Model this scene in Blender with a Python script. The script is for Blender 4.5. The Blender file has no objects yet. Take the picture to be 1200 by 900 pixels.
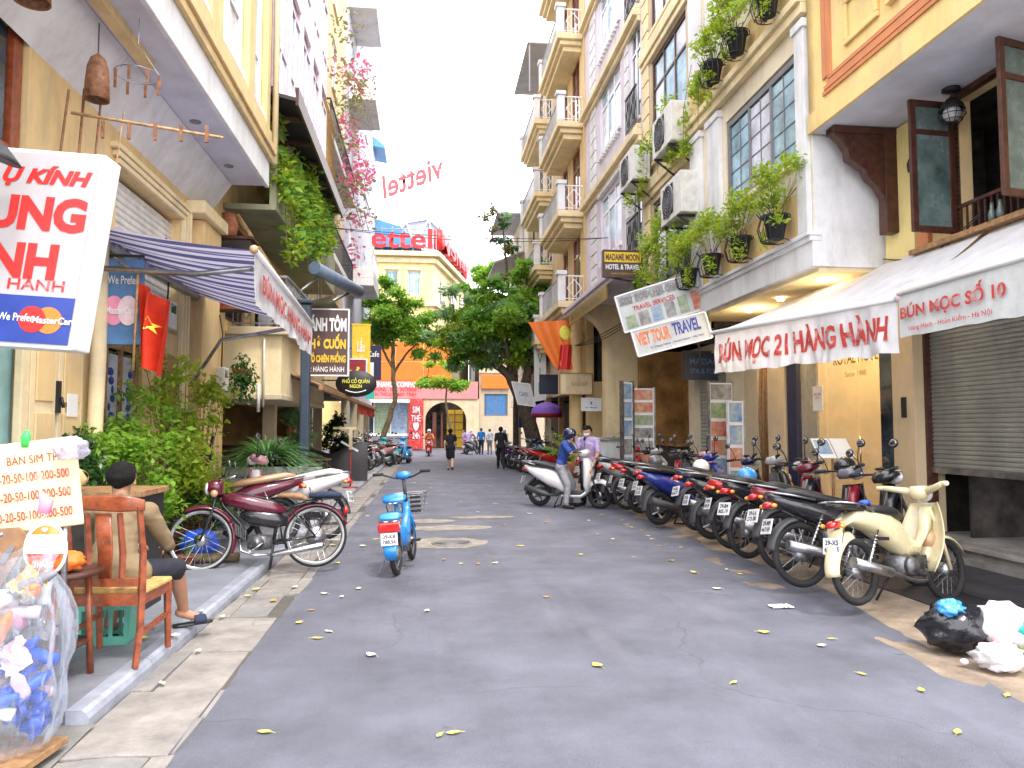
import bpy, bmesh, math, random
import numpy as np
from mathutils import Vector, Matrix, noise
from math import sin, cos, pi, radians as R
C = bpy.context.scene.collection
scene = bpy.context.scene
rnd = random.Random(7)

# ---------------------------------------------------------------- camera, sky, sun, exposure
cam_d = bpy.data.cameras.new('camera'); cam = bpy.data.objects.new('camera', cam_d); C.objects.link(cam)
cam_d.sensor_width = 36; cam_d.lens = 36*870/1200; cam_d.clip_end = 3000; cam_d.clip_start = .05
cam.location = (0, 0, 1.6); cam.rotation_euler = (R(90) + math.atan(53/870), 0, 0)
scene.camera = cam
W = bpy.data.worlds.new('World'); scene.world = W; W.use_nodes = True
SUN_EL, SUN_AZ = 58, 150          # degrees; azimuth clockwise from +Y
nt = W.node_tree; nt.nodes.clear()
out = nt.nodes.new('ShaderNodeOutputWorld'); bg = nt.nodes.new('ShaderNodeBackground')
sky = nt.nodes.new('ShaderNodeTexSky'); sky.sky_type = 'NISHITA'; sky.sun_disc = False
sky.sun_elevation = R(SUN_EL); sky.sun_rotation = R(SUN_AZ); sky.air_density = 1.0; sky.dust_density = 4.0; sky.ozone_density = 1
tc = nt.nodes.new('ShaderNodeTexCoord'); cn = nt.nodes.new('ShaderNodeTexNoise'); cn.inputs['Scale'].default_value = 2.2; cn.inputs['Detail'].default_value = 5
rmp = nt.nodes.new('ShaderNodeMapRange'); rmp.inputs[1].default_value = .3; rmp.inputs[2].default_value = .62; rmp.inputs[3].default_value = .93; rmp.inputs[4].default_value = 1
mx = nt.nodes.new('ShaderNodeMixRGB'); mx.inputs[2].default_value = (13.2, 13.2, 13.8, 1)    # white cloud cover, same units as the sky
nt.links.new(tc.outputs['Generated'], cn.inputs['Vector']); nt.links.new(cn.outputs['Fac'], rmp.inputs[0])
nt.links.new(rmp.outputs[0], mx.inputs[0]); nt.links.new(sky.outputs[0], mx.inputs[1]); nt.links.new(mx.outputs[0], bg.inputs[0])
bg.inputs[1].default_value = .135
nt.links.new(bg.outputs[0], out.inputs[0])
sd = bpy.data.lights.new('sun', 'SUN'); sun = bpy.data.objects.new('sun', sd); C.objects.link(sun)
sd.energy = 1.4; sd.angle = R(10); sd.color = (1, .95, .87)
_d = Vector((sin(R(SUN_AZ))*cos(R(SUN_EL)), cos(R(SUN_AZ))*cos(R(SUN_EL)), sin(R(SUN_EL))))
sun.rotation_euler = _d.to_track_quat('Z', 'Y').to_euler()
vs = scene.view_settings; vs.view_transform = 'Standard'; vs.look = 'None'; vs.exposure = 1.25; vs.gamma = 1
scene.cycles.max_bounces = 6; scene.cycles.transparent_max_bounces = 12

# ---------------------------------------------------------------- street frame: u across (right +), v along the street
A = math.atan(.114); CA, SA = cos(A), sin(A)
def S(u, v, z=0): return Vector((u*CA - v*SA, u*SA + v*CA, z))
def UV(X, Y): return (X*CA + Y*SA, -X*SA + Y*CA)

# ---------------------------------------------------------------- materials
MATS = {}
def mat(name, col, rough=.7, metal=0, var=.12, scale=6, bump=.15, bscale=None, spec=.5, trans=0, emit=None, streak=0, col2=None, alpha=None, coat=0, spots=0, sheen=0, dirt=0):
    m = bpy.data.materials.new(name); m.use_nodes = True; t = m.node_tree; N = t.nodes; L = t.links
    b = N['Principled BSDF']; b.inputs['Roughness'].default_value = rough; b.inputs['Metallic'].default_value = metal
    b.inputs['Specular IOR Level'].default_value = spec; b.inputs['Coat Weight'].default_value = coat
    c = list(col) + [1]
    tc = N.new('ShaderNodeTexCoord'); src = tc.outputs['Object']
    cur = None
    n1 = N.new('ShaderNodeTexNoise'); n1.inputs['Scale'].default_value = scale; n1.inputs['Detail'].default_value = 6; n1.inputs['Roughness'].default_value = .65
    L.new(src, n1.inputs['Vector'])
    mr = N.new('ShaderNodeMapRange'); mr.inputs[1].default_value = .3; mr.inputs[2].default_value = .7
    L.new(n1.outputs['Fac'], mr.inputs[0])
    mixc = N.new('ShaderNodeMixRGB')
    d = col2 if col2 else [x*(1-var*2) for x in col]
    mixc.inputs[1].default_value = list(d)+[1]; mixc.inputs[2].default_value = [min(1, x*(1+var)) for x in col]+[1] if not col2 else c
    L.new(mr.outputs[0], mixc.inputs[0]); cur = mixc.outputs[0]
    def over(fac, colr):
        nonlocal cur
        q = N.new('ShaderNodeMixRGB'); q.inputs[2].default_value = list(colr)+[1]; L.new(fac, q.inputs[0]); L.new(cur, q.inputs[1]); cur = q.outputs[0]
    if streak or dirt:
        mp = N.new('ShaderNodeMapping'); mp.inputs['Scale'].default_value = (1.3, 1.3, .3); L.new(src, mp.inputs[0])
        n2 = N.new('ShaderNodeTexNoise'); n2.inputs['Scale'].default_value = 2; n2.inputs['Detail'].default_value = 7; n2.inputs['Roughness'].default_value = .7; L.new(mp.outputs[0], n2.inputs['Vector'])
        q = N.new('ShaderNodeMapRange'); q.inputs[1].default_value = .48; q.inputs[2].default_value = .8; q.inputs[4].default_value = min(1, (streak or dirt)*1.15); L.new(n2.outputs['Fac'], q.inputs[0])
        over(q.outputs[0], [x*.35 for x in (sum(col)/3*1.05, sum(col)/3, sum(col)/3*.85)])
    if spots:
        n3 = N.new('ShaderNodeTexNoise'); n3.inputs['Scale'].default_value = scale*.31; n3.inputs['Detail'].default_value = 8; n3.inputs['Roughness'].default_value = .75; L.new(src, n3.inputs['Vector'])
        q = N.new('ShaderNodeMapRange'); q.inputs[1].default_value = .54; q.inputs[2].default_value = .66; q.inputs[4].default_value = spots; L.new(n3.outputs['Fac'], q.inputs[0])
        over(q.outputs[0], [x*.5 for x in col])
    L.new(cur, b.inputs['Base Color'])
    if rough > .12:
        rr = N.new('ShaderNodeMapRange'); rr.inputs[3].default_value = max(0, rough-.1); rr.inputs[4].default_value = min(1, rough+.12); L.new(n1.outputs['Fac'], rr.inputs[0]); L.new(rr.outputs[0], b.inputs['Roughness'])
    if bump:
        n4 = N.new('ShaderNodeTexNoise'); n4.inputs['Scale'].default_value = bscale or scale*6; n4.inputs['Detail'].default_value = 5; L.new(src, n4.inputs['Vector'])
        bp = N.new('ShaderNodeBump'); bp.inputs['Strength'].default_value = bump; bp.inputs['Distance'].default_value = .02; L.new(n4.outputs['Fac'], bp.inputs['Height']); L.new(bp.outputs[0], b.inputs['Normal'])
    if emit: b.inputs['Emission Color'].default_value = list(emit[:3])+[1]; b.inputs['Emission Strength'].default_value = emit[3]
    if alpha is not None: b.inputs['Alpha'].default_value = alpha
    if trans:
        tr = N.new('ShaderNodeBsdfTranslucent'); ms = N.new('ShaderNodeMixShader'); ms.inputs[0].default_value = trans
        L.new(cur, tr.inputs[0]); L.new(b.outputs[0], ms.inputs[1]); L.new(tr.outputs[0], ms.inputs[2]); L.new(ms.outputs[0], N['Material Output'].inputs[0])
    MATS[name] = m; return m
def plaster(name, col, streak=.5, **k): return mat(name, col, rough=.85, var=k.pop('var', .07), scale=k.pop('scale', 1.6), bump=.12, bscale=40, streak=streak, spec=.25, **k)
def paint(name, col, rough=.25, coat=.6, **k): return mat(name, col, rough=rough, var=k.pop('var', .04), scale=5, bump=.02, coat=coat, **k)
def stripes(name, c1, c2, axis, freq, width=.5, trans=.3):
    m = mat(name, c1, rough=.8, trans=trans); N = m.node_tree.nodes; L = m.node_tree.links
    b = N['Principled BSDF']; tc = N.new('ShaderNodeTexCoord'); sp = N.new('ShaderNodeSeparateXYZ'); L.new(tc.outputs['Object'], sp.inputs[0])
    a = N.new('ShaderNodeMath'); a.operation = 'MULTIPLY'; a.inputs[1].default_value = freq; L.new(sp.outputs[axis], a.inputs[0])
    f = N.new('ShaderNodeMath'); f.operation = 'FRACT'; L.new(a.outputs[0], f.inputs[0])
    g = N.new('ShaderNodeMath'); g.operation = 'GREATER_THAN'; g.inputs[1].default_value = width; L.new(f.outputs[0], g.inputs[0])
    q = N.new('ShaderNodeMixRGB'); L.new(g.outputs[0], q.inputs[0]); q.inputs[1].default_value = list(c1)+[1]; q.inputs[2].default_value = list(c2)+[1]
    L.new(q.outputs[0], b.inputs['Base Color'])
    for n in N:
        if n.type == 'BSDF_TRANSLUCENT': L.new(q.outputs[0], n.inputs[0])
    return m
M = lambda n: MATS[n]

# ---------------------------------------------------------------- mesh collector
class MB:
    def __init__(s): s.v = []; s.f = []; s.sm = []
    def add(s, vs, fs, smooth=False):
        o = len(s.v); s.v += [tuple(p) for p in vs]; s.f += [tuple(i+o for i in f) for f in fs]; s.sm += [smooth]*len(fs); return s
    def box(s, x0, x1, y0, y1, z0, z1, m=None):
        vs = [Vector((x, y, z)) for x in (x0, x1) for y in (y0, y1) for z in (z0, z1)]
        if m: vs = [m @ p for p in vs]
        return s.add(vs, [(0,1,3,2),(4,6,7,5),(0,4,5,1),(2,3,7,6),(0,2,6,4),(1,5,7,3)])
    def cbox(s, c, d, m=None):
        c = Vector(c); return s.box(c.x-d[0]/2, c.x+d[0]/2, c.y-d[1]/2, c.y+d[1]/2, c.z-d[2]/2, c.z+d[2]/2, m)
    def bar(s, p, q, w, h=None, up=(0,0,1)):
        p, q = Vector(p), Vector(q); h = h or w; d = (q-p).normalized(); up = Vector(up)
        if abs(d.dot(up)) > .97: up = Vector((1,0,0))
        x = d.cross(up).normalized(); y = x.cross(d).normalized()
        vs = [e + x*a*w/2 + y*b*h/2 for e in (p, q) for a, b in ((-1,-1),(1,-1),(1,1),(-1,1))]
        return s.add(vs, [(3,2,1,0),(4,5,6,7),(0,1,5,4),(1,2,6,5),(2,3,7,6),(3,0,4,7)])
    def tube(s, pts, r, n=8, cap=True):
        pts = [Vector(p) for p in pts]; rs = r if isinstance(r, (list, tuple)) else [r]*len(pts)
        vs = []; up = None
        for i, p in enumerate(pts):
            d = (pts[min(i+1, len(pts)-1)] - pts[max(i-1, 0)])
            d = d.normalized() if d.length else Vector((0,0,1))
            if up is None: up = Vector((0,0,1)) if abs(d.z) < .9 else Vector((1,0,0))
            x = d.cross(up)
            if x.length < 1e-4: x = d.orthogonal()
            x.normalize(); y = x.cross(d).normalized(); up = y
            for k in range(n):
                a = 2*pi*k/n; vs.append(p + x*cos(a)*rs[i] + y*sin(a)*rs[i])
        fs = [(i*n+k, i*n+(k+1)%n, (i+1)*n+(k+1)%n, (i+1)*n+k) for i in range(len(pts)-1) for k in range(n)]
        s.add(vs, fs, n > 4)
        if cap:
            o = len(s.v)-len(vs); s.f += [tuple(o+k for k in reversed(range(n))), tuple(o+len(vs)-n+k for k in range(n))]; s.sm += [False]*2
        return s
    def lathe(s, prof, n=16, m=None, closed=False):
        vs = []
        for r, z in prof:
            for k in range(n):
                a = 2*pi*k/n; p = Vector((r*cos(a), r*sin(a), z)); vs.append(m @ p if m else p)
        q = len(prof)
        fs = [(i*n+k, i*n+(k+1)%n, ((i+1)%q)*n+(k+1)%n, ((i+1)%q)*n+k) for i in range(q if closed else q-1) for k in range(n)]
        return s.add(vs, fs, True)
    def torus(s, c, R_, r, axis='y', n=28, k=8, sq=1):
        prof = [(R_ + r*cos(2*pi*i/k), r*sq*sin(2*pi*i/k)) for i in range(k)]
        rot = {'y': Matrix.Rotation(pi/2, 4, 'X'), 'x': Matrix.Rotation(pi/2, 4, 'Y'), 'z': Matrix()}[axis]
        return s.lathe(prof, n, Matrix.Translation(Vector(c)) @ rot, closed=True)
    def ball(s, c, r, n=12, k=8, m=None):
        r = r if isinstance(r, (tuple, list)) else (r, r, r)
        mm = Matrix.Translation(Vector(c)) @ (m or Matrix()) @ Matrix.Diagonal((r[0], r[1], r[2], 1))
        return s.lathe([(max(.001, sin(pi*i/k)), -cos(pi*i/k)) for i in range(k+1)], n, mm)
    def loft(s, secs, n=14, cap=True, e=.75):      # secs: (centre, x-axis halfvector, y-axis halfvector); superellipse sections
        vs = []
        for c, a, b in secs:
            c, a, b = Vector(c), Vector(a), Vector(b)
            for k in range(n):
                t = 2*pi*k/n; ca, sa = cos(t), sin(t)
                vs.append(c + a*math.copysign(abs(ca)**e, ca) + b*math.copysign(abs(sa)**e, sa))
        q = len(secs); o = len(s.v)
        s.add(vs, [(i*n+k, i*n+(k+1)%n, (i+1)*n+(k+1)%n, (i+1)*n+k) for i in range(q-1) for k in range(n)], True)
        if cap: s.f += [tuple(o+k for k in reversed(range(n))), tuple(o+(q-1)*n+k for k in range(n))]; s.sm += [True]*2
        return s
    def prism(s, poly, y0, y1, m=None):            # poly in x,z
        n = len(poly); vs = [Vector((x, y, z)) for y in (y0, y1) for x, z in poly]
        if m: vs = [m @ p for p in vs]
        return s.add(vs, [tuple(range(n)), tuple(reversed(range(n, 2*n)))] + [(i, i+n, (i+1)%n+n, (i+1)%n) for i in range(n)])
    def quad(s, a, b, c, d): return s.add([a, b, c, d], [(0,1,2,3)])
    def grid(s, fn, nu, nv, smooth=True):
        vs = [fn(i/nu, j/nv) for i in range(nu+1) for j in range(nv+1)]
        return s.add(vs, [(i*(nv+1)+j, (i+1)*(nv+1)+j, (i+1)*(nv+1)+j+1, i*(nv+1)+j+1) for i in range(nu) for j in range(nv)], smooth)
    def join(s, o, m=None):
        vs = [m @ Vector(p) for p in o.v] if m else o.v
        k = len(s.v); s.v += [tuple(p) for p in vs]; s.f += [tuple(i+k for i in f) for f in o.f]; s.sm += o.sm; return s
    def mesh(s, name, mt=None):
        me = bpy.data.meshes.new(name); me.from_pydata(s.v, [], s.f); me.polygons.foreach_set('use_smooth', s.sm)
        if mt: me.materials.append(M(mt) if isinstance(mt, str) else mt)
        me.validate(); me.update(); return me
    def build(s, name, mt, parent=None, loc=None, rz=None, bevel=0, fix=True, label=None, kind=None, solid=0):
        me = s.mesh(name, mt); bm = bmesh.new(); bm.from_mesh(me)
        if fix: bmesh.ops.recalc_face_normals(bm, faces=bm.faces)
        bm.to_mesh(me); bm.free()
        o = bpy.data.objects.new(name, me); C.objects.link(o)
        if parent: o.parent = parent
        if loc is not None: o.location = loc
        if rz is not None: o.rotation_euler = (0, 0, rz)
        if bevel: b = o.modifiers.new('bevel', 'BEVEL'); b.width = bevel; b.segments = 2; b.limit_method = 'ANGLE'; b.angle_limit = R(40)
        if solid: b = o.modifiers.new('solid', 'SOLIDIFY'); b.thickness = solid
        if label: o['label'] = label
        if kind: o['kind'] = kind
        return o

def tag(o, label, cat, group=None, kind=None):
    o['label'] = label; o['category'] = cat
    if group: o['group'] = group
    if kind: o['kind'] = kind
    return o
def thing(name, label, cat, loc=(0,0,0), rz=0, group=None):
    o = bpy.data.objects.new(name, None); C.objects.link(o); o.location = loc; o.rotation_euler = (0, 0, rz); o.empty_display_size = .1
    return tag(o, label, cat, group)
def structure(o): o['kind'] = 'structure'; return o
def kids(o):
    return KID.get(o.name, []) 
def copy_tree(o, loc=None, rz=None, label=None, group=None, mats=None, parent=None):
    c = o.copy(); C.objects.link(c)
    if parent: c.parent = parent
    if loc is not None: c.location = loc
    if rz is not None: c.rotation_euler = (c.rotation_euler[0], c.rotation_euler[1], rz) if not isinstance(rz, tuple) else rz
    if label: c['label'] = label
    if group: c['group'] = group
    if mats and c.type == 'MESH':
        k = c.name.split('.')[0]
        if k in mats and mats[k]:
            c.material_slots[0].link = 'OBJECT'; c.material_slots[0].material = M(mats[k])
    for ch in list(o.children):
        if mats and mats.get(ch.name.split('.')[0], 1) is None: continue
        copy_tree(ch, mats=mats, parent=c)
    return c

def text(name, body, mt, parent, origin, right, up, h, w=None, bold=.012, ext=.004, shear=0, font_sp=1, align='C'):
    cu = bpy.data.curves.new(name, 'FONT'); cu.body = body; cu.size = 1; cu.offset = bold; cu.extrude = 0; cu.resolution_u = 3; cu.shear = shear; cu.space_line = font_sp; cu.align_x = 'CENTER'
    t = bpy.data.objects.new('tmp', cu); C.objects.link(t)
    me = bpy.data.meshes.new_from_object(t.evaluated_get(bpy.context.evaluated_depsgraph_get())); bpy.data.objects.remove(t); bpy.data.curves.remove(cu)
    n = len(me.vertices); co = np.empty(n*3); me.vertices.foreach_get('co', co); co = co.reshape(-1, 3)
    mn, mxx = co.min(0), co.max(0); size = mxx-mn; sy = h/size[1]; sx = (w/size[0]) if w else sy
    right = Vector(right).normalized(); up = Vector(up).normalized(); nn = right.cross(up)
    cx = {'C': (mn[0]+mxx[0])/2, 'L': mn[0], 'R': mxx[0]}[align]; cy = (mn[1]+mxx[1])/2
    o3 = np.array(origin); P = o3 + np.outer((co[:,0]-cx)*sx, np.array(right)) + np.outer((co[:,1]-cy)*sy, np.array(up)) + np.array(nn)*ext
    me.vertices.foreach_set('co', P.ravel()); me.materials.clear(); me.materials.append(M(mt)); me.name = name; me.update()
    o = bpy.data.objects.new(name, me); C.objects.link(o)
    if parent: o.parent = parent
    return o

def leaves(name, pts, size, mt, parent=None, loc=None, up=.3, aspect=2.2, seed=1, droop=0, kind=None, rz=None):
    # pts: (n,3) array of leaf positions; each leaf a small folded diamond of four corners
    rg = np.random.RandomState(seed); P = np.asarray(pts, float); n = len(P)
    sz = size*(.6+.8*rg.rand(n))
    d = rg.normal(size=(n,3)); d[:,2] = d[:,2]*.6 - droop; d /= np.linalg.norm(d, axis=1)[:,None]
    q = rg.normal(size=(n,3)); q[:,2] += up*4; s = np.cross(d, q); s /= np.linalg.norm(s, axis=1)[:,None]+1e-9
    nn = np.cross(s, d)
    a = P; b = P + d*(sz*.5)[:,None] + s*(sz/aspect*.5)[:,None] + nn*(sz*.08)[:,None]; c = P + d*sz[:,None]; e = P + d*(sz*.5)[:,None] - s*(sz/aspect*.5)[:,None] + nn*(sz*.08)[:,None]
    V = np.stack([a, b, c, e], 1).reshape(-1, 3)
    me = bpy.data.meshes.new(name); me.vertices.add(4*n); me.vertices.foreach_set('co', V.ravel())
    me.loops.add(4*n); me.loops.foreach_set('vertex_index', np.arange(4*n)); me.polygons.add(n); me.polygons.foreach_set('loop_start', np.arange(n)*4); me.polygons.foreach_set('loop_total', np.full(n, 4))
    me.update(calc_edges=True); me.materials.append(M(mt))
    o = bpy.data.objects.new(name, me); C.objects.link(o)
    if parent: o.parent = parent
    if loc is not None: o.location = loc
    if rz is not None: o.rotation_euler = (0,0,rz)
    if kind: o['kind'] = kind
    return o
def clump(rg, c, r, n, shell=.5):
    p = rg.normal(size=(n,3)); p /= np.linalg.norm(p, axis=1)[:,None]; rad = shell + (1-shell)*rg.rand(n)
    return np.array(c) + p*rad[:,None]*np.array(r if isinstance(r, (tuple, list)) else (r,)*3)
# ---------------------------------------------------------------- material library
mat('asphalt', (.158,.162,.205), rough=.8, var=.2, scale=1.1, bump=.9, bscale=110, spots=.3)
def grain(m, sc=260, amt=.5):      # pale and dark stone chips in the surface
    N = m.node_tree.nodes; L = m.node_tree.links; b = N['Principled BSDF']; src = b.inputs['Base Color'].links[0].from_socket; tc = N.new('ShaderNodeTexCoord'); cur = src
    for scale, lo, hi, col in ((sc, .0, .22, (.42,.4,.42,1)), (sc*.8, .0, .2, (.05,.05,.055,1))):
        v = N.new('ShaderNodeTexVoronoi'); v.inputs['Scale'].default_value = scale; L.new(tc.outputs['Object'], v.inputs['Vector']); r = N.new('ShaderNodeMapRange'); r.inputs[1].default_value = lo; r.inputs[2].default_value = hi; r.inputs[3].default_value = amt; r.inputs[4].default_value = 0; L.new(v.outputs['Distance'], r.inputs[0])
        q = N.new('ShaderNodeMixRGB'); q.inputs[2].default_value = col; L.new(r.outputs[0], q.inputs[0]); L.new(cur, q.inputs[1]); cur = q.outputs[0]
    L.new(cur, b.inputs['Base Color'])
grain(M('asphalt'), 90, .4)
def cracks(m, sc=.55, col=(.06,.06,.065,1)):      # thin wandering cracks, present only in places
    N = m.node_tree.nodes; L = m.node_tree.links; b = N['Principled BSDF']; cur = b.inputs['Base Color'].links[0].from_socket; tc = N.new('ShaderNodeTexCoord')
    n = N.new('ShaderNodeTexNoise'); n.inputs['Scale'].default_value = 1.7; n.inputs['Detail'].default_value = 6; L.new(tc.outputs['Object'], n.inputs['Vector'])
    a = N.new('ShaderNodeMixRGB'); a.inputs[0].default_value = .35; L.new(tc.outputs['Object'], a.inputs[1]); L.new(n.outputs['Color'], a.inputs[2])
    v = N.new('ShaderNodeTexVoronoi'); v.feature = 'DISTANCE_TO_EDGE'; v.inputs['Scale'].default_value = sc; L.new(a.outputs[0], v.inputs['Vector'])
    r = N.new('ShaderNodeMapRange'); r.inputs[1].default_value = .0; r.inputs[2].default_value = .006; r.inputs[3].default_value = .4; r.inputs[4].default_value = 0; L.new(v.outputs['Distance'], r.inputs[0])
    k = N.new('ShaderNodeTexNoise'); k.inputs['Scale'].default_value = .6; L.new(tc.outputs['Object'], k.inputs['Vector']); kr = N.new('ShaderNodeMapRange'); kr.inputs[1].default_value = .48; kr.inputs[2].default_value = .56; L.new(k.outputs['Fac'], kr.inputs[0])
    mu = N.new('ShaderNodeMath'); mu.operation = 'MULTIPLY'; L.new(r.outputs[0], mu.inputs[0]); L.new(kr.outputs[0], mu.inputs[1])
    q = N.new('ShaderNodeMixRGB'); q.inputs[2].default_value = col; L.new(mu.outputs[0], q.inputs[0]); L.new(cur, q.inputs[1]); L.new(q.outputs[0], b.inputs['Base Color'])
cracks(M('asphalt'))
def polish(m):      # long darker and paler lanes worn along the street, and oil spots
    N = m.node_tree.nodes; L = m.node_tree.links; b = N['Principled BSDF']; cur = b.inputs['Base Color'].links[0].from_socket; tc = N.new('ShaderNodeTexCoord')
    for sc, ns, lo, hi, amt, col in (((1.1, .07, 1), 1.3, .45, .7, .35, (.09,.092,.11,1)), ((1, 1, 1), 1.9, .66, .7, .5, (.05,.05,.055,1)), ((.8, .12, 1), 2.1, .55, .75, .3, (.27,.27,.3,1))):
        mp = N.new('ShaderNodeMapping'); mp.inputs['Scale'].default_value = sc; L.new(tc.outputs['Object'], mp.inputs[0]); n = N.new('ShaderNodeTexNoise'); n.inputs['Scale'].default_value = ns; n.inputs['Detail'].default_value = 7; n.inputs['Roughness'].default_value = .65; L.new(mp.outputs[0], n.inputs['Vector'])
        r = N.new('ShaderNodeMapRange'); r.inputs[1].default_value = lo; r.inputs[2].default_value = hi; r.inputs[4].default_value = amt; L.new(n.outputs['Fac'], r.inputs[0]); q = N.new('ShaderNodeMixRGB'); q.inputs[2].default_value = col; L.new(r.outputs[0], q.inputs[0]); L.new(cur, q.inputs[1]); cur = q.outputs[0]
    L.new(cur, b.inputs['Base Color'])
polish(M('asphalt'))

mat('asphalt_grit', (.3,.3,.31), rough=.8)
mat('patch', (.3,.27,.23), rough=.9, var=.25, scale=5, bump=.4, bscale=60, spots=.5)
mat('concrete', (.25,.235,.225), rough=.9, var=.2, scale=2.5, bump=.35, bscale=50, spots=.5)
mat('concrete_b', (.28,.255,.235), rough=.9, var=.2, scale=3.5, bump=.35, bscale=50, spots=.4)
mat('grout', (.1,.09,.08), rough=.95)
mat('walk', (.22,.23,.27), rough=.6, var=.15, scale=2.2, bump=.15, bscale=70, spots=.35)
mat('walk_far', (.3,.29,.28), rough=.75, var=.15, scale=1.2, bump=.2, spots=.3)
mat('kerb', (.33,.35,.42), rough=.35, var=.15, scale=6, bump=.15, bscale=50, spots=.3)
mat('dark_slab', (.035,.035,.042), rough=.4, var=.3, scale=2.5, bump=.15, bscale=60)
mat('brown_conc', (.3,.23,.17), rough=.9, var=.25, scale=3, bump=.4, bscale=40, spots=.5)
plaster('cream', (.74,.54,.27)); plaster('cream_lt', (.8,.66,.4), .35); plaster('yellow', (.82,.6,.25), .4); plaster('ochre', (.72,.5,.22), .6)
plaster('orange_trim', (.6,.24,.11), .3); plaster('white_wall', (.74,.74,.76), .45); plaster('lavender', (.66,.6,.68), .3); plaster('soffit', (.62,.63,.72), .15)
plaster('beige', (.68,.53,.34), .4); plaster('stone', (.56,.46,.32), .3); plaster('offwhite', (.76,.67,.5), .5); plaster('tower', (.5,.5,.6), .5)
plaster('pale_yellow', (.85,.7,.3), .2); plaster('greyroof', (.44,.46,.5), .3)
plaster('mossy', (.3,.3,.2), .7)
mat('wood_dark', (.085,.03,.02), rough=.4, var=.3, scale=12, bump=.1); mat('wood_red', (.3,.07,.025), rough=.35, var=.3, scale=14, bump=.06, coat=.3)
mat('wood', (.36,.2,.09), rough=.6, var=.3, scale=14, bump=.15); mat('bamboo', (.5,.3,.14), rough=.6, var=.3, scale=20); mat('bamboo_red', (.3,.13,.06), rough=.6, var=.35, scale=20)
mat('shutter', (.33,.33,.3), rough=.5, metal=.3, var=.1, scale=3, streak=.4); mat('shutter_lt', (.4,.41,.36), rough=.6, var=.1, streak=.5)
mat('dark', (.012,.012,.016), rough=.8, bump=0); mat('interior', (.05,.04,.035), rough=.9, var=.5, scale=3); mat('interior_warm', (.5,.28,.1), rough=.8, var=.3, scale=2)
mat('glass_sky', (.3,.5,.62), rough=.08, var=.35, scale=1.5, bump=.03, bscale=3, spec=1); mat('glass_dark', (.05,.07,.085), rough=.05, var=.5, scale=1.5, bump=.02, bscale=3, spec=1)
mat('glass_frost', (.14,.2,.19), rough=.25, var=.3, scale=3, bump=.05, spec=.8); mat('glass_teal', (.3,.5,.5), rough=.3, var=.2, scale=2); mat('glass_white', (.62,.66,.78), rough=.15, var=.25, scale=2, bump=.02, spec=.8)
mat('curtain', (.75,.75,.78), rough=.9, trans=.3)
mat('black', (.015,.015,.017), rough=.5, bump=.05); mat('rubber', (.018,.018,.02), rough=.75, bump=.3, bscale=80); mat('seat', (.02,.02,.024), rough=.45, bump=.1, bscale=90)
mat('iron', (.03,.03,.035), rough=.5, metal=.4); mat('chrome', (.6,.6,.62), rough=.18, metal=1, var=.1, bump=0); mat('steel', (.4,.4,.42), rough=.35, metal=.9, var=.25); mat('engine', (.22,.22,.23), rough=.45, metal=.8, var=.3, scale=20)
mat('white_plastic', (.8,.8,.82), rough=.35, var=.04, bump=0); mat('white_fabric', (.8,.8,.84), rough=.85, var=.06, scale=4, bump=.5, bscale=9, trans=.3, dirt=.25)
mat('signwhite', (.44,.41,.43), rough=.4, var=.04, scale=3, bump=.02, streak=.25); mat('signgrey', (.6,.63,.64), rough=.35, var=.06, scale=2, bump=.02, streak=.3); mat('signblue', (.02,.05,.3), rough=.35, bump=0); mat('signblue2', (.08,.2,.42), rough=.4, bump=0)
mat('red', (.52,.02,.02), rough=.5, bump=0, var=.05); mat('red_faded', (.5,.04,.03), rough=.7, bump=0); mat('red_bright', (.6,.02,.02), rough=.4, bump=0, var=.05); mat('red_dark', (.3,.02,.03), rough=.5); mat('orange', (.85,.2,.03), rough=.45, bump=0, var=.05); mat('amber', (.85,.33,.03), rough=.2, bump=0, coat=1)
mat('flag_red', (.8,.05,.015), rough=.7, trans=.35); mat('yellow_print', (.85,.55,.03), rough=.5, bump=0); mat('lemon', (.85,.8,.1), rough=.5, bump=0); mat('white_print', (.8,.8,.8), rough=.5, bump=0, var=.02); mat('blue_print', (.06,.07,.4), rough=.5, bump=0)
mat('pink', (.8,.3,.45), rough=.5, bump=0); mat('palepink', (.75,.6,.66), rough=.5, bump=0); mat('brown_sign', (.1,.055,.05), rough=.35, bump=.01); mat('navy', (.015,.02,.06), rough=.35, bump=0); mat('greyprint', (.2,.2,.22), rough=.6, bump=0)
mat('gold', (.4,.25,.07), rough=.4, metal=.4); mat('orange_panel', (.85,.18,.02), rough=.5, var=.1, scale=1); mat('pink_panel', (.8,.25,.25), rough=.5); mat('photo_blue', (.06,.2,.5), rough=.4, var=.8, scale=5, col2=(.5,.55,.5)); mat('photo_green', (.1,.25,.08), rough=.4, scale=6, col2=(.5,.5,.4)); mat('photo_red', (.55,.06,.04), rough=.4, scale=6, col2=(.6,.45,.3)); mat('photo_grey', (.1,.1,.12), rough=.4, scale=6, col2=(.5,.48,.45))
mat('green_plastic', (.05,.6,.12), rough=.4, bump=0); mat('teal_plastic', (.12,.42,.33), rough=.5); mat('teal_bright', (.02,.5,.42), rough=.5); mat('cardboard', (.3,.17,.09), rough=.85, var=.2); mat('stain', (.2,.17,.14), rough=.9); mat('terracotta', (.42,.15,.07), rough=.8, var=.25, scale=8, streak=.3); mat('black_pot', (.02,.022,.028), rough=.6)
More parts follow.
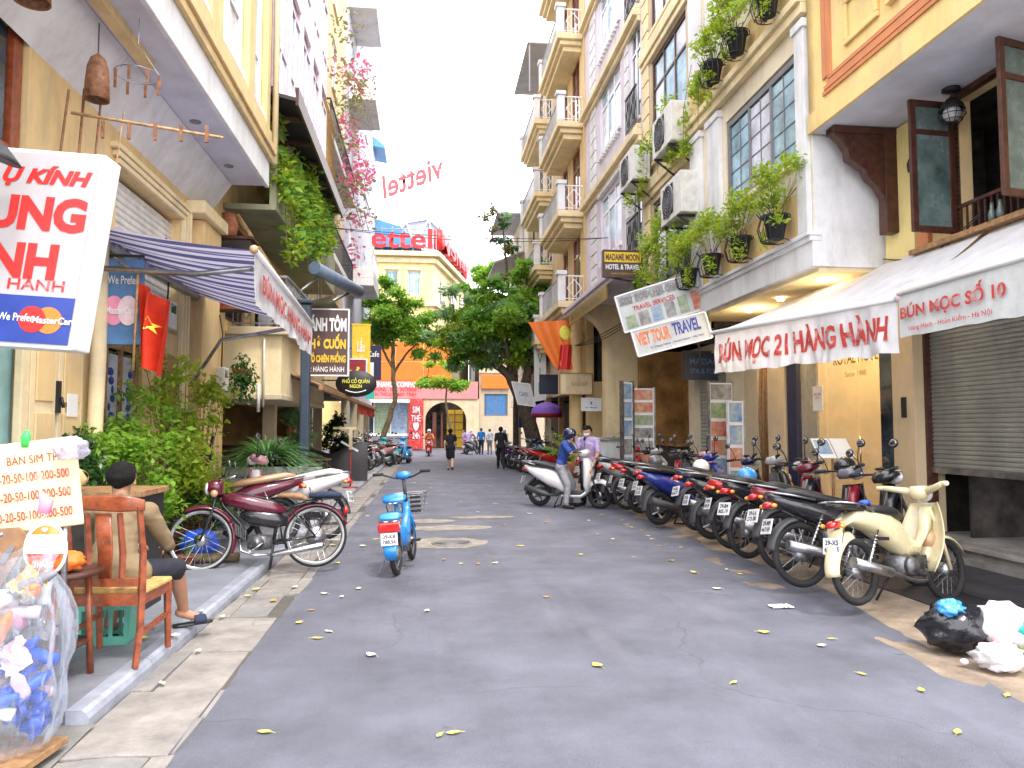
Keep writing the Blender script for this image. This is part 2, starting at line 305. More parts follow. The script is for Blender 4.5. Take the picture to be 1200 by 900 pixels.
mat('planter_conc', (.38,.38,.37), rough=.9, var=.2, spots=.4); mat('red_pale', (.42,.06,.07), rough=.6, bump=0); mat('bluepipe', (.035,.055,.085), rough=.5, var=.12, streak=.3); mat('tarp_blue', (.15,.2,.28), rough=.5); mat('purple', (.22,.1,.5), rough=.6); mat('blue_plastic', (.02,.1,.65), rough=.35)
mat('canopy_dark', (.04,.035,.04), rough=.7); mat('canopy_wood', (.38,.2,.1), rough=.6, var=.3, scale=5, streak=.5); mat('straw', (.6,.38,.13), rough=.8, var=.3, scale=16); mat('acwhite', (.68,.66,.62), rough=.5, streak=.5); mat('roofblue', (.08,.28,.55), rough=.4)
mat('cable', (.02,.02,.02), rough=.6, bump=0)
for n, c, c2 in (('leaf_a', (.36,.58,.07), (.17,.36,.035)), ('leaf_b', (.24,.48,.08), (.09,.25,.035)), ('leaf_c', (.5,.58,.05), (.2,.36,.03)), ('leaf_d', (.38,.58,.28), (.18,.34,.14)), ('leaf_y', (.6,.52,.05), (.3,.32,.04)), ('leaf_dk', (.08,.21,.05), (.03,.09,.02)), ('leaf_strap', (.22,.42,.14), (.07,.2,.05)), ('bougain', (.75,.12,.32), (.5,.15,.2)), ('leaf_br', (.35,.3,.12), (.15,.18,.05))):
    mat(n, c, rough=.5, scale=2.5 if n != 'leaf_strap' else 9, col2=c2, bump=0, trans=.5, spec=.4)
mat('bark', (.12,.09,.065), rough=.95, var=.35, scale=9, bump=.8, bscale=25); mat('bark_lt', (.2,.15,.08), rough=.95, var=.35, scale=9, bump=.8, bscale=25)
mat('fallen', (.75,.62,.12), rough=.6, var=.25, bump=0); mat('fallen_pale', (.75,.72,.5), rough=.6, var=.2, bump=0); mat('fallen_or', (.6,.28,.06), rough=.6, bump=0)
mat('skin', (.58,.32,.2), rough=.5, var=.06, bump=.05, spec=.4); mat('skin_dk', (.45,.22,.13), rough=.5, var=.08); mat('skin_pale', (.7,.45,.34), rough=.5)
mat('hair', (.01,.008,.008), rough=.75, spec=.2, var=.3, bump=.4, bscale=120); mat('hair_br', (.12,.05,.02), rough=.5, bump=.4, bscale=90)
for n, c in (('c_tan', (.24,.17,.095)), ('c_black', (.012,.012,.018)), ('c_navy', (.02,.03,.07)), ('c_blue', (.03,.07,.3)), ('c_lilac', (.46,.36,.62)), ('c_grey', (.3,.3,.33)), ('c_bright', (.03,.25,.7)), ('c_white', (.7,.7,.75)), ('c_orange', (.75,.25,.1)), ('c_shorts', (.018,.018,.03)), ('c_red', (.5,.05,.05))):
    mat(n, c, rough=.85, var=.08, bump=.12, bscale=90, sheen=.3)
for n, c in (('p_maroon', (.11,.008,.025)), ('p_black', (.014,.014,.018)), ('p_blue', (.015,.03,.22)), ('p_white', (.8,.78,.78)), ('p_silver', (.4,.4,.42)), ('p_red', (.5,.015,.02)), ('p_cream', (.66,.58,.36)), ('p_ebike', (.02,.22,.62)), ('p_navy', (.01,.015,.06)), ('p_teal', (.02,.42,.42)), ('p_pink', (.5,.25,.27)), ('p_dkred', (.22,.01,.02)), ('p_tan', (.5,.3,.15)), ('p_orange', (.8,.1,.02)), ('p_grey', (.12,.12,.14)), ('p_sky', (.05,.3,.65))):
    paint(n, c)
mat('red_lens', (.6,.01,.01), rough=.12, coat=1, bump=0); mat('clear_lens', (.6,.6,.6), rough=.1, coat=1, bump=0); mat('plate', (.78,.78,.8), rough=.4, bump=0); mat('mirror', (.5,.53,.57), rough=.05, metal=1, bump=0); mat('kneeplastic', (.05,.05,.055), rough=.5)
mat('lamp_warm', (1,.8,.4), rough=.5, emit=(1,.72,.35,12)); mat('lamp_glass', (.7,.7,.72), rough=.3)
mat('wallpanel', (.55,.44,.24), rough=.35, var=.1, scale=2); mat('bag_black', (.012,.012,.018), rough=.18, bump=.9, bscale=9, spec=.7); mat('bag_white', (.78,.76,.78), rough=.3, bump=.9, bscale=12, trans=.2)
mat('bag_contents', (.7,.6,.5), rough=.5, col2=(.6,.1,.1), scale=9)
def clear_plastic(name, col, alpha, scale=5, rough=.12):
    m = mat(name, col, rough=rough, bump=.8, bscale=scale, alpha=1, spec=.8); N = m.node_tree.nodes; L = m.node_tree.links
    b = N['Principled BSDF']; t = N.new('ShaderNodeBsdfTransparent'); ms = N.new('ShaderNodeMixShader')
    fr = N.new('ShaderNodeLayerWeight'); fr.inputs[0].default_value = .35; ad = N.new('ShaderNodeMath'); ad.operation = 'MULTIPLY_ADD'; ad.inputs[1].default_value = .6; ad.inputs[2].default_value = alpha
    L.new(fr.outputs['Facing'], ad.inputs[0]); L.new(ad.outputs[0], ms.inputs[0]); L.new(t.outputs[0], ms.inputs[1]); L.new(b.outputs[0], ms.inputs[2]); L.new(ms.outputs[0], N['Material Output'].inputs[0]); return m
clear_plastic('film', (.5,.56,.66), .1); clear_plastic('door_glass', (.75,.7,.55), .12, 1, .03); clear_plastic('film_white', (.6,.55,.7), .3, 14)
stripes('awning_stripe', (.1,.1,.24), (.6,.58,.75), 1, 5.5, .5)

def wear(nm, under, amt=.6, sc=7):
    m = M(nm); N = m.node_tree.nodes; L = m.node_tree.links; b = N['Principled BSDF']; cur = b.inputs['Base Color'].links[0].from_socket; tc = N.new('ShaderNodeTexCoord')
    n = N.new('ShaderNodeTexNoise'); n.inputs['Scale'].default_value = sc; n.inputs['Detail'].default_value = 8; n.inputs['Roughness'].default_value = .75; L.new(tc.outputs['Object'], n.inputs['Vector'])
    r = N.new('ShaderNodeMapRange'); r.inputs[1].default_value = .5; r.inputs[2].default_value = .68; r.inputs[4].default_value = amt; L.new(n.outputs['Fac'], r.inputs[0])
    q = N.new('ShaderNodeMixRGB'); q.inputs[2].default_value = list(under)+[1]; L.new(r.outputs[0], q.inputs[0]); L.new(cur, q.inputs[1]); L.new(q.outputs[0], b.inputs['Base Color'])
wear('red', (.7,.62,.62), .5, 9); wear('red_faded', (.72,.6,.6), .8, 5); wear('white_fabric', (.42,.4,.4), .5, 2.2); wear('signwhite', (.3,.27,.25), .35, 3); wear('signgrey', (.38,.37,.33), .5, 3); wear('yellow_print', (.5,.35,.1), .4, 6); wear('pink_panel', (.6,.4,.4), .4, 1)
for nm in ('cream', 'cream_lt', 'offwhite', 'white_wall', 'beige', 'stone', 'lavender', 'yellow', 'ochre', 'soffit'): wear(nm, (.4,.36,.31), .38, .9)
for nm in ('concrete', 'concrete_b', 'walk'): grain(M(nm), 60, .3); cracks(M(nm), 1.1)
# ================================================================ the setting
def sheet(name, u0, u1, v0, v1, z, mt, nu=1, nv=1, jitter=None):
    b = MB(); b.grid(lambda a, c: (u0+(u1-u0)*a, v0+(v1-v0)*c, z), nu, nv, False)
    return structure(b.build(name, mt, rz=A, fix=False) if True else None)
sheet('ground', -400, 400, -400, 500, -.06, 'walk_far')
# the road: one sheet with a wandering, broken edge on both sides
def edge_l(v): return -1.24 + .06*noise.noise((v*1.1, 0, 0)) + .025*noise.noise((v*6, 1, 0)) - (.25*max(0, v-24)/20)
def edge_r(v): return (3.95 if v > 7.5 else 3.45+.5*min(1, max(0, (v-3.8)/3.2))) + .07*noise.noise((v*1.3, 5, 0)) + .03*noise.noise((v*7, 5, 0))
b = MB(); vs_ = [-8+i*.12 for i in range(int(53/.12))]
b.grid(lambda a, c: ((lambda v: ((edge_l(v)+(edge_r(v)-edge_l(v))*c), v, .0))(-8+53*a)), 440, 6, True)
structure(b.build('road', 'asphalt', rz=A, fix=False))
sheet('cross_street', -60, 60, 45, 57.6, -.004, 'asphalt')
structure(MB().box(-60, 60, 57.6, 59, -.1, .12).build('far_pavement', 'walk_far', rz=A))
# worn repair patches round the manhole
for i, (cu, cv, ru, rv) in enumerate(((.25, 10.6, .62, .5), (.35, 12.2, .7, .32), (1.0, 13.6, .6, .22), (.1, 13.1, .4, .3))):
    b = MB(); n = 22; z = .004+.001*i
    pts = [(cu+ru*cos(2*pi*k/n)*(1+.35*noise.noise((k*.9, i, 0))), cv+rv*sin(2*pi*k/n)*(1+.35*noise.noise((k*.9, i, 3))), z) for k in range(n)]
    b.add(pts, [tuple(range(n))]); structure(b.build('road_patch', 'patch', rz=A, fix=False))
mh = thing('manhole_cover', 'round iron manhole cover set in the broken patch of the road', 'manhole cover', S(.35, 10.55, .006), A)
MB().lathe([(.001, .004), (.25, .004), (.25, 0)], 24).build('cover_plate', 'engine', mh); MB().torus((0, 0, .002), .27, .015, 'z', 24, 6).build('cover_ring', 'concrete', mh)
# left gutter: mortar bed with flags laid on it
gut = thing('gutter', 'x', 'x', (0, 0, 0), A); del gut['label']; del gut['category']; gut['kind'] = 'structure'
MB().box(-1.78, -1.2, -6, 45, -.05, -.012).build('mortar_bed', 'grout', gut)
r = random.Random(3); v = 1.2; k = 0
while v < 24:
    L_ = r.uniform(.75, 1.15); u1 = -1.34 if r.random() < .6 else -1.26
    for (a0, a1, s) in ([(-1.775, u1, 0)] if r.random() < .55 else [(-1.775, -1.66, 0), (-1.655, u1, 0)]) + [(u1+.012, -1.215, 1)]:
        if s and r.random() < .25: continue
        n_sub = 1 if not s else 2
        for q in range(n_sub):
            w0 = v + L_*q/n_sub + .012; w1 = v + L_*(q+1)/n_sub - .008
            j = lambda x: x + r.uniform(-.012, .012)
            z = r.uniform(.0, .014); t = r.uniform(-.006, .006)
            P = [(j(a0), j(w0), z), (j((a0+a1)/2), j(w0), z), (j(a1), j(w0), z+t), (j(a1), j(w1), z+t), (j(a0+(a1-a0)*.4), j(w1), z), (j(a0), j(w1), z)]
            b = MB(); n = len(P); b.add(P + [(x, y, -.03) for x, y, _ in P], [tuple(range(n))] + [(i, i+n, (i+1)%n+n, (i+1)%n) for i in range(n)])
            b.build('flagstone', r.choice(('concrete', 'concrete_b')), gut, bevel=.006)
    v += L_
MB().box(-1.775, -1.215, v, 45, -.03, .004).build('gutter_strip', 'concrete', gut)
# left kerb and pavement
kerb = thing('kerb', 'x', 'x', (0, 0, 0), A); del kerb['label']; del kerb['category']; kerb['kind'] = 'structure'
v = 4.28; first = None
prof = [(-1.9, -.05), (-1.785, -.05), (-1.78, .06), (-1.795, .09), (-1.82, .104), (-1.9, .106)]
while v < 44:
    b = MB(); n = len(prof); e = v + (.93 if v < 24 else 4)
    b.add([(x+.0, v+.005, z) for x, z in prof] + [(x, e-.005, z) for x, z in prof], [tuple(range(n)), tuple(reversed(range(n, 2*n)))] + [(i, i+n, (i+1)%n+n, (i+1)%n) for i in range(n)])
    b.build('kerbstone', 'kerb', kerb); v = e
structure(MB().box(-9, -1.902, 4.3, 13.5, -.05, .1).build('left_pavement', 'walk', rz=A))
structure(MB().box(-9, -1.902, 13.5, 44, -.05, .104).build('far_left_pavement', 'walk_far', rz=A))
b = MB(); b.grid(lambda a, c: (-6+4.25*c, -6+10.29*a, (.03+.05*min(1, max(0, (a-.85)/.15)))*1 + .012*noise.noise((a*14, c*6, 0)) - .05*(c > .93)*1), 60, 24)
structure(b.build('broken_concrete_apron', 'concrete', rz=A, fix=False))
# right side: a strip of brown concrete, then dark stone slabs
b = MB(); b.grid(lambda a, c: (3.3+1.2*c, 2+43*a, -.004 + .05*min(1, max(0, (c-.5)/.4)) + .012*noise.noise((a*90, c*3, 0))), 300, 8)
structure(b.build('concrete_strip', 'brown_conc', rz=A, fix=False))
pv = thing('right_pavement', 'x', 'x', (0, 0, 0), A); del pv['label']; del pv['category']; pv['kind'] = 'structure'
r = random.Random(5); v = 2.0
MB().box(4.4, 9, -4, 45, -.08, .04).build('slab_bed', 'grout', pv)
while v < 16:
    for q in range(3):
        MB().box(4.42+.6*q+.004, 4.42+.6*(q+1)-.004, v+.004, v+.6-.004, .02, .056+r.uniform(0, .005)).build('slab', 'dark_slab', pv)
    v += .6
MB().box(4.42, 6.2, v, 45, .02, .058).build('slab_strip', 'walk_far', pv)
# ================================================================ building helper (coordinates in the street frame)
class Bld:
    def __init__(s, name, label, cat, u, v, z=0, group=None):
        s.o = Vector((u, v, z)); s.root = thing(name, label, cat, S(u, v, z), A, group)
    def part(s, name, mb, mt, parent=None, **k):
        mb.v = [tuple(Vector(p)-s.o) for p in mb.v]; return mb.build(name, mt, parent or s.root, **k)
    def text(s, name, body, mt, origin, right, up, h, w=None, parent=None, **k):
        return text(name, body, mt, parent or s.root, Vector(origin)-s.o, right, up, h, w, **k)
def wallgrid(mb, u0, u1, v0, v1, z0, z1, ops):
    vc = sorted({v0, v1, *[x for o in ops for x in (o[0], o[1])]}); zc = sorted({z0, z1, *[x for o in ops for x in (o[2], o[3])]})
    vc = [x for x in vc if v0 <= x <= v1]; zc = [x for x in zc if z0 <= x <= z1]
    for a, b_ in zip(vc, vc[1:]):
        run = None
        for c, d in zip(zc, zc[1:]):
            hole = any(o[0] <= a+1e-6 and b_ <= o[1]+1e-6 and o[2] <= c+1e-6 and d <= o[3]+1e-6 for o in ops)
            if hole:
                if run: mb.box(u0, u1, a, b_, run[0], run[1])
                run = None
            else: run = (run[0], d) if run else (c, d)
        if run: mb.box(u0, u1, a, b_, run[0], run[1])
    return mb
def window(B, s, up, v0, v1, z0, z1, nv=2, nz=1, frame='white_plastic', glass='glass_sky', sill='cream', head=None, bars=0, fw=.06, depth=.1, mull=None, parent=None):
    # s: +1 when the street is toward +u ; up: wall face
    d = up - s*depth
    m = MB(); t = .06
    ua, ub = sorted((d, d+s*t))
    m.box(ua, ub, v0, v1, z0, z0+fw).box(ua, ub, v0, v1, z1-fw, z1).box(ua, ub, v0, v0+fw, z0+fw, z1-fw).box(ua, ub, v1-fw, v1, z0+fw, z1-fw)
    vs = [v0+fw+(v1-v0-2*fw)*i/nv for i in range(nv+1)]; zs = [z0+fw+(z1-z0-2*fw)*i/nz for i in range(nz+1)] if not mull else [z0+fw, z0+(z1-z0)*mull, z1-fw]
    g = fw*.7
    for x in vs[1:-1]: m.box(ua+.003, ub-.003, x-g/2, x+g/2, z0+fw, z1-fw)
    for z in zs[1:-1]: m.box(ua+.006, ub-.006, v0+fw, v1-fw, z-g/2, z+g/2)
    w = B.part('window', m, frame, parent)
    pu = d + s*.02
    for a, b_ in zip(vs, vs[1:]):
        for c, e in zip(zs, zs[1:]):
            gl = glass if isinstance(glass, str) else glass[(len(w.children)) % len(glass)]
            B.part('pane', MB().box(min(pu, pu+s*.008), max(pu, pu+s*.008), a+g/2-.004, b_-g/2+.004, c+g/2-.004, e-g/2+.004), gl, w)
    if bars:
        q = MB()
        for i in range(bars): z = z0+(z1-z0)*(i+1)/(bars+1); q.box(min(d+s*.03, d+s*.04), max(d+s*.03, d+s*.04), v0+fw, v1-fw, z-.008, z+.008)
        for x in vs[:-1]: xx = x+(vs[1]-vs[0])/2; q.box(min(d+s*.033, d+s*.043), max(d+s*.033, d+s*.043), xx-.008, xx+.008, z0+fw, z1-fw)
        B.part('glazing_bar', q, frame, w)
    if sill: a, b_ = sorted((up-s*.05, up+s*.07)); B.part('sill', MB().box(a, b_, v0-.06, v1+.06, z0-.08, z0-.004), sill, w)
    if head: a, b_ = sorted((up-s*.05, up+s*.1)); B.part('hood_mould', MB().box(a, b_, v0-.1, v1+.1, z1+.03, z1+.12).box(a, b_-.03*(s > 0), v0-.05, v1+.05, z1+.12, z1+.17), head, w)
    return w
def louvre(mb, up, s, v0, v1, z0, z1, pitch=.075, d=.02):    # corrugated roller shutter surface
    n = int((z1-z0)/pitch); pts = []
    for i in range(n):
        z = z0+i*pitch; pts += [(0, z), (d, z+pitch*.25), (d, z+pitch*.7), (0, z+pitch*.92)]
    vs = [(up+s*a, v, z) for v in (v0, v1) for a, z in pts]; k = len(pts)
    mb.add(vs, [(i, i+1, k+i+1, k+i) for i in range(k-1)]); return mb
def rail(B, pts, z0, z1, mt='iron', step=.12, style='scroll', name='railing', parent=None):
    m = MB()
    for p, q in zip(pts, pts[1:]):
        p, q = Vector((*p, 0)), Vector((*q, 0)); L_ = (q-p).length; d = (q-p)/L_; n = max(1, int(L_/step))
        Z = Vector((0,0,1))
        m.bar(p+Z*z1, q+Z*z1, .045, .04); m.bar(p+Z*(z0+.06), q+Z*(z0+.06), .025)
        for i in range(n+1):
            x = p+d*L_*i/n; m.bar(x+Z*z0, x+Z*z1, .018)
        if style == 'scroll':
            k = max(1, int(L_/.42)); w = L_/k
            for i in range(k):
                c = p+d*(w*(i+.5))+Z*(z0+z1)/2; h = (z1-z0)*.36
                for a, b_ in (((-w*.4, 0), (0, h)), ((0, h), (w*.4, 0)), ((w*.4, 0), (0, -h)), ((0, -h), (-w*.4, 0))):
                    m.bar(c+d*a[0]+Z*a[1], c+d*b_[0]+Z*b_[1], .024)
    return B.part(name, m, mt, parent)
# ================================================================ RIGHT SIDE
# ---- R1: shuttered house with the yellow overhanging storey
B = Bld('yellow_shophouse', 'yellow shophouse with orange trim whose storey juts out over the closed roller shutter', 'building', 6.26, 6)
m = MB(); wallgrid(m, 6.26, 6.5, 3.2, 9.36, 3.42, 5.62, [(6.75, 8.08, 3.9, 5.56), (4.4, 5.9, 3.9, 5.56)]); m.box(6.27, 6.5, 3.2, 3.6, 0, 3.42); B.part('wall', m, 'cream')
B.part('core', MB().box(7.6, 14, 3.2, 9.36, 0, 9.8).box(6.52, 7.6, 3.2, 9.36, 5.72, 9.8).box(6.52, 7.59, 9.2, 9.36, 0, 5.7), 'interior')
B.part('pillar', MB().box(6.2, 6.6, 8.87, 9.32, .05, 3.46), 'beige', bevel=.01)
B.part('door_bell', MB().box(6.185, 6.2, 9.02, 9.12, 1.75, 2.02), 'black', bevel=.004)
B.part('side_pilaster', MB().box(6.2, 6.26, 8.5, 8.72, 3.46, 5.6), 'orange_trim')
B.part('cream_pilaster', MB().box(6.19, 6.26, 8.74, 9.34, 3.46, 5.6), 'pale_yellow')
m = MB(); louvre(m, 6.42, -1, 3.62, 8.86, 1.12, 2.95, .055, .014); sh = B.part('roller_shutter', m, 'shutter', fix=False)
B.part('shutter_bottom_bar', MB().box(6.38, 6.44, 3.62, 8.86, 1.05, 1.12), 'steel', sh)
B.part('guide_rail', MB().box(6.34, 6.46, 8.82, 8.868, .3, 2.95), 'wood_dark', sh)
B.part('shopfront_side', MB().box(6.5, 7.6, 8.3, 8.34, .3, 3.3), 'interior')
B.part('inner_floor', MB().box(6.2, 7.6, 3.2, 8.86, .0, .3).box(6.12, 6.2, 3.2, 8.86, 0, .12), 'concrete')
B.part('step', MB().box(6.1, 6.42, 3.2, 8.86, .22, .265).box(6.16, 6.2, 3.2, 8.86, .02, .219), 'marble' if 'marble' in MATS else 'concrete_b', bevel=.006)
B.part('soffit', MB().box(5.16, 6.5, 3.2, 9.36, 5.62, 5.7), 'soffit')
m = MB().box(5.15, 5.33, 3.2, 9.37, 5.7, 9.8).box(5.15, 6.5, 9.2, 9.37, 5.71, 9.8); B.part('upper_wall', m, 'yellow')
B.part('edge_beam', MB().box(5.125, 5.165, 3.2, 9.38, 5.6, 5.86), 'yellow', bevel=.004)
m = MB()
for i in range(4): m.box(5.125-.008*(i%2), 5.15, 3.2, 8.98-.05*i, 5.96+.055*i, 6.01+.055*i)
for i in range(4): m.box(5.125-.008*(i%2), 5.15, 8.93-.055*i, 8.98-.055*i, 6.18, 9.8)
B.part('trim_band', m, 'orange_trim')
for v0, v1, z0, z1 in ((7.75, 8.45, 6.36, 6.95), (6.2, 7.2, 6.36, 6.95), (4.4, 5.8, 6.36, 6.95), (6.2, 7.2, 7.1, 8.9)):
    m = MB(); f = .07
    m.box(5.11, 5.15, v0, v1, z0, z0+f).box(5.11, 5.15, v0, v1, z1-f, z1).box(5.11, 5.15, v0, v0+f, z0+f, z1-f).box(5.11, 5.15, v1-f, v1, z0+f, z1-f); B.part('moulded_panel', m, 'yellow', bevel=.01)
B.part('small_pilaster', MB().box(5.06, 5.15, 7.3, 7.62, 6.5, 9.8).box(5.08, 5.15, 7.36, 7.56, 6.36, 6.5), 'yellow', bevel=.01)
window(B, -1, 5.11, 7.8, 8.4, 7.1, 8.6, 2, 1, 'orange_trim', 'glass_sky', 'yellow', depth=-.01)
# casement leaves of the mezzanine window, one swung out at each jamb
def casement(v, z0, z1, wd, ang):
    w = MB(); f = .075; t = .045
    for bx in ((0, f, z0, z1), (wd-f, wd, z0, z1), (f, wd-f, z0, z0+f), (f, wd-f, z1-f, z1), (f, wd-f, z0+(z1-z0)*.74, z0+(z1-z0)*.74+.06)): w.box(-bx[1], -bx[0], 0, t, bx[2], bx[3])
    rot = Matrix.Translation(Vector((6.28, v, 0))) @ Matrix.Rotation(ang, 4, 'Z')
    w.v = [tuple(rot @ Vector(p)) for p in w.v]; o = B.part('casement_window', w, 'wood_dark', bevel=.004)
    for a, c in ((z0+f, z0+(z1-z0)*.74), (z0+(z1-z0)*.74+.06, z1-f)):
        p = MB().box(-wd+f, -f, .018, .026, a, c, rot); B.part('pane', p, 'glass_frost', o)
    return o
casement(8.07, 3.93, 5.53, .6, R(4)); casement(6.78, 3.93, 5.55, .62, R(14))
m = MB(); m.box(6.24, 6.34, 6.7, 6.76, 3.86, 5.6).box(6.24, 6.34, 8.08, 8.14, 3.86, 5.6).box(6.24, 6.34, 6.76, 8.08, 5.55, 5.61).box(6.2, 6.34, 6.76, 8.08, 3.83, 3.9)
B.part('window_frame', m, 'wood_dark'); B.part('wooden_shelf', MB().box(6.0, 6.24, 6.6, 8.6, 3.78, 3.84), 'wood')
m = MB()
for i in range(14): m.bar((6.3, 6.8+i*.095, 3.9), (6.3, 6.8+i*.095, 4.25), .02)
m.bar((6.3, 6.76, 4.25), (6.3, 8.08, 4.25), .04); B.part('window_rail', m, 'wood_dark')
# corbel under the overhang
prof = [(6.2, 4.25), (6.2, 5.6), (5.3, 5.6), (5.3, 5.52), (5.42, 5.42), (5.5, 5.3), (5.52, 5.18), (5.62, 5.12), (5.74, 5.04), (5.8, 4.92), (5.92, 4.82), (6.0, 4.68), (6.03, 4.5), (6.08, 4.38), (6.1, 4.27)]
m = MB().prism(prof, 9.06, 9.2); B.part('corbel', m, 'wood_dark', bevel=.012)
B.part('corbel_post', MB().box(6.02, 6.2, 9.04, 9.22, 4.2, 5.6).box(5.3, 6.2, 9.03, 9.23, 5.52, 5.615), 'wood_dark', bevel=.01)
# awning with the painted valance
L1 = thing('cage_lantern', 'black cage lantern hanging from the pale soffit beside the open casement windows', 'lantern', S(6.12, 7.9, 5.62), A)
MB().lathe([(.001, 0), (.1, -.005), (.1, -.03), (.03, -.045), (.012, -.05), (.012, -.12)], 16).build('ceiling_rose', 'iron', L1)
MB().lathe([(.012, -.12), (.05, -.13), (.12, -.2), (.14, -.26), (.142, -.27)], 16).build('hood', 'iron', L1, fix=False)
m = MB()
for k in range(10):
    a = 2*pi*k/10; m.tube([(.14*cos(a), .14*sin(a), -.26), (.145*cos(a), .145*sin(a), -.32), (.09*cos(a), .09*sin(a), -.41), (.02*cos(a), .02*sin(a), -.43)], .005, 4)
m.torus((0, 0, -.33), .145, .006, 'z', 20, 4); m.torus((0, 0, -.39), .11, .006, 'z', 20, 4); m.build('cage', 'iron', L1)
MB().ball((0, 0, -.3), (.1, .1, .1)).build('globe', 'lamp_glass', L1)

# cloth awnings
def cloth_quad(p00, p10, p01, p11, n=16, m_=10, sag=.06, seed=0, wav=.012):
    p00, p10, p01, p11 = map(Vector, (p00, p10, p01, p11))
    def f(a, c):
        p = (p00*(1-a)+p10*a)*(1-c) + (p01*(1-a)+p11*a)*c
        p = p.copy(); p.z -= sag*sin(pi*c)*(.6+.4*sin(pi*a)) ; p.z += wav*noise.noise((a*7+seed, c*5, seed)); return p
    return MB().grid(f, n, m_)
def valance(p, q, drop, n=60, seed=0, amp=.03, scal=.0):
    p, q = Vector(p), Vector(q); d = (q-p).normalized(); nrm = Vector((-d.y, d.x, 0))
    def f(a, c):
        x = p.lerp(q, a); w = amp*c*(noise.noise((a*9+seed, c*.8, seed))+.5*noise.noise((a*26+seed, c*2, seed))+.22*noise.noise((a*60+seed, c*3, seed)))
        return x + nrm*w*1.6 + Vector((0, 0, -c*(drop + .04*noise.noise((a*11+seed, 3, seed)) - scal*abs(sin(a*pi*9)))))
    return MB().grid(f, n, 8)
def drape_text(o, p, q, seed, amp, drop, zt):
    # push the print onto the wavy cloth
    p, q = Vector(p), Vector(q); Ln = (q-p).length; d = (q-p)/Ln; nrm = Vector((-d.y, d.x, 0))
    for v in o.data.vertices:
        a = (v.co-p).dot(d)/Ln; c = (zt-v.co.z)/drop
        v.co += nrm*(amp*c*(noise.noise((a*9+seed, c*.8, seed))+.5*noise.noise((a*26+seed, c*2, seed))+.22*noise.noise((a*60+seed, c*3, seed)))*1.6)
    o.data.update()
def subdivide(o, n=2):
    bm = bmesh.new(); bm.from_mesh(o.data); bmesh.ops.triangulate(bm, faces=bm.faces)
    for _ in range(n): bmesh.ops.subdivide_edges(bm, edges=[e for e in bm.edges if e.calc_length() > .03], cuts=1)
    bm.to_mesh(o.data); bm.free()

AW = Bld('white_awning', 'white awning slanting out over the glass hotel front, its ruffled valance painted with red capitals', 'awning', 6.2, 9.5)
D_, E_ = Vector((5.05, 7.45, 3.02)), Vector((4.15, 10.33, 3.0))
AW.part('canopy', cloth_quad((6.16, 7.45, 3.82), (6.16, 11.15, 3.86), D_, E_, seed=2), 'white_fabric')
AW.part('front_bar', MB().tube([D_+Vector((.0, -.02, 0)), E_+Vector((-.02, .04, 0))], .035, 10), 'white_plastic')
AW.part('end_cap', MB().ball(D_+Vector((-.0, -.05, .0)), .06, 10, 8), 'palepink')
v_ = AW.part('valance', valance(D_, E_, .6, n=110, seed=4, amp=.085), 'white_fabric', fix=False)
AW.part('folding_arm', MB().tube([(6.2, 8.0, 3.3), (5.4, 8.6, 3.12), (4.75, 8.5, 3.0)], .025, 6), 'steel'); AW.part('folding_arm', MB().tube([(6.2, 10.9, 3.3), (5.2, 10.6, 3.15), (4.35, 9.9, 3.0)], .025, 6), 'steel')
dd = (D_-E_).normalized(); nn = Vector((dd.y, -dd.x, 0)); nn = -nn if nn.x > 0 else nn
t_ = AW.text('lettering', 'BÚN MỌC 21 HÀNG HÀNH', 'red_faded', (E_+D_)/2+Vector((0, 0, -.32))+nn*.012, dd, (0, 0, 1), .42, 2.82, bold=.035, ext=0)
subdivide(t_, 3); drape_text(t_, D_-AW.o, E_-AW.o, 4, .085, .6, 3.0)

A2 = Bld('awning', 'long white awning over the roller shutter whose grey valance bears a big red number 10', 'awning', 6.2, 6.5)
D2, E2 = Vector((5.02, 7.38, 3.05)), Vector((4.98, 3.4, 3.05))
A2.part('canopy', cloth_quad((6.16, 7.38, 3.79), (6.16, 3.4, 3.79), D2, E2, n=24, seed=9, sag=.05), 'white_fabric')
A2.part('front_bar', MB().tube([D2, E2], .03, 10), 'white_plastic')
A2.part('valance', valance(D2+Vector((0, 0, -.02)), E2+Vector((0, 0, -.02)), .46, seed=8, amp=.012), 'signgrey', fix=False)
A2.text('lettering', 'BÚN MỌC SỐ 10', 'red_faded', (5.0, 6.58, 2.84), (0, -1, 0), (0, 0, 1), .23, 1.45, bold=.03, ext=.02)
A2.text('lettering', 'Hàng Hành - Hoàn Kiếm - Hà Nội', 'red', (5.0, 6.6, 2.65), (0, -1, 0), (0, 0, 1), .08, 1.15, bold=.01, ext=.02)
A2.part('fluorescent_tube', MB().tube([(5.3, 6.2, 2.72), (5.3, 5.0, 2.72)], .02, 8).box(5.27, 5.33, 5.0, 6.2, 2.735, 2.77), 'white_plastic')

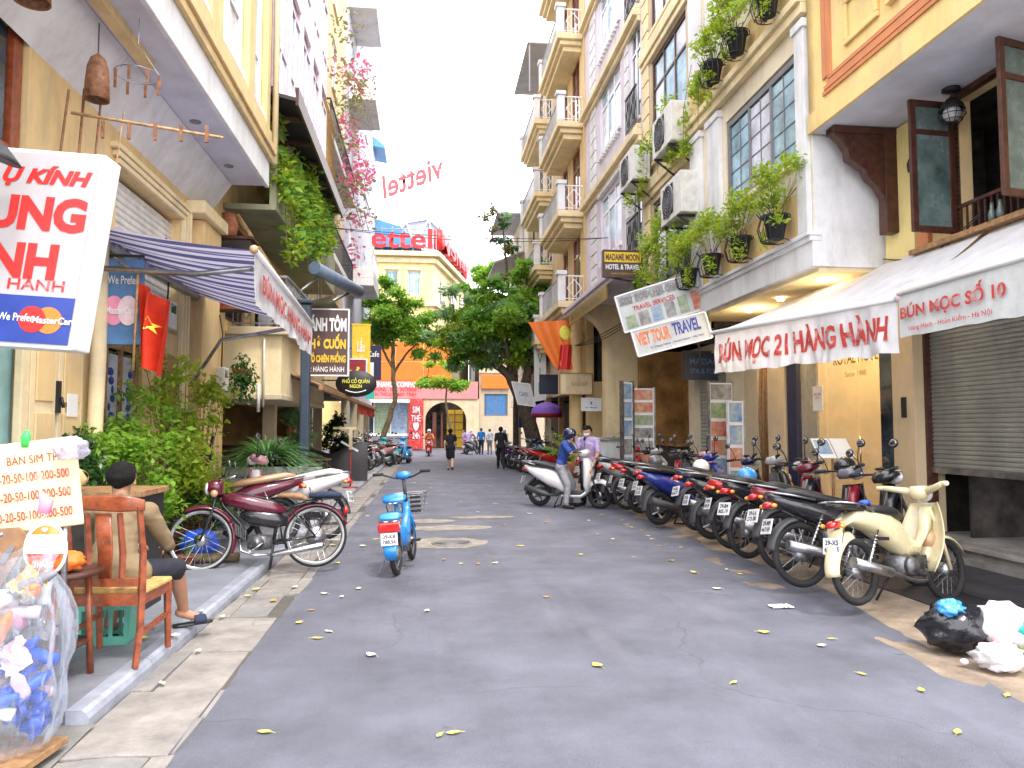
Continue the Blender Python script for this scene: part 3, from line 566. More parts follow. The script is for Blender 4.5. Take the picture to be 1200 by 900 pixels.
# ---- R2: white house with planter ledges, glass hotel front below
B = Bld('white_hotel_building', 'white house with two ledges of hanging pots above the lit glass hotel entrance', 'building', 6.26, 9.4)
m = MB(); wallgrid(m, 5.2, 5.5, 9.4, 14.1, 4.2, 12.6, [(9.75, 12.3, 5.4, 7.0), (9.75, 12.3, 8.7, 10.6)]); m.box(5.501, 6.4, 9.4, 9.55, 3.8, 12.6); B.part('wall', m, 'offwhite')
B.part('core', MB().box(5.56, 6.39, 9.56, 14.1, 4.3, 12.5).box(6.4, 14, 9.4, 14.1, 3.82, 12.5).box(9.2, 14, 9.4, 14.1, 0, 3.81), 'interior')
B.part('side_face', MB().box(5.2, 6.6, 9.385, 9.4, 3.8, 5.6), 'white_wall')
B.part('soffit', MB().box(5.26, 9.2, 9.42, 14.1, 3.74, 3.8), 'cream_lt')
m = MB().box(5.16, 5.3, 9.38, 14.12, 3.8, 4.15).box(5.12, 5.28, 9.37, 14.13, 4.151, 4.22).box(5.08, 5.29, 9.36, 14.14, 4.221, 4.28)
B.part('fascia', m, 'white_wall', bevel=.01)
B.part('planter_panel', MB().box(5.14, 5.2, 9.5, 14.0, 4.3, 4.9), 'ochre'); B.part('upper_cornice', MB().box(5.02, 5.2, 9.4, 14.1, 7.5, 7.62).box(5.08, 5.2, 9.4, 14.1, 7.35, 7.499), 'cream_lt', bevel=.01); B.part('top_cornice', MB().box(5.05, 5.2, 9.4, 14.1, 10.9, 11.05), 'cream_lt')
B.part('upper_planter_panel', MB().box(5.14, 5.2, 9.5, 13.9, 7.64, 8.2), 'ochre')
for v0, v1 in ((12.45, 13.0), (13.35, 13.9), (9.44, 9.7)): B.part('pilaster', MB().box(5.12, 5.2, v0, v1, 4.3, 7.3).box(5.09, 5.2, v0-.04, v1+.04, 7.16, 7.28).box(5.12, 5.2, v0, v1, 8.25, 10.8), 'white_wall', bevel=.008)
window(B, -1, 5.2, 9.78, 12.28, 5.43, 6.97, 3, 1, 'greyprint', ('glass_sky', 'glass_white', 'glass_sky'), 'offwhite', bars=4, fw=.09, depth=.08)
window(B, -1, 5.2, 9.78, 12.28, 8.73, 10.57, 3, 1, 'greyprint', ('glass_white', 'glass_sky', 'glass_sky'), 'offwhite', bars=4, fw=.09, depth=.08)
# lit lobby
B.part('lobby_floor', MB().box(6.15, 9.2, 9.33, 12.0, .05, .16), 'wallpanel'); 
m = MB()
for i in range(4): m.box(9.0-.01*(i % 2), 9.15, 9.4+i*.66, 10.05+i*.66, .16, 3.5)
m.box(6.6, 9.0, 11.93, 12.0, .16, 3.7).box(6.6, 9.0, 9.37, 9.43, .16, 3.7); B.part('lobby_wall', m, 'wallpanel')
for v in (10.1, 11.0): B.part('ceiling_light', MB().lathe([(.001, 0), (.12, 0), (.12, .03)], 14, Matrix.Translation(Vector((7.7, v, 3.7)))), 'lamp_warm')
for v, u in ((9.9, 5.6), (12.6, 5.7), (11.4, 5.7)): B.part('downlight', MB().lathe([(.001, 0), (.05, 0), (.07, .02), (.07, .05)], 12, Matrix.Translation(Vector((u, v, 3.69)))), 'lamp_warm')
for i, (u, v, z, e) in enumerate(((7.7, 10.6, 3.3, 75), (5.75, 12.5, 3.55, 18), (5.7, 10.0, 3.55, 18))):
    ld = bpy.data.lights.new('lobby_lamp', 'POINT'); ld.energy = e; ld.color = (1, .78, .45); ld.shadow_soft_size = .12; lo = bpy.data.objects.new('lobby_lamp', ld); C.objects.link(lo); lo.location = S(u, v, z)
d = B.part('glass_door', MB().box(6.3, 6.315, 9.4, 10.28, .18, 3.3), 'door_glass'); B.part('door_handle', MB().tube([(6.27, 10.2, 1.0), (6.27, 10.2, 1.5)], .012, 6), 'chrome', d)
B.part('glass_door', MB().box(6.302, 6.317, 10.3, 11.14, .18, 3.3), 'door_glass'); B.part('glass_door', MB().box(6.3, 6.315, 11.16, 11.95, .18, 3.3), 'door_glass')
B.part('door_head', MB().box(6.2, 6.5, 9.34, 12.0, 3.3, 3.74), 'cream')
B.part('door_post', MB().box(6.22, 6.42, 11.97, 12.3, .05, 3.74), 'navy', bevel=.008); B.part('door_post', MB().box(6.22, 6.42, 9.34, 9.62, .05, 3.3), 'glass_dark', bevel=.004)
B.part('brown_pillar', MB().box(6.2, 6.5, 12.35, 13.0, .05, 3.74), 'beige', bevel=.01)
B.part('notice', MB().box(6.29, 6.296, 11.25, 11.55, 1.9, 2.3), 'white_print'); B.text('notice_print', 'WELCOME\n3 5 4 2', 'red', (6.288, 11.4, 2.14), (0, -1, 0), (0, 0, 1), .1, .22)
B.text('lettering', 'ROYAL HOTEL', 'gold', (6.26, 10.2, 2.66), (0, -1, 0), (0, 0, 1), .17, 1.25, bold=.02, ext=.012)
B.text('lettering', 'Since 1988', 'gold', (6.26, 10.25, 2.42), (0, -1, 0), (0, 0, 1), .08, .55, bold=.0, ext=.01)
m = MB()
for i in range(26):
    v = 13.02+.45*(i/26); m.tube([(6.3+.04*sin(i*1.9), v, .1), (6.28+.05*sin(i*2.3), v+.01, 1.8), (6.32, v, 3.7)], .012, 5)
B.part('hanging_curtain', m, 'wood', kind='stuff'); 
B.part('door_jamb', MB().box(6.24, 6.5, 13.5, 14.08, .05, 3.74), 'stone')
# wiring on the corner
B.part('cable', MB().tube([(5.16, 14.0, 4.2), (5.1, 14.02, 3.7), (5.3, 14.0, 3.2), (5.25, 13.9, 2.8)], .02, 5).tube([(5.14, 13.9, 4.6), (5.0, 13.95, 3.9), (5.4, 13.7, 3.5), (6.1, 13.2, 3.3)], .015, 5), 'cable')

# ---- R3: stone-coloured house, brown windows, air conditioners
B = Bld('stone_house', 'narrow stone coloured house with brown framed windows and three air conditioners', 'building', 5.3, 14.12)
ops = [(14.5, 16.9, 4.9, 6.95), (14.5, 16.9, 7.9, 10.4), (14.5, 16.9, 11.1, 13.4)]
m = MB(); wallgrid(m, 5.3, 5.6, 14.12, 17.6, 4.0, 16, ops); B.part('wall', m, 'stone')
B.part('core', MB().box(5.66, 14, 14.12, 17.6, 3.5, 15.9).box(9, 14, 14.12, 17.6, 0, 3.49), 'interior')
B.part('soffit', MB().box(5.32, 9, 14.12, 17.6, 3.5, 3.6), 'offwhite'); B.part('beam', MB().box(5.32, 5.6, 14.13, 17.59, 3.61, 3.99), 'offwhite')
for z in (7.25, 10.6, 13.7): B.part('string_course', MB().box(5.18, 5.3, 14.14, 17.58, z, z+.28).box(5.23, 5.3, 14.14, 17.58, z-.15, z-.003), 'cream_lt', bevel=.015)
for z in (4.1, 7.55, 10.9):
    for k in range(7): B.part('quoin', MB().box(5.26, 5.3, 17.06, 17.56, z+k*.42, z+k*.42+.38), 'cream_lt', bevel=.012)
for k, o in enumerate(ops): window(B, -1, 5.3, *o, 3, 1, 'wood_dark', ('glass_sky', 'glass_white', 'glass_sky'), 'cream_lt', fw=.09, mull=.72)
m = MB(); louvre(m, 6.45, -1, 15.15, 17.0, .1, 3.3, .09, .014); B.part('roller_shutter', m, 'shutter_lt', fix=False)
B.part('door_jamb', MB().box(6.3, 6.6, 14.1, 15.12, .05, 3.5).box(6.3, 6.6, 17.02, 17.4, .05, 3.5).box(6.3, 6.6, 15.12, 17.02, 3.3, 3.5), 'offwhite')
def ac_unit(u, v, z, label, rz=0):
    o = thing('air_conditioner', label, 'air conditioner', S(u, v, z), A+rz, 'air conditioner units on the right house fronts')
    MB().box(-.42, 0, -.62, .62, .0, .82).build('casing', 'acwhite', o, bevel=.02)
    m = MB(); m.lathe([(.32, -.005), (.34, .015), (.3, .02)], 20, Matrix.Translation(Vector((-.425, .12, .42))) @ Matrix.Rotation(-pi/2, 4, 'Y'))
    for k in range(1, 5): m.torus((-.435, .12, .42), .065*k, .006, 'x', 18, 4)
    for k in range(6): a = pi*k/6; m.bar((-.435, .12-.3*cos(a), .42-.3*sin(a)), (-.435, .12+.3*cos(a), .42+.3*sin(a)), .006)
    m.build('fan_grille', 'greyprint', o); MB().box(-.43, -.425, .12-.3, .12+.3, .12, .72).build('fan_recess', 'interior', o)
    m = MB()
    for y in (-.45, .45): m.bar((-.44, y, -.03), (.1, y, -.03), .04).bar((-.4, y, -.04), (.1, y, -.42), .03)
    m.build('bracket', 'iron', o); MB().tube([(-.1, .62, .3), (-.05, .75, .25), (.1, .78, .0), (.12, .78, -.9)], .025, 6).build('hose', 'acwhite', o)
    return o
ac_unit(5.2, 17.35, 7.5, 'lowest grey air conditioner box at the corner beside the lavender wall')
ac_unit(5.2, 14.6, 7.35, 'topmost air conditioner, mounted under the blue window of the stone house')
ac_unit(5.2, 14.1, 5.75, 'air conditioner with trailing leaves over it above the tilted tour signs')

# ---- R4: lavender building
B = Bld('lavender_building', 'tall lavender building with white windows and cream cornices above the mouse grey entrance column', 'building', 5.3, 17.62)
FL = [5.95, 9.25, 12.35, 15.5, 18.7, 21.8]
ops = []
for z in FL[:-1]: ops += [(19.75, 22.2, z+.8, z+2.75), (17.8, 18.75, z+.25, z+2.8)]
m = MB(); wallgrid(m, 5.3, 5.6, 17.62, 24.3, 5.4, 24, ops); B.part('wall', m, 'lavender'); B.part('core', MB().box(5.8, 14, 17.62, 24.3, 5.4, 24).box(8.5, 14, 17.62, 24.3, 0, 5.39), 'interior')
for z in FL: B.part('cornice', MB().box(5.08, 5.3, 17.7, 24.4, z-.28, z-.1).box(5.16, 5.3, 17.7, 24.36, z-.099, z+.02).box(5.2, 5.3, 17.7, 24.33, z-.42, z-.282), 'cream_lt', bevel=.015)
for i, z in enumerate(FL[:-1]):
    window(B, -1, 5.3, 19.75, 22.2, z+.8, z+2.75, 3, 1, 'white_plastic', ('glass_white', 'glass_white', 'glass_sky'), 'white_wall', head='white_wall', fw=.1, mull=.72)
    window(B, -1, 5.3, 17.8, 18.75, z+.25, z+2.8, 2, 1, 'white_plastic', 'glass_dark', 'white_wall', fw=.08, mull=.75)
    rail(B, [(5.18, 17.78), (5.18, 18.78)], z+.1, z+1.05)
    for k in range(7): B.part('quoin', MB().box(5.265, 5.3, 22.75, 23.5, z+.06+k*.4, z+.06+k*.4+.36), 'white_wall', bevel=.012)
    for k in range(7): B.part('quoin', MB().box(5.265, 5.3, 18.86, 19.25, z+.06+k*.4, z+.06+k*.4+.36), 'white_wall', bevel=.012)
    q = MB(); [q.box(5.2, 5.3, 19.85+j*.25, 19.95+j*.25, z+.62, z+.71) for j in range(10)]; B.part('dentil_row', q, 'white_wall')
B.part('soffit', MB().box(5.28, 9, 17.7, 24.3, 5.3, 5.4), 'offwhite')
m = MB(); m.prism([(5.3, .05), (6.26, .05), (6.26, 5.3), (4.6, 5.3), (4.6, 5.1), (4.75, 5.0), (5.0, 4.85), (5.2, 4.6), (5.3, 4.3)], 21.6, 22.2); B.part('entrance_column', m, 'cream_lt', bevel=.02)
B.part('cornice_base', MB().box(4.55, 5.3, 17.7, 24.4, 5.305, 5.42).box(4.48, 5.3, 17.68, 24.42, 5.421, 5.56), 'lavender', bevel=.02)
B.part('name_board', MB().box(4.52, 4.56, 18.4, 23.4, 4.92, 5.3), 'gold'); B.text('lettering', 'HOTEL & TRAVEL AGENCY', 'brown_sign', (4.5, 20.9, 5.1), (0, -1, 0), (0, 0, 1), .2, 4.2, ext=.01)
B.part('warm_interior', MB().box(7.6, 7.7, 17.62, 21.6, 0, 5.3).box(6.26, 7.6, 21.5, 21.6, 0, 5.3), 'interior_warm')
B.part('counter', MB().box(6.5, 7.1, 18.5, 21.5, .05, 1.15), 'interior', bevel=.02); B.part('counter_top', MB().box(6.45, 7.15, 18.45, 21.55, 1.151, 1.2), 'wood')

# ---- R5: yellow building with stacked balconies
def balcony(B, v0, v1, z, uo=4.4, ui=5.3, wall='cream', under='cream_lt', white='white_wall'):
    B.part('balcony', MB().box(uo, ui, v0, v1, z, z+.22).box(uo+.12, ui, v0+.12, v1-.12, z-.16, z-.003).box(uo+.25, ui, v0+.25, v1-.25, z-.34, z-.163), under, bevel=.02)
    for v in (v0+.12, v1-.12): B.part('balcony_post', MB().box(uo+.0, uo+.26, v-.12, v+.14, z+.22, z+1.12).box(uo-.05, uo+.31, v-.17, v+.19, z+1.121, z+1.26), white, bevel=.015)
    rail(B, [(ui, v0+.1), (uo+.26, v0+.1)], z+.26, z+1.1, 'white_plastic'); rail(B, [(uo+.1, v0+.28), (uo+.1, v1-.28)], z+.26, z+1.1, 'greyroof', step=.16, style='')
B = Bld('balcony_building', 'cream yellow building with stacked corner balconies rising beyond the lavender one', 'building', 5.3, 24.35)
ops = [(25.3, 26.7, z+.1, z+2.4) for z in (6.1, 9.3, 12.5, 15.7, 18.9)] + [(27.6, 28.6, z+.1, z+2.4) for z in (6.1, 9.3, 12.5, 15.7)]
m = MB(); wallgrid(m, 5.3, 5.55, 24.4, 30.0, 3.2, 23, ops); m.box(5.3, 9, 24.41, 24.6, 0, 3.2); B.part('wall', m, 'cream'); B.part('core', MB().box(5.7, 14, 24.4, 30, 3.2, 23).box(8, 14, 24.6, 30, 0, 3.19), 'interior')
for o in ops: window(B, -1, 5.3, *o, 2, 1, 'wood_red', 'glass_dark', None, fw=.08, mull=.7)
for z in (5.75, 8.9, 12.05, 15.2, 18.4): balcony(B, 24.7, 29.0, z)
B.part('corner_column', MB().lathe([(.28, .05), (.24, .3), (.22, 4.5), (.3, 4.7), (.3, 4.85), (.22, 4.9), (.2, 5.7)], 14, Matrix.Translation(Vector((5.0, 24.75, 0)))), 'cream')
B.part('lattice_window', MB().box(5.9, 6.9, 24.385, 24.405, 3.4, 4.6), 'glass_white')
m = MB(); c = Vector((6.4, 24.37, 4.0))
for a, b_ in (((-.4, 0), (0, .5)), ((0, .5), (.4, 0)), ((.4, 0), (0, -.5)), ((0, -.5), (-.4, 0))): m.bar(c+Vector((a[0], 0, a[1])), c+Vector((b_[0], 0, b_[1])), .04)
m.box(5.88, 6.92, 24.36, 24.384, 4.6, 4.66).box(5.88, 6.92, 24.36, 24.384, 3.34, 3.4); B.part('lattice', m, 'iron')
B.part('shop_beam', MB().box(5.1, 5.5, 24.8, 30, 2.9, 3.2), 'beige'); B.part('shop_post', MB().box(5.3, 5.5, 26.8, 27.05, .05, 2.9), 'beige'); B.part('shop_post', MB().box(5.3, 5.5, 29.6, 29.9, .05, 2.9), 'wood')
B = Bld('far_balcony_building', 'farther cream building with dark railed balconies and a lean to canopy behind the big tree', 'building', 5.3, 30.1)
ops = [(31.3+q*2.4, 32.6+q*2.4, z+.1, z+2.3) for z in (5.6, 8.8, 12, 15.2) for q in range(2)]
m = MB(); wallgrid(m, 5.3, 5.55, 30.1, 36.5, 3.0, 18.6, ops); B.part('wall', m, 'beige'); B.part('core', MB().box(5.7, 14, 30.1, 36.5, 3.0, 18.6).box(7.5, 14, 30.1, 36.5, 0, 2.99), 'interior')
for o in ops: window(B, -1, 5.3, *o, 2, 1, 'wood_dark', 'glass_dark', None, fw=.08)
for z in (5.2, 8.4, 11.6, 14.8): balcony(B, 31.0, 35.8, z, 4.5)
B.part('roof_canopy', MB().box(4.2, 5.4, 30.9, 35.9, 18.3, 18.36).bar((4.3, 31, 18.3), (4.3, 31, 16.2), .05).bar((4.3, 35.7, 18.3), (4.3, 35.7, 16.2), .05), 'greyroof')
B.part('shop_post', MB().box(5.25, 5.5, 32.8, 33.1, .05, 3), 'beige')
B = Bld('distant_house', 'small grey canopied house at the far right end of the street', 'building', 5.0, 37)
ops = [(38+q*2.6, 39.3+q*2.6, z, z+1.7) for z in (4.6, 7.8, 10.9) for q in range(3)]
m = MB(); wallgrid(m, 5.0, 5.25, 36.6, 45, 2.9, 13.2, ops); B.part('wall', m, 'offwhite'); B.part('core', MB().box(5.4, 14, 36.6, 45, 2.9, 13.2).box(7.4, 14, 36.6, 45, 0, 2.89), 'interior')
for o in ops: window(B, -1, 5.0, *o, 2, 1, 'white_plastic', 'glass_dark', 'offwhite', fw=.08)
m = MB(); m.prism([(3.4, 10.2), (5.0, 10.9), (5.0, 10.98), (3.4, 10.28)], 38, 42.5); B.part('lean_to_roof', m, 'greyroof'); B.part('upper_canopy', MB().box(3.6, 5.0, 38.5, 43, 13.0, 13.08), 'greyroof')
rail(B, [(5.0, 38), (3.9, 38), (3.9, 42.5), (5.0, 42.5)], 7.3, 8.2, 'iron', .2, ''); B.part('balcony', MB().box(3.85, 5.0, 37.9, 42.6, 7.0, 7.28), 'beige')
B.part('shop_post', MB().box(4.9, 5.15, 40.8, 41.1, .05, 2.9), 'beige')
# ================================================================ LEFT SIDE
B = Bld('cream_shophouse', 'cream shophouse with a deep pale soffit and tall bluish windows over the optician signs', 'building', -3.48, 3)
ops = [(3.6, 6.85, .12, 2.75), (8.12, 9.55, .75, 2.62), (8.62, 10.8, 2.9, 4.55), (3.4, 6.75, 3.4, 5.2), (10.2, 11.2, .12, 2.6)]
m = MB(); wallgrid(m, -3.75, -3.48, 3.0, 12.2, .0, 5.5, ops); B.part('wall', m, 'cream')
B.part('core', MB().box(-9, -4.0, 3, 12.2, 0, 12).box(-4.0, -2.9, 3, 12.18, 5.62, 12), 'interior'); B.part('end_wall', MB().box(-8.9, -3.5, 12.0, 12.2, 0, 5.5), 'cream')
# moulding round the shutter
m = MB()
for i in range(3):
    a = .07*i; m.box(-3.48, -3.42+.02*i, 8.55-a, 10.84+a, 4.56+a, 4.62+a).box(-3.48, -3.42+.02*i, 10.8+a, 10.86+a, 2.6, 4.56+a)
B.part('door_moulding', m, 'cream_lt', bevel=.008)
m = MB(); louvre(m, -3.62, 1, 8.6, 10.82, 2.9, 4.55, .085, .02); B.part('roller_shutter', m, 'acwhite', fix=False)
m = MB()
for v0, v1 in ((6.9, 7.35), (7.4, 7.88)):
    d = MB().box(-3.5, -3.44, v0, v1, .12, 2.75); dl = B.part('door_leaf', d, 'cream_lt', bevel=.006)
    for z0, z1 in ((.25, .95), (1.05, 1.75), (1.85, 2.6)): B.part('raised_panel', MB().box(-3.44, -3.42, v0+.07, v1-.07, z0, z1), 'cream', dl, bevel=.012)
B.part('latch', MB().box(-3.44, -3.415, 7.34, 7.4, 1.75, 2.05).tube([(-3.4, 7.37, 1.9), (-3.38, 7.37, 1.8)], .015, 6), 'iron')
B.part('curtain_door', MB().box(-3.56, -3.54, 3.6, 6.8, .14, 2.72), 'glass_teal'); B.part('door_stile', MB().box(-3.5, -3.43, 6.74, 6.86, .12, 2.75), 'cream_lt', bevel=.01)
B.part('meter_label', MB().box(-3.418, -3.41, 7.52, 7.72, 1.72, 1.94), 'white_print'); 
B.part('drain_pipe', MB().tube([(-3.36, 8.0, .1), (-3.36, 8.0, 1.7), (-3.34, 7.98, 2.4), (-3.36, 8.0, 4.2)], .075, 12), 'cream_lt')
w = window(B, 1, -3.48, 8.14, 9.53, .78, 2.6, 3, 2, 'wood', 'glass_dark', 'cream', fw=.09, mull=.35)
for k, v in enumerate((8.36, 8.83, 9.3)):
    m = MB(); rg = random.Random(k)
    for i in range(9):
        z = 1.45+i*.1; m.ball((-3.548, v+rg.uniform(-.06, .06), z), (.004, rg.uniform(.04, .1), .05), 8, 4)
    B.part('vase_painting', MB().box(-3.553, -3.549, v-.16, v+.16, 1.36, 2.45), 'glass_white', w); B.part('blue_flower_print', m, 'signblue', w)
window(B, 1, -3.48, 3.5, 6.72, 3.42, 5.18, 3, 1, 'wood_red', 'glass_dark', 'wood_red', fw=.14, mull=.3)
B.part('dark_doorway', MB().box(-3.74, -3.6, 10.2, 11.2, .12, 2.6), 'interior'); B.part('narrow_shutter', MB().box(-3.5, -3.44, 10.25, 10.7, .12, 2.6), 'wood', bevel=.01)
B.part('narrow_shutter', MB().box(-3.5, -3.44, 10.9, 11.2, .12, 2.6), 'cream_lt', bevel=.01); B.part('pier', MB().box(-3.48, -3.3, 11.3, 12.2, .1, 4.7), 'cream', bevel=.01); B.part('cornice', MB().box(-3.48, -3.2, 10.95, 12.22, 4.71, 4.9), 'cream_lt', bevel=.02)
# overhanging upper floor
B.part('soffit', MB().box(-3.74, -2.62, 3, 12.08, 5.5, 5.6), 'soffit'); B.part('sloped_soffit', MB().add([(-3.48, 3, 4.95), (-3.48, 12.05, 4.95), (-3.12, 12.05, 5.49), (-3.12, 3, 5.49)], [(0, 1, 2, 3)]), 'white_wall')
B.part('soffit_beam', MB().box(-3.02, -2.9, 3, 8.05, 5.4, 5.5), 'cream'); 
m = MB().box(-2.62, -2.56, 3, 12.12, 5.48, 5.9); B.part('white_fascia', m, 'white_wall', bevel=.01)
m = MB().box(-2.66, -2.5, 3, 12.14, 5.901, 6.02).box(-2.66, -2.46, 3, 12.16, 6.021, 6.14).box(-2.66, -2.53, 3, 12.13, 6.141, 6.4); B.part('cornice_moulding', m, 'cream', bevel=.012)
ops = [(4.2, 6.6, 6.6, 10), (7.0, 8.85, 6.6, 10), (9.35, 10.65, 6.6, 10), (11.05, 11.85, 6.6, 10)]
m = MB(); wallgrid(m, -2.9, -2.66, 3, 12.1, 5.6, 11.5, ops); B.part('upper_wall', m, 'cream_lt')
for o in ops: window(B, 1, -2.66, *o, 2, 1, 'white_plastic', ('glass_white', 'glass_sky'), 'white_wall', fw=.08, mull=.25, depth=.08)
for v0, v1 in ((6.62, 6.98), (8.87, 9.33), (10.67, 11.03), (11.87, 12.1)): B.part('pilaster', MB().box(-2.66, -2.56, v0, v1, 6.4, 11.4), 'cream', bevel=.012)
for v in (9.6, 11.2): B.part('downlight', MB().lathe([(.001, 0), (.07, 0), (.07, .02)], 14, Matrix.Translation(Vector((-2.95, v, 5.49)))), 'greyprint')
B.part('downpipe', MB().tube([(-2.5, 12.2, 5.9), (-2.5, 12.2, 11)], .05, 8), 'cream_lt')

# ---- L2
B = Bld('vine_balcony_house', 'ochre house with vine covered balcony under a glazed projecting storey and dark soffit', 'building', -3.48, 12.25)
m = MB(); wallgrid(m, -3.8, -3.48, 12.25, 20.6, 3.3, 14, [(13.2, 14.6, 3.5, 5.3), (15.4, 16.8, 3.5, 5.3)]); m.box(-8, -3.48, 12.26, 12.4, 0, 3.3).box(-3.8, -3.48, 12.26, 13.2, 0, 3.3); B.part('wall', m, 'ochre')
B.part('core', MB().box(-9, -4.0, 12.3, 20.6, 3.3, 14).box(-9, -7.0, 12.5, 20.6, 0, 3.29), 'interior')
for o in ((13.2, 14.6, 3.5, 5.3), (15.4, 16.8, 3.5, 5.3)): window(B, 1, -3.48, *o, 2, 2, 'wood_dark', 'glass_dark', None, fw=.08)
B.part('mezzanine_box', MB().box(-4.0, -2.58, 13.5, 19, 2.22, 3.26), 'cream_lt'); B.part('mezzanine_slab', MB().box(-4.1, -2.45, 13.35, 19.1, 3.261, 3.4).box(-4.0, -2.56, 13.48, 19, 2.12, 2.219), 'stone', bevel=.015)
B.part('wall_pipe', MB().tube([(-2.95, 13.46, 1.9), (-2.95, 13.46, 2.4)], .03, 8).tube([(-2.86, 13.42, 2.0), (-2.86, 13.42, 3.2)], .02, 6), 'acwhite')
rail(B, [(-3.4, 13.4), (-2.5, 13.4), (-2.5, 19)], 3.4, 4.3, 'steel', .13, 'scroll'); B.part('handrail_pole', MB().tube([(-3.25, 12.9, 5.25), (-2.48, 13.9, 3.95)], .045, 8), 'bamboo')
B.part('balcony_parapet', MB().box(-2.72, -2.6, 12.9, 21, 5.35, 6.3).box(-3.48, -2.72, 12.9, 21, 5.35, 5.45), 'mossy', bevel=.01)
B.part('dark_soffit', MB().add([(-3.48, 12.3, 7.3), (-2.2, 12.3, 7.02), (-2.2, 18.9, 7.02), (-3.48, 18.9, 7.3), (-3.48, 12.3, 7.36), (-2.2, 12.3, 7.08), (-2.2, 18.9, 7.08), (-3.48, 18.9, 7.36)], [(0, 1, 2, 3), (4, 5, 6, 7), (0, 1, 5, 4), (1, 2, 6, 5), (2, 3, 7, 6), (3, 0, 4, 7)]), 'canopy_dark')
m = MB()
for i in range(6): m.box(-3.45, -2.22, 12.9+i*1.1, 13.0+i*1.1, 6.93, 6.999)
B.part('soffit_joists', m, 'wood_dark', kind='stuff'); B.part('edge_board', MB().box(-2.2, -2.15, 12.3, 18.95, 6.95, 7.25), 'wood_dark')
B.part('upper_storey', MB().box(-3.47, -2.66, 12.3, 18.7, 7.13, 14), 'lavender')
ops = [(12.5+i*1.28, 13.6+i*1.28, 7.35+k*2.6, 9.6+k*2.6) for i in range(5) for k in range(3)]
for o in ops: window(B, 1, -2.66, *o, 2, 1, 'palepink', ('glass_white', 'glass_sky', 'glass_white'), None, fw=.06, mull=.4, depth=-.02)
for v in (13.69, 14.97, 16.25, 17.53): B.part('mullion', MB().box(-2.66, -2.54, v-.05, v+.05, 7.15, 14), 'palepink')
rg = np.random.RandomState(4); P = []
for i in range(26):
    v = rg.uniform(12.9, 18.8); z = rg.uniform(5.9, 6.9); P.append(clump(rg, (-2.62+rg.uniform(-.2, .12), v, z), (.22, .45, .5), 170))
for i in range(10):
    v = rg.uniform(12.8, 17); P.append(clump(rg, (-2.5, v, rg.uniform(4.9, 6)), (.14, .3, .5), 80))
VN = thing('trailing_vine', 'thick bright green vine spilling over the mossy balcony parapet', 'climbing plant', S(-2.62, 15, 6.3), A)
off = np.array((-2.62, 15, 6.3))
leaves('foliage', np.concatenate(P)-off, .15, 'leaf_c', VN, seed=2); leaves('foliage', np.concatenate(P)[::2]-off+.03, .15, 'leaf_b', VN, seed=3)
m = MB(); r = random.Random(4)
for i in range(9):
    v = r.uniform(12.8, 18); m.tube([(.02, v-15, .2), (.08, v-14.8, -.5), (.1, v-14.7, -1.1-r.random()*.6)], .008, 4)
m.build('stem', 'bark_lt', VN)
bl = thing('straw_blind', 'rolled brown straw blind hanging high above the street left of the pale tower', 'blind', S(-2.75, 19.4, 10.2), A)
m = MB()
for i in range(30): m.tube([(-.04*sin(i*.2), 0, -i*.07), (-.04*sin(i*.2), 2.2, -i*.07)], .035, 5)
m.build('slat_panel', 'straw', bl, kind='stuff'); MB().tube([(0, -.05, .05), (0, 2.25, .05)], .05, 8).build('roller', 'wood', bl)
bl['label'] = 'brown straw blind hanging high on the left houses before the pale tower'

# ---- L3
B = Bld('pink_balcony_house', 'narrow pale house with bougainvillea spilling from its balconies next to the tower', 'building', -3.4, 19)
ops = [(20.6+i*2.6, 22+i*2.6, z, z+1.9) for i in range(3) for z in (4.2, 7.5, 10.6, 13.6, 16.6)]
m = MB(); wallgrid(m, -3.7, -3.4, 19, 29.8, 3.1, 19.5, ops); B.part('wall', m, 'cream_lt'); B.part('core', MB().box(-9, -4.0, 20.61, 29.8, 3.1, 19.4).box(-9, -6.6, 20.61, 29.8, 0, 3.09), 'interior')
for o in ops: window(B, 1, -3.4, *o, 2, 1, 'white_plastic', 'glass_dark', 'cream_lt', fw=.08)
for z in (6.6, 9.9): B.part('balcony', MB().box(-3.4, -2.75, 21, 28, z, z+.2), 'white_wall', bevel=.01); rail(B, [(-3.4, 21.05), (-2.8, 21.05), (-2.8, 27.9), (-3.4, 27.9)], z+.2, z+1.1, 'iron', .2, '')
rg = np.random.RandomState(9)
BG = thing('bougainvillea', 'loose pink flowering bougainvillea tumbling down in front of the pale tower', 'climbing plant', S(-2.7, 25, 10), A)
P = [clump(rg, (rg.uniform(-.3, .35)+.02*i, rg.uniform(-2.5, 3), rg.uniform(-2, 4.2)), (.45, .6, .5), 34) for i in range(20)]
Q = [clump(rg, (rg.uniform(-.3, .55), rg.uniform(-2, 4), rg.uniform(-2.5, 4.5)), (.4, .6, .45), 26) for i in range(22)]
leaves('foliage', np.concatenate(P), .18, 'leaf_br', BG, seed=5); leaves('blossom', np.concatenate(Q), .17, 'bougain', BG, seed=6, aspect=1.4)
m = MB(); r = random.Random(2)
for i in range(14):
    y = r.uniform(-2, 3); z = r.uniform(-2, 3); m.tube([(-.4, y, z), (0, y+.3, z+.7), (.4, y+.6, z+.5), (.6, y+.8, z-.2)], .012, 4)
m.build('branch', 'bark_lt', BG)

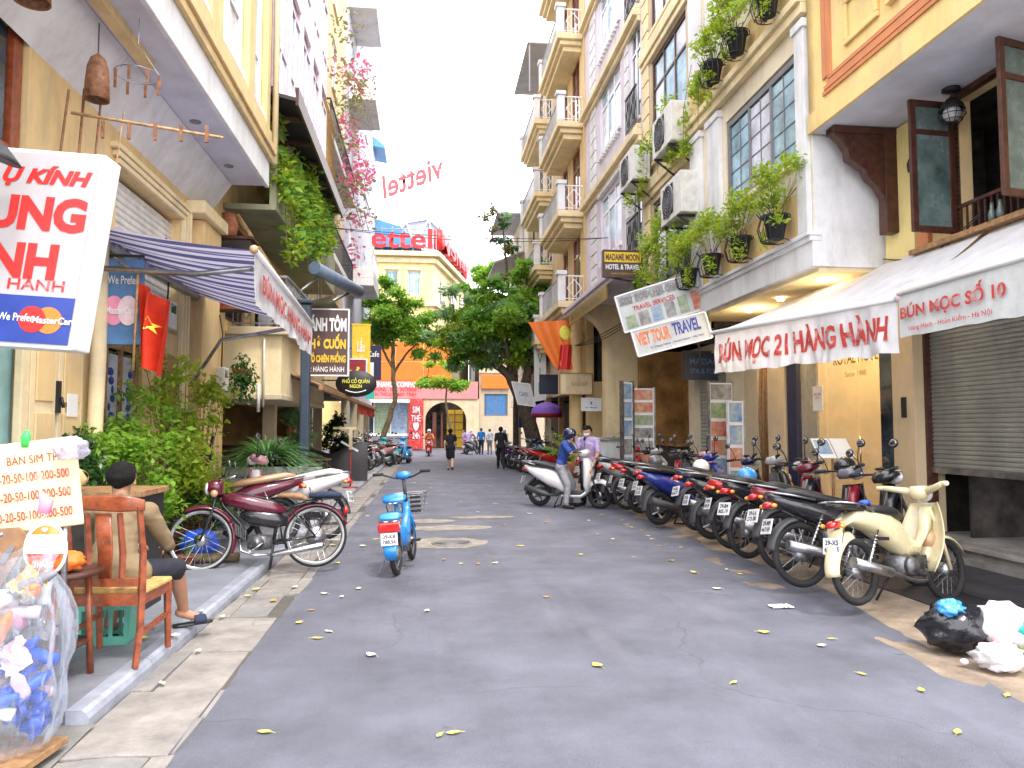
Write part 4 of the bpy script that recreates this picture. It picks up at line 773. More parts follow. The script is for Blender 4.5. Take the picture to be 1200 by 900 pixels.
B = Bld('pale_tower', 'tall plain pale lavender tower with small white balconies on the left side', 'building', -3.4, 30)
m = MB(); wallgrid(m, -3.7, -3.3, 29.9, 43.5, 3.2, 34, [(31.2, 32.4, z, z+2.2) for z in (4.3, 8.1, 12.0, 15.9, 19.8, 23.7, 27.6)]+[(38, 39.3, z, z+1.6) for z in (5, 9, 12.8, 16.8, 20.7, 24.6)]); m.box(-12, -3.7, 43.2, 43.5, 3.2, 34).box(-9, -3.3, 29.8, 29.899, 3.2, 34); B.part('wall', m, 'tower')
B.part('core', MB().box(-12, -4.2, 29.91, 43.1, 3.2, 34).box(-12, -6.5, 29.9, 43.4, 0, 3.19), 'interior'); B.part('soffit_band', MB().box(-3.8, -3.2, 29.8, 43.6, 2.9, 3.199), 'lavender')
for z in (4.3, 8.1, 12.0, 15.9, 19.8, 23.7, 27.6): window(B, 1, -3.3, 31.2, 32.4, z, z+2.2, 2, 1, 'white_plastic', 'glass_white', None, fw=.08)
for z in (5, 9, 12.8, 16.8, 20.7, 24.6): window(B, 1, -3.3, 38, 39.3, z, z+1.6, 2, 1, 'white_plastic', 'glass_white', 'white_wall', fw=.08)
for z in (7.7, 15.4, 19.3, 23.2):
    B.part('balcony', MB().box(-3.3, -2.2, 30.2, 33.4, z-.3, z).box(-2.32, -2.2, 30.2, 33.4, z, z+.42).box(-3.3, -2.32, 30.2, 30.32, z, z+.42), 'white_wall', bevel=.02)
    rail(B, [(-3.3, 30.28), (-2.26, 30.28), (-2.26, 33.3)], z+.42, z+1.25, 'white_plastic', .22, '')
for v in (31, 34.5, 38, 41.6): B.part('shop_post', MB().box(-3.5, -3.2, v-.15, v+.15, .1, 2.9), 'stone')

# ---- restaurant frontage under the wooden canopy
RC = Bld('wooden_canopy', 'weathered brown canopy sloping out over the dark restaurant front', 'canopy', -3.4, 14.5)
m = MB(); n = 90
m.add([(-3.5+1.5*c, 14.4+15*i/n, 3.02-.58*c+.018*(i % 2)) for i in range(n+1) for c in (0, 1)], [(2*i, 2*i+1, 2*i+3, 2*i+2) for i in range(n)])
RC.part('corrugated_sheet', m, 'canopy_wood', fix=False, solid=.02); RC.part('front_batten', MB().box(-2.06, -1.98, 14.4, 29.5, 2.34, 2.43), 'wood', bevel=.01)
m = MB()
for i in range(6): m.bar((-3.45, 14.5+i*2.9, 2.95), (-2.03, 14.5+i*2.9, 2.38), .05)
RC.part('rafter', m, 'wood_dark', kind='stuff')
RC.part('valance_cloth', valance((-2.02, 22, 2.36), (-2.02, 29, 2.36), .3, 30, 3, .05), 'flag_red', fix=False)
RF = Bld('restaurant_front', 'dark open restaurant room behind the tables, cluttered with hanging plants', 'shopfront', -3.6, 14)
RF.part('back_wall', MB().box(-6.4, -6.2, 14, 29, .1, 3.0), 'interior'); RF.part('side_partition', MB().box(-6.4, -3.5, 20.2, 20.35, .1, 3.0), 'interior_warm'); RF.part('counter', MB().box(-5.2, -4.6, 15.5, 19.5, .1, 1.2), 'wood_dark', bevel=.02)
RF.part('post', MB().box(-3.5, -3.25, 16.4, 16.65, .1, 3.0), 'stone'); RF.part('post', MB().box(-3.5, -3.25, 23.4, 23.65, .1, 3.0), 'stone')
RF.part('menu_panel', MB().box(-3.45, -3.4, 19.0, 20.1, .9, 2.2), 'orange_panel')

BP = Bld('blue_pipe', 'square dull blue pipe standing beside the dark shrimp cake sign', 'pipe', -2.28, 14.3)
BP.part('shaft', MB().box(-2.37, -2.2, 14.2, 14.4, 1.2, 3.95).box(-2.35, -2.22, 14.22, 14.38, .1, 1.199), 'bluepipe', bevel=.03); BP.part('elbow', MB().box(-2.43, -2.15, 14.17, 14.43, 3.96, 4.05), 'bluepipe', bevel=.03)
RA = Bld('rolled_awning', 'rolled blue grey awning on arms above the dark vertical food sign', 'awning', -2.2, 15)
RA.part('cloth_roll', MB().tube([(-2.35, 15.6, 4.95), (-1.62, 17.6, 4.83)], .14, 14), 'tarp_blue'); RA.part('folding_arm', MB().tube([(-2.9, 15.2, 4.1), (-2.2, 15.9, 4.9)], .035, 6), 'steel'); RA.part('folding_arm', MB().tube([(-2.9, 17, 4.1), (-1.7, 17.3, 4.8)], .035, 6), 'steel')
RA.part('old_canvas', cloth_quad((-3.4, 15.5, 4.2), (-3.4, 19.5, 4.2), (-2.0, 15.5, 4.35), (-2.0, 19.5, 4.3), seed=5, sag=.15), 'mossy')

# ---- signs on the left
def board(name, label, u0, u1, v, z0, z1, face, frame, cat='sign', th=.1, rim=.03, group=None):
    B = Bld(name, label, cat, (u0+u1)/2, v, z0, group); B.part('panel', MB().box(u0+rim, u1-rim, v, v+th, z0+rim, z1-rim), face)
    B.part('frame', MB().box(u0, u1, v-.012, v+th+.01, z0, z0+rim).box(u0, u1, v-.012, v+th+.01, z1-rim, z1).box(u0, u0+rim, v-.012, v+th+.01, z0+rim, z1-rim).box(u1-rim, u1, v-.012, v+th+.01, z0+rim, z1-rim), frame); return B
B = board('sign', 'dark brown vertical sign with white and yellow lines of Vietnamese dishes', -2.63, -1.66, 16, 2.72, 4.16, 'brown_sign', 'white_plastic')
X = (1, 0, 0); Z = (0, 0, 1); F = 16-.004
B.text('lettering', 'BÁNH TÔM', 'white_print', (-2.14, F, 3.85), X, Z, .36, .84, bold=.05); B.text('lettering', 'PHỞ CUỐN', 'yellow_print', (-2.14, F, 3.46), X, Z, .32, .82, bold=.05)
B.text('lettering', 'PHỞ CHIÊN PHỒNG', 'yellow_print', (-2.14, F, 3.13), X, Z, .24, .82, bold=.04); B.text('lettering', '12 HÀNG HÀNH', 'white_print', (-2.14, F, 2.88), X, Z, .14, .76, bold=.01)
B.part('bracket', MB().bar((-3.4, 16.05, 3.9), (-2.6, 16.05, 3.9), .04).bar((-3.4, 16.05, 3.0), (-2.6, 16.05, 3.0), .04), 'iron')
B = board('sign', 'small square red sign reading Lẩu in yellow', -2.0, -1.52, 19, 2.74, 3.38, 'red_dark', 'white_plastic'); B.text('lettering', 'Lẩu', 'lemon', (-1.76, 18.99, 3.0), X, Z, .34, .4, bold=.05); B.part('bracket', MB().bar((-3.4, 19.05, 3.1), (-2.0, 19.05, 3.1), .03), 'iron')
B = Bld('sign', 'black oval sign with yellow words and a white swoosh', 'sign', -1.8, 18.5, 2.4)
B.part('panel', MB().lathe([(.001, -.04), (.46, -.04), (.5, 0), (.46, .04), (.001, .04)], 30, Matrix.Translation(Vector((-1.75, 18.6, 2.72))) @ Matrix.Rotation(pi/2, 4, 'X') @ Matrix.Diagonal((1, .66, 1, 1))), 'black')
B.text('lettering', 'PHỐ CỔ QUÁN\nNGON', 'lemon', (-1.75, 18.55, 2.74), X, Z, .26, .66, bold=.03, ext=.02); B.part('swoosh', MB().tube([(-2.0+.05*i, 18.53, 2.56-.06*sin(pi*i/10)) for i in range(11)], .015, 5), 'white_print')
B.part('bracket', MB().bar((-3.4, 18.6, 2.8), (-2.2, 18.6, 2.8), .03), 'iron')
B = Bld('sign', 'tall orange yellow banner hanging edge on behind the dish sign', 'sign', -2.0, 21, 2.6); B.part('panel', MB().box(-2.1, -1.6, 21, 21.05, 2.9, 4.5).box(-2.12, -1.58, 20.99, 21.06, 4.5, 4.55), 'yellow_print'); B.text('lettering', 'Lẩu\nNướng', 'white_print', (-1.85, 20.99, 3.7), X, Z, .9, .4, bold=.02)
B.part('bracket', MB().bar((-3.4, 21.02, 4.52), (-2.1, 21.02, 4.52), .03), 'iron')
B = Bld('sign', 'dark blue hanging sign with a teal tip beside the orange shop front', 'sign', -1.9, 26, 3.0); B.part('panel', MB().box(-2.15, -1.6, 26, 26.08, 3.3, 4.5), 'navy'); B.part('light_box', MB().box(-2.1, -1.85, 25.9, 25.99, 3.0, 3.9), 'white_plastic'); B.part('tip', MB().box(-2.1, -1.82, 25.9, 26.0, 2.65, 2.99), 'teal_bright'); B.text('lettering', 'Cafe', 'white_print', (-1.87, 25.98, 4.2), X, Z, .2, .4)
B.part('bracket', MB().bar((-3.4, 26.04, 4.4), (-2.15, 26.04, 4.4), .03), 'iron')
# optician's light box, slightly tilted in its plane
OB = thing('light_box_sign', 'big grey optician light box with red letters above the sitting man', 'sign', S(-2.25, 5.0, 2.1), A-.05)
T9 = Matrix.Rotation(R(-7.5), 4, 'Y')
T9 = Matrix(((1, 0, .13, 0), (0, 1, 0, 0), (-.06, 0, 1, 0), (0, 0, 0, 1)))
def TB(mb): mb.v = [tuple(T9 @ Vector(p)) for p in mb.v]; return mb
TB(MB().box(-1.25, 0, 0, .22, 0, 1.28)).build('case', 'white_plastic', OB, bevel=.012)
TB(MB().box(-1.22, -.03, -.012, -.001, .03, 1.25)).build('face', 'signwhite', OB); TB(MB().box(-1.22, -.03, -.018, -.013, .03, .33)).build('blue_strip', 'signblue', OB)
XR = T9 @ Vector((1, 0, 0)); XR = Vector((1, 0, -.06)).normalized(); ZU = Vector((.13, 0, 1)).normalized()
def ot(s, m_, x, z, h, w, y=-.014, **k): p = T9 @ Vector((x+.09, y, z)); return text('lettering', s, m_, OB, p, XR, ZU, h, w, ext=.002, **k)
ot('Ụ KÍNH', 'red_bright', -.42, 1.1, .15, .55, bold=.05, shear=.25); ot('UNG', 'red_bright', -.45, .86, .23, .62, bold=.05); ot('ÍNH', 'red_bright', -.52, .58, .29, .5, bold=.05); ot('G HÀNH', 'red', -.44, .41, .09, .48, bold=.01)
ot('We Prefer', 'white_print', -.46, .19, .05, .22, y=-.02)
for x, mm, y in ((-.27, 'red_bright', -.021), (-.17, 'orange', -.0205)): 
    p = T9 @ Vector((x, y, .18)); MB().lathe([(.001, 0), (.085, 0)], 28, Matrix.Translation(p) @ Matrix.Rotation(pi/2, 4, 'X')).build('card_disc', mm, OB, fix=False)
ot('MasterCard', 'white_print', -.22, .18, .045, .27, y=-.024, bold=.02)
MB().bar((-1.6, .1, .9), (-1.2, .1, .9), .05).bar((-1.6, .1, .3), (-1.2, .1, .3), .05).build('wall_bracket', 'iron', OB)
DL = thing('sign_lamp', 'black shade of a small lamp poking in over the grey optician light box', 'lamp', S(-2.62, 4.75, 3.3), A)
MB().lathe([(.02, .05), (.05, .04), (.12, -.01), (.16, -.04), (.155, -.045), (.02, -.02)], 16, Matrix.Rotation(R(20), 4, 'Y')).build('shade', 'black', DL, fix=False); MB().tube([(-.5, .1, .12), (0, 0, .1), (0, 0, .05)], .012, 6).build('arm', 'iron', DL)
B = Bld('card_sign', 'blue hanging sign with pink overlapping discs behind the optician light box', 'sign', -2.9, 7.0, 2.3)
B.part('panel', MB().box(-3.36, -2.94, 8.0, 8.06, 2.47, 3.36).box(-3.42, -3.362, 7.99, 8.07, 2.42, 3.38), 'signblue2', bevel=.004); B.text('lettering', 'We Prefer', 'white_print', (-3.13, 7.995, 3.14), X, Z, .09, .3)
for x, mm, y in ((-3.21, 'pink', 7.99), (-3.07, 'palepink', 7.985)): B.part('card_disc', MB().lathe([(.001, 0), (.135, 0)], 26, Matrix.Translation(Vector((x, y, 2.82))) @ Matrix.Rotation(pi/2, 4, 'X') @ Matrix.Diagonal((.75, 1.15, 1, 1))), mm, fix=False)
B.text('lettering', 'MasterCard', 'white_print', (-3.13, 7.98, 2.82), X, Z, .08, .3, bold=.02)
B.part('bracket', MB().bar((-3.48, 8.03, 3.4), (-2.94, 8.03, 3.4), .025), 'iron')
# flag
FG = thing('flag', 'red flag with a yellow star drooping from its pole below the striped awning', 'flag', S(-2.95, 7.9, 2.2), A)
def ff(a, c): return Vector((.0+.34*a*(1-.25*c)+.03*sin(a*9+c*2), .1*sin(a*11)+.05*c, .9-.82*c-.22*a*(1-c*.3)))
MB().grid(ff, 18, 16).build('cloth', 'flag_red', FG, fix=False)
st = []; 
for i in range(10): a = pi/2+2*pi*i/10; q = .11 if i % 2 == 0 else .045; st.append((.5+q*cos(a)*1.6, .42-q*sin(a)))
m = MB(); m.add([ff(a, c)+Vector((.004, -.012, 0)) for a, c in st], [tuple(range(10))]); m.build('star', 'lemon', FG, fix=False)
MB().tube([(-.02, 0, .0), (.0, 0, 1.0), (-.45, .2, 1.25)], .014, 6).build('pole', 'bamboo', FG)

# ---- striped awning
SA_ = Bld('striped_awning', 'navy and white striped awning with a stained lettered valance over the plants', 'awning', -3.4, 7.3)
N0, N1 = Vector((-1.72, 7.55, 3.38)), Vector((-1.72, 11.3, 3.16))
def sa(a, c): p = Vector((-3.42, 7.35, 3.62)).lerp(Vector((-3.42, 11.4, 3.62)), a).lerp(N0.lerp(N1, a), c); p.z -= .05*sin(pi*c)+.02*sin(a*40); return p
SA_.part('canopy', MB().grid(sa, 30, 10), 'awning_stripe'); SA_.part('roller_tube', MB().tube([(-3.4, 7.3, 3.56), (-3.4, 11.45, 3.56)], .07, 10), 'steel')
SA_.part('front_bar', MB().tube([N0, N1], .035, 10), 'white_plastic'); SA_.part('end_cap', MB().ball(N0+Vector((0, -.04, 0)), .045, 10, 8), 'p_tan'); 
SA_.part('folding_arm', MB().tube([(-3.4, 7.7, 3.2), (-2.4, 8.0, 3.22), (-1.8, 7.8, 3.25)], .03, 6), 'steel'); SA_.part('folding_arm', MB().tube([(-3.4, 11.1, 2.2), (-3.0, 11.2, 2.9), (-1.9, 11.0, 3.08)], .03, 6), 'steel')
SA_.part('valance', valance(N0, N1, .5, seed=14, amp=.05), 'white_fabric', fix=False)
t_ = SA_.text('lettering', 'BÚN MỌC HÀNG HÀNH', 'red', (N0+N1)/2+Vector((.025, 0, -.27)), (N1-N0).normalized(), (0, 0, 1), .3, 3.2, bold=.035, ext=0)
# ================================================================ END OF THE STREET
B = Bld('corner_building', 'cream corner building with red rooftop letters facing down the street', 'building', 0, 58)
ops = [(-3.3, -2.35, 12.0, 14.0), (-1.6, -.6, 12.0, 14.0), (-6.6, -5.6, 12.0, 14.0)]
m = MB()
def wallv(mb, v, u0, u1, z0, z1, ops, t=.25):
    q = MB(); wallgrid(q, 0, t, u0, u1, z0, z1, ops); mb.v += []; k = len(mb.v)
    mb.v += [(y, v+x, z) for x, y, z in q.v]; mb.f += [tuple(i+k for i in f) for f in q.f]; mb.sm += q.sm; return mb
wallv(m, 58, -14, .4, 0, 15.4, ops); B.part('wall', m, 'pale_yellow')
B.part('side_wall', MB().add([(.4, 58, 0), (4.0, 73, 0), (4.0, 73, 15.4), (.4, 58, 15.4)], [(0, 1, 2, 3)]), 'cream_lt', fix=False); B.part('core', MB().box(-14, .2, 58.4, 73, 0, 15.4), 'interior')
def winv(B, v, u0, u1, z0, z1, n=2, frame='offwhite', glass='glass_sky'):
    m = MB().box(u0, u1, v+.08, v+.14, z0, z0+.1).box(u0, u1, v+.08, v+.14, z1-.1, z1).box(u0, u0+.1, v+.08, v+.14, z0+.1, z1-.1).box(u1-.1, u1, v+.08, v+.14, z0+.1, z1-.1)
    for i in range(1, n): x = u0+(u1-u0)*i/n; m.box(x-.03, x+.03, v+.085, v+.135, z0+.1, z1-.1)
    w = B.part('window', m, frame)
    for i in range(n): x0 = u0+.1+(u1-u0-.2)*i/n; B.part('pane', MB().box(x0+.03, x0+(u1-u0-.2)/n-.03, v+.1, v+.12, z0+.1, z1-.1), glass, w)
for o in ops: winv(B, 58, *o); B.part('window_surround', MB().box(o[0]-.2, o[1]+.2, 57.9, 58, o[3]+.05, o[3]+.3).box(o[0]-.2, o[0]-.03, 57.92, 58, o[2], o[3]).box(o[1]+.03, o[1]+.2, 57.92, 58, o[2], o[3]), 'cream_lt')
dx, dy = 3.6/15.43, 15/15.43
for t0 in (2.5, 6.5, 10.5):
    P0 = Vector((.4+dx*t0, 58+dy*t0, 0)); P1 = Vector((.4+dx*(t0+1.6), 58+dy*(t0+1.6), 0)); o = Vector((.06, -.02, 0))
    B.part('side_window', MB().add([P0+o+Vector((0, 0, 11.6)), P1+o+Vector((0, 0, 11.6)), P1+o+Vector((0, 0, 13.8)), P0+o+Vector((0, 0, 13.8))], [(0, 1, 2, 3)]), 'glass_dark', fix=False)
for z, d in ((15.1, .5), (14.6, .2), (11.2, .25)):
    B.part('cornice', MB().box(-14, .4+d, 58-d, 58, z, z+.35), 'cream_lt'); B.part('side_cornice', MB().prism([(0, z), (d+.1, z), (d+.1, z+.34), (0, z+.34)], 0, 15.4, Matrix.Translation(Vector((.4, 58, 0))) @ Matrix.Rotation(-math.atan2(dx, dy), 4, 'Z')), 'cream_lt')
RS = Bld('rooftop_letters', 'big red rooftop letters running along the cream corner building parapet', 'sign', -3, 57.6, 15.5)
RS.text('lettering', 'viettel', 'red_bright', (-3.0, 57.5, 16.4), X, Z, 1.6, 6.6, bold=.022, ext=.1); _mo = RS.text('lettering', 'Money', 'red_bright', (2.2, 64.5, 16.5), (dx, dy, 0), Z, 1.9, 12.5, bold=.04, ext=.3); _sl = _mo.modifiers.new('solid', 'SOLIDIFY'); _sl.thickness = .7
m = MB()
for i in range(9): m.bar((-6+i*.8, 57.7, 15.45), (-6+i*.8, 57.7, 17.4), .06)
for i in range(8): m.bar((.6+dx*i*1.7, 58+dy*i*1.7, 15.4), (.6+dx*i*1.7, 58+dy*i*1.7, 17.3), .06)
m.bar((-6, 57.7, 17.2), (.4, 57.7, 17.2), .06).bar((-6, 57.7, 15.8), (.4, 57.7, 15.8), .06); RS.part('support_frame', m, 'steel')
# glazed roof dome and blue roof behind
B = Bld('rooftop_dome', 'bluish faceted rooftop dome behind the red letters', 'dome', 0, 66, 15.4)
Dm = [(-4.4, 67, 15.4), (-4.2, 67, 18.3), (-2.2, 67, 20.6), (0, 67, 21), (1.8, 67, 19.6), (2.9, 67, 17), (3.0, 67, 15.4)]
B.part('glazed_shell', MB().add([p for q in Dm for p in (q, (q[0], 72, q[2]))], [(2*i, 2*i+1, 2*i+3, 2*i+2) for i in range(6)]).add(Dm, [tuple(range(7))]), 'greyroof')
m = MB(); nodes = [(-3.8, 15.6), (-3.9, 18.1), (-2, 20.3), (0, 20.7), (1.6, 19.3), (2.6, 17), (-1.2, 18), (.6, 17.6), (-2.6, 17), (1.4, 16)]
for a, b_ in ((0, 1), (1, 2), (2, 3), (3, 4), (4, 5), (6, 2), (6, 3), (6, 1), (7, 3), (7, 4), (7, 6), (8, 6), (8, 1), (8, 0), (9, 7), (9, 5), (9, 4)): m.bar((nodes[a][0], 66.9, nodes[a][1]), (nodes[b_][0], 66.9, nodes[b_][1]), .14)
B.part('lattice', m, 'white_plastic'); B.part('blue_roof', MB().prism([(-8, 16.8), (-.6, 16.8), (-2.4, 18.6), (-5.2, 19.4), (-8, 19.4)], 62, 66), 'roofblue'); B.part('mast', MB().tube([(1.0, 66, 16), (1.0, 66, 25)], .1, 6), 'steel')
B = Bld('rooftop_sign', 'reversed red lattice letters high in the white sky', 'sign', -1.5, 75, 20)
rt = Vector((-1, 0, -.42)).normalized(); up = Vector((-.1, 0, 1)).normalized()
t_ = B.text('lettering', 'viettel', 'red_pale', (-1.6, 74.9, 27.3), rt, up, 2.4, 6.6, bold=.02, ext=.0)
m = MB()
for i in range(10): x = -4.6+i*.68; zb = 25.0+.42*i*.68-.3; m.bar((x, 75.2, 15.4), (x, 75.2, zb+.1), .12) if i in (1, 5, 9) else None; m.bar((x, 75.1, zb), (x+.1, 75.1, zb+2.2), .09)
m.bar((-4.9, 75.1, 24.6), (1.9, 75.1, 27.4), .12).bar((-4.9, 75.1, 25.5), (1.9, 75.1, 28.3), .05); B.part('support_frame', m, 'steel')
B = Bld('rooftop_hut', 'small blue roofed hut poking out beside the pale tower', 'roof structure', -4.5, 60, 20)
B.part('roof', MB().prism([(-7, 24.4), (-3.5, 23.9), (-3.5, 24.1), (-4.6, 25.0), (-7, 25.3)], 58.5, 62), 'roofblue'); B.part('post', MB().box(-6.5, -4.4, 59, 61, 15.4, 24), 'tower')

# shop front: orange panels, red fascia, glass, arch
SF = Bld('corner_shop_front', 'orange panelled shop front with red and pink fascia at the end of the street', 'shopfront', -3, 56.5)
for i in range(4):
    for k in range(2): SF.part('cladding_panel', MB().box(-6.6+i*2.1, -4.54+i*2.1, 56.4, 56.6, 5.25+k*1.5, 6.7+k*1.5), 'orange_panel', bevel=.02)
SF.part('fascia_board', MB().box(-8, 3.8, 56.2, 56.5, 3.9, 5.2), 'pink_panel'); SF.text('lettering', 'VPBANK  FINANCE COMPANY', 'white_print', (-3.0, 56.15, 4.95), X, Z, .4, 5.0, bold=.02); SF.text('lettering', 'MOBIFONE - SIM - INTERNET\nĐIỆN THOẠI - MÁY TÍNH', 'red_bright', (-2.6, 56.15, 4.35), X, Z, .7, 4.0)
SF.part('awning_strip', MB().prism([(0, 0), (1.0, -.25), (1.0, -.2), (0, .06)], -6.4, -1.3, Matrix.Translation(Vector((0, 56.3, 3.8))) @ Matrix.Rotation(-pi/2, 4, 'Z')), 'white_fabric')
for i, mm in enumerate(('glass_sky', 'glass_dark', 'photo_green', 'photo_blue')): SF.part('shop_window', MB().box(-6.4+i*1.25, -5.22+i*1.25, 56.5, 56.56, 1.3, 3.6), mm)
SF.part('window_frame', MB().box(-6.5, -1.4, 56.42, 56.5, 1.1, 1.28).box(-6.5, -1.4, 56.42, 56.5, 3.6, 3.8).box(-5.25, -5.18, 56.42, 56.5, 1.28, 3.6).box(-4.0, -3.93, 56.42, 56.5, 1.28, 3.6).box(-2.75, -2.68, 56.42, 56.5, 1.28, 3.6), 'white_plastic'); SF.part('plinth', MB().box(-7, -1.4, 56.3, 56.7, .1, 1.09), 'greyprint')
SF.part('red_pillar', MB().box(-1.38, -.3, 56.1, 56.5, .1, 3.88), 'red', bevel=.02); SF.text('lettering', 'SIM\nTHẺ\n♥\n24h', 'white_print', (-.84, 56.05, 2.1), X, Z, 2.4, .7, bold=.01)
# arch
m = MB(); n = 14; cx, r0 = 1.4, 1.55
pts = [(cx-r0, 0.1)]+[(cx-r0*cos(pi*i/n), 2.3+1.35*sin(pi*i/n)) for i in range(n+1)]+[(cx+r0, .1), (3.9, .1), (3.9, 3.89), (-.29, 3.89), (-.29, .1)]
m.prism(pts, 56.3, 56.9); SF.part('arch_wall', m, 'beige', fix=True)
SF.part('passage', MB().box(-.3, 3.6, 57.95, 57.99, .1, 3.8), 'interior'); SF.part('painted_glow_doorway', MB().box(1.5, 2.75, 57.85, 57.94, .2, 3.1), 'yellow_print'); m = MB()  # doorway panel: the light inside is put into its yellow colour
for i in range(4): m.box(1.5, 2.75, 57.8, 57.84, .9+i*.6, .98+i*.6)
m.box(2.08, 2.16, 57.79, 57.85, .2, 3.1); SF.part('door_shelves', m, 'wood'); SF.part('red_door', MB().box(.4, .7, 57.8, 57.94, .2, 2.9).box(1.05, 1.2, 57.8, 57.94, .2, 2.9), 'wood_red')
B = Bld('grey_annex', 'grey plastered building with a blue screened window right of the arch', 'building', 6, 56.6)
m = MB(); wallv(m, 56.4, 3.92, 14, 0, 8.5, [(4.3, 6.1, 2.6, 4.3), (7.2, 8.4, 2.2, 4.0), (9.5, 11, 2.2, 4.0), (7.2, 8.4, 5.4, 7.2), (9.5, 11, 5.4, 7.2)]); B.part('wall', m, 'stone'); B.part('core', MB().box(4.2, 14, 57.2, 66, 0, 8.4), 'interior'); winv(B, 56.4, 4.3, 6.1, 2.6, 4.3, 2, 'greyprint', 'signblue2')
for o in ((7.2, 8.4, 2.2, 4.0), (9.5, 11, 2.2, 4.0), (7.2, 8.4, 5.4, 7.2), (9.5, 11, 5.4, 7.2)): winv(B, 56.4, *o)
B.part('orange_sign', MB().box(4.1, 6.2, 56.2, 56.39, 4.7, 5.7), 'orange'); B.part('string_course', MB().box(3.92, 14, 56.28, 56.39, 5.9, 6.1).box(3.92, 14, 56.2, 56.39, 8.3, 8.5), 'cream_lt')
B = Bld('pale_house', 'very pale bluish house far behind the big tree crown', 'building', 9, 68)
m = MB(); wallv(m, 68, 4, 22, 0, 13.5, [(5+i*2.4, 6.2+i*2.4, z, z+1.7) for i in range(5) for z in (8.7, 11)]); B.part('wall', m, 'white_wall'); B.part('core', MB().box(4.2, 22, 68.6, 76, 0, 13.4), 'interior')
for i in range(5):
    for z in (8.7, 11): winv(B, 68, 5+i*2.4, 6.2+i*2.4, z, z+1.7)
B = Bld('left_corner_house', 'cream house side closing the left corner of the crossing', 'building', -9, 44.2)
m = MB(); wallv(m, 58, -40, -14.05, 0, 11, []); B.part('wall', m, 'cream')
# traffic signs
for lab, u, v, z, kind in (('round red no entry sign on a post by the big tree trunk', 5.2, 37.5, 2.9, 'r'), ('blue pedestrian crossing sign on the post under the round sign', 5.05, 37.4, 2.1, 'b')):
    B = Bld('traffic_sign', lab, 'traffic sign', u, v)
    if kind == 'r':
        T_ = Matrix.Translation(Vector((u, v, z))) @ Matrix.Rotation(pi/2, 4, 'X'); B.part('rim', MB().lathe([(.33, 0), (.42, 0)], 24, T_), 'red_bright', fix=False); B.part('disc', MB().lathe([(.001, .004), (.33, .004)], 24, T_), 'signblue', fix=False); B.part('slash', MB().bar((u-.25, v-.02, z+.25), (u+.25, v-.02, z-.25), .07, .01), 'red_bright'); B.part('post', MB().tube([(u, v+.05, .05), (u, v+.05, z+.4)], .04, 8), 'steel')
    else: B.part('panel', MB().box(u-.45, u+.45, v-.05, v, z-.42, z+.42), 'signblue'); B.part('triangle', MB().prism([(-.3, -.25), (.3, -.25), (0, .3)], -.06, -.052, Matrix.Translation(Vector((u, v, z)))), 'white_print')

# ================================================================ trees
def tree(name, label, u, v, limbs, blobs, leaf_mats, nleaf, size, bark='bark', seed=1):
    T = thing(name, label, 'tree', S(u, v, .0), A); r = random.Random(seed); rg = np.random.RandomState(seed); b = MB()
    for pts, r0, r1 in limbs:
        P = [Vector(p) for p in pts]; Q = []
        for i in range(len(P)-1):
            for k in range(4): p = P[i].lerp(P[i+1], k/4); Q.append(p + Vector((noise.noise(p*1.3), noise.noise(p*1.3+Vector((9, 0, 0))), 0))*.12*min(1, (p.z)/1.5+.1))
        Q.append(P[-1]); n = len(Q); b.tube(Q, [r0+(r1-r0)*i/(n-1)*(1+.1*sin(i*2)) for i in range(n)], 9)
    b.build('trunk', bark, T)
    tw = MB(); pts = {k: [] for k in range(len(leaf_mats))}
    for c, rad, w in blobs:
        c = Vector(c)
        for q in range(max(4, int(9*w))):
            d = Vector([r.gauss(0, 1) for _ in range(3)]).normalized(); e = c + Vector((d.x*rad[0], d.y*rad[1], d.z*rad[2]))*r.uniform(.3, .95)
            tw.tube([c-Vector((0, 0, rad[2]*.3)), c.lerp(e, .5)+Vector((0, 0, .1)), e], [.035, .02, .007], 4, False)
            k = r.randrange(len(leaf_mats)); pts[k].append(clump(rg, e, (rad[0]*.46, rad[1]*.46, rad[2]*.36), int(nleaf*w*2.4), .1))
    tw.build('branch', bark, T)
    for k, P in pts.items():
        if P: leaves('crown' if k == 0 else 'crown_leaves', np.concatenate(P), size, leaf_mats[k], T, seed=seed+k, droop=.2)
    return T
big = []
r = random.Random(12)
for c, rad, w in (((-2.9, -.5, 5.9), (1.7, 1.6, 1.3), 1.3), ((-3.8, -.3, 6.9), (1.1, 1.2, .9), .5), ((-4.3, 0, 5.6), (.9, 1, .7), .35), ((-1.2, -.3, 6.5), (1.5, 1.7, 1.4), 1.4), ((.2, 0, 6.3), (1.3, 1.5, 1.3), 1.2), ((-1.8, .3, 5.0), (1.5, 1.3, .8), 1), ((-.1, -.5, 5.0), (1.0, 1.2, .8), .7), ((-.3, .2, 7.8), (1.1, 1.2, 1.0), .7), ((.5, .3, 5.7), (.8, 1.1, 1.4), .6), ((.9, .3, 4.4), (.6, .9, .9), .35), ((-1.0, 0, 8.9), (1.0, 1, .8), .4), ((.2, 0, 9.0), (.9, 1, .8), .35), ((-2.0, .2, 8.3), (.9, 1, .6), .3), ((1.2, .2, 7.2), (.8, 1, .9), .4), ((-2.8, 0, 7.6), (.8, .9, .6), .3), ((-3.3, 0, 4.9), (.9, .9, .8), .5), ((-1.9, .5, 7.4), (.9, 1, .7), .4)): big.append((c, rad, w))
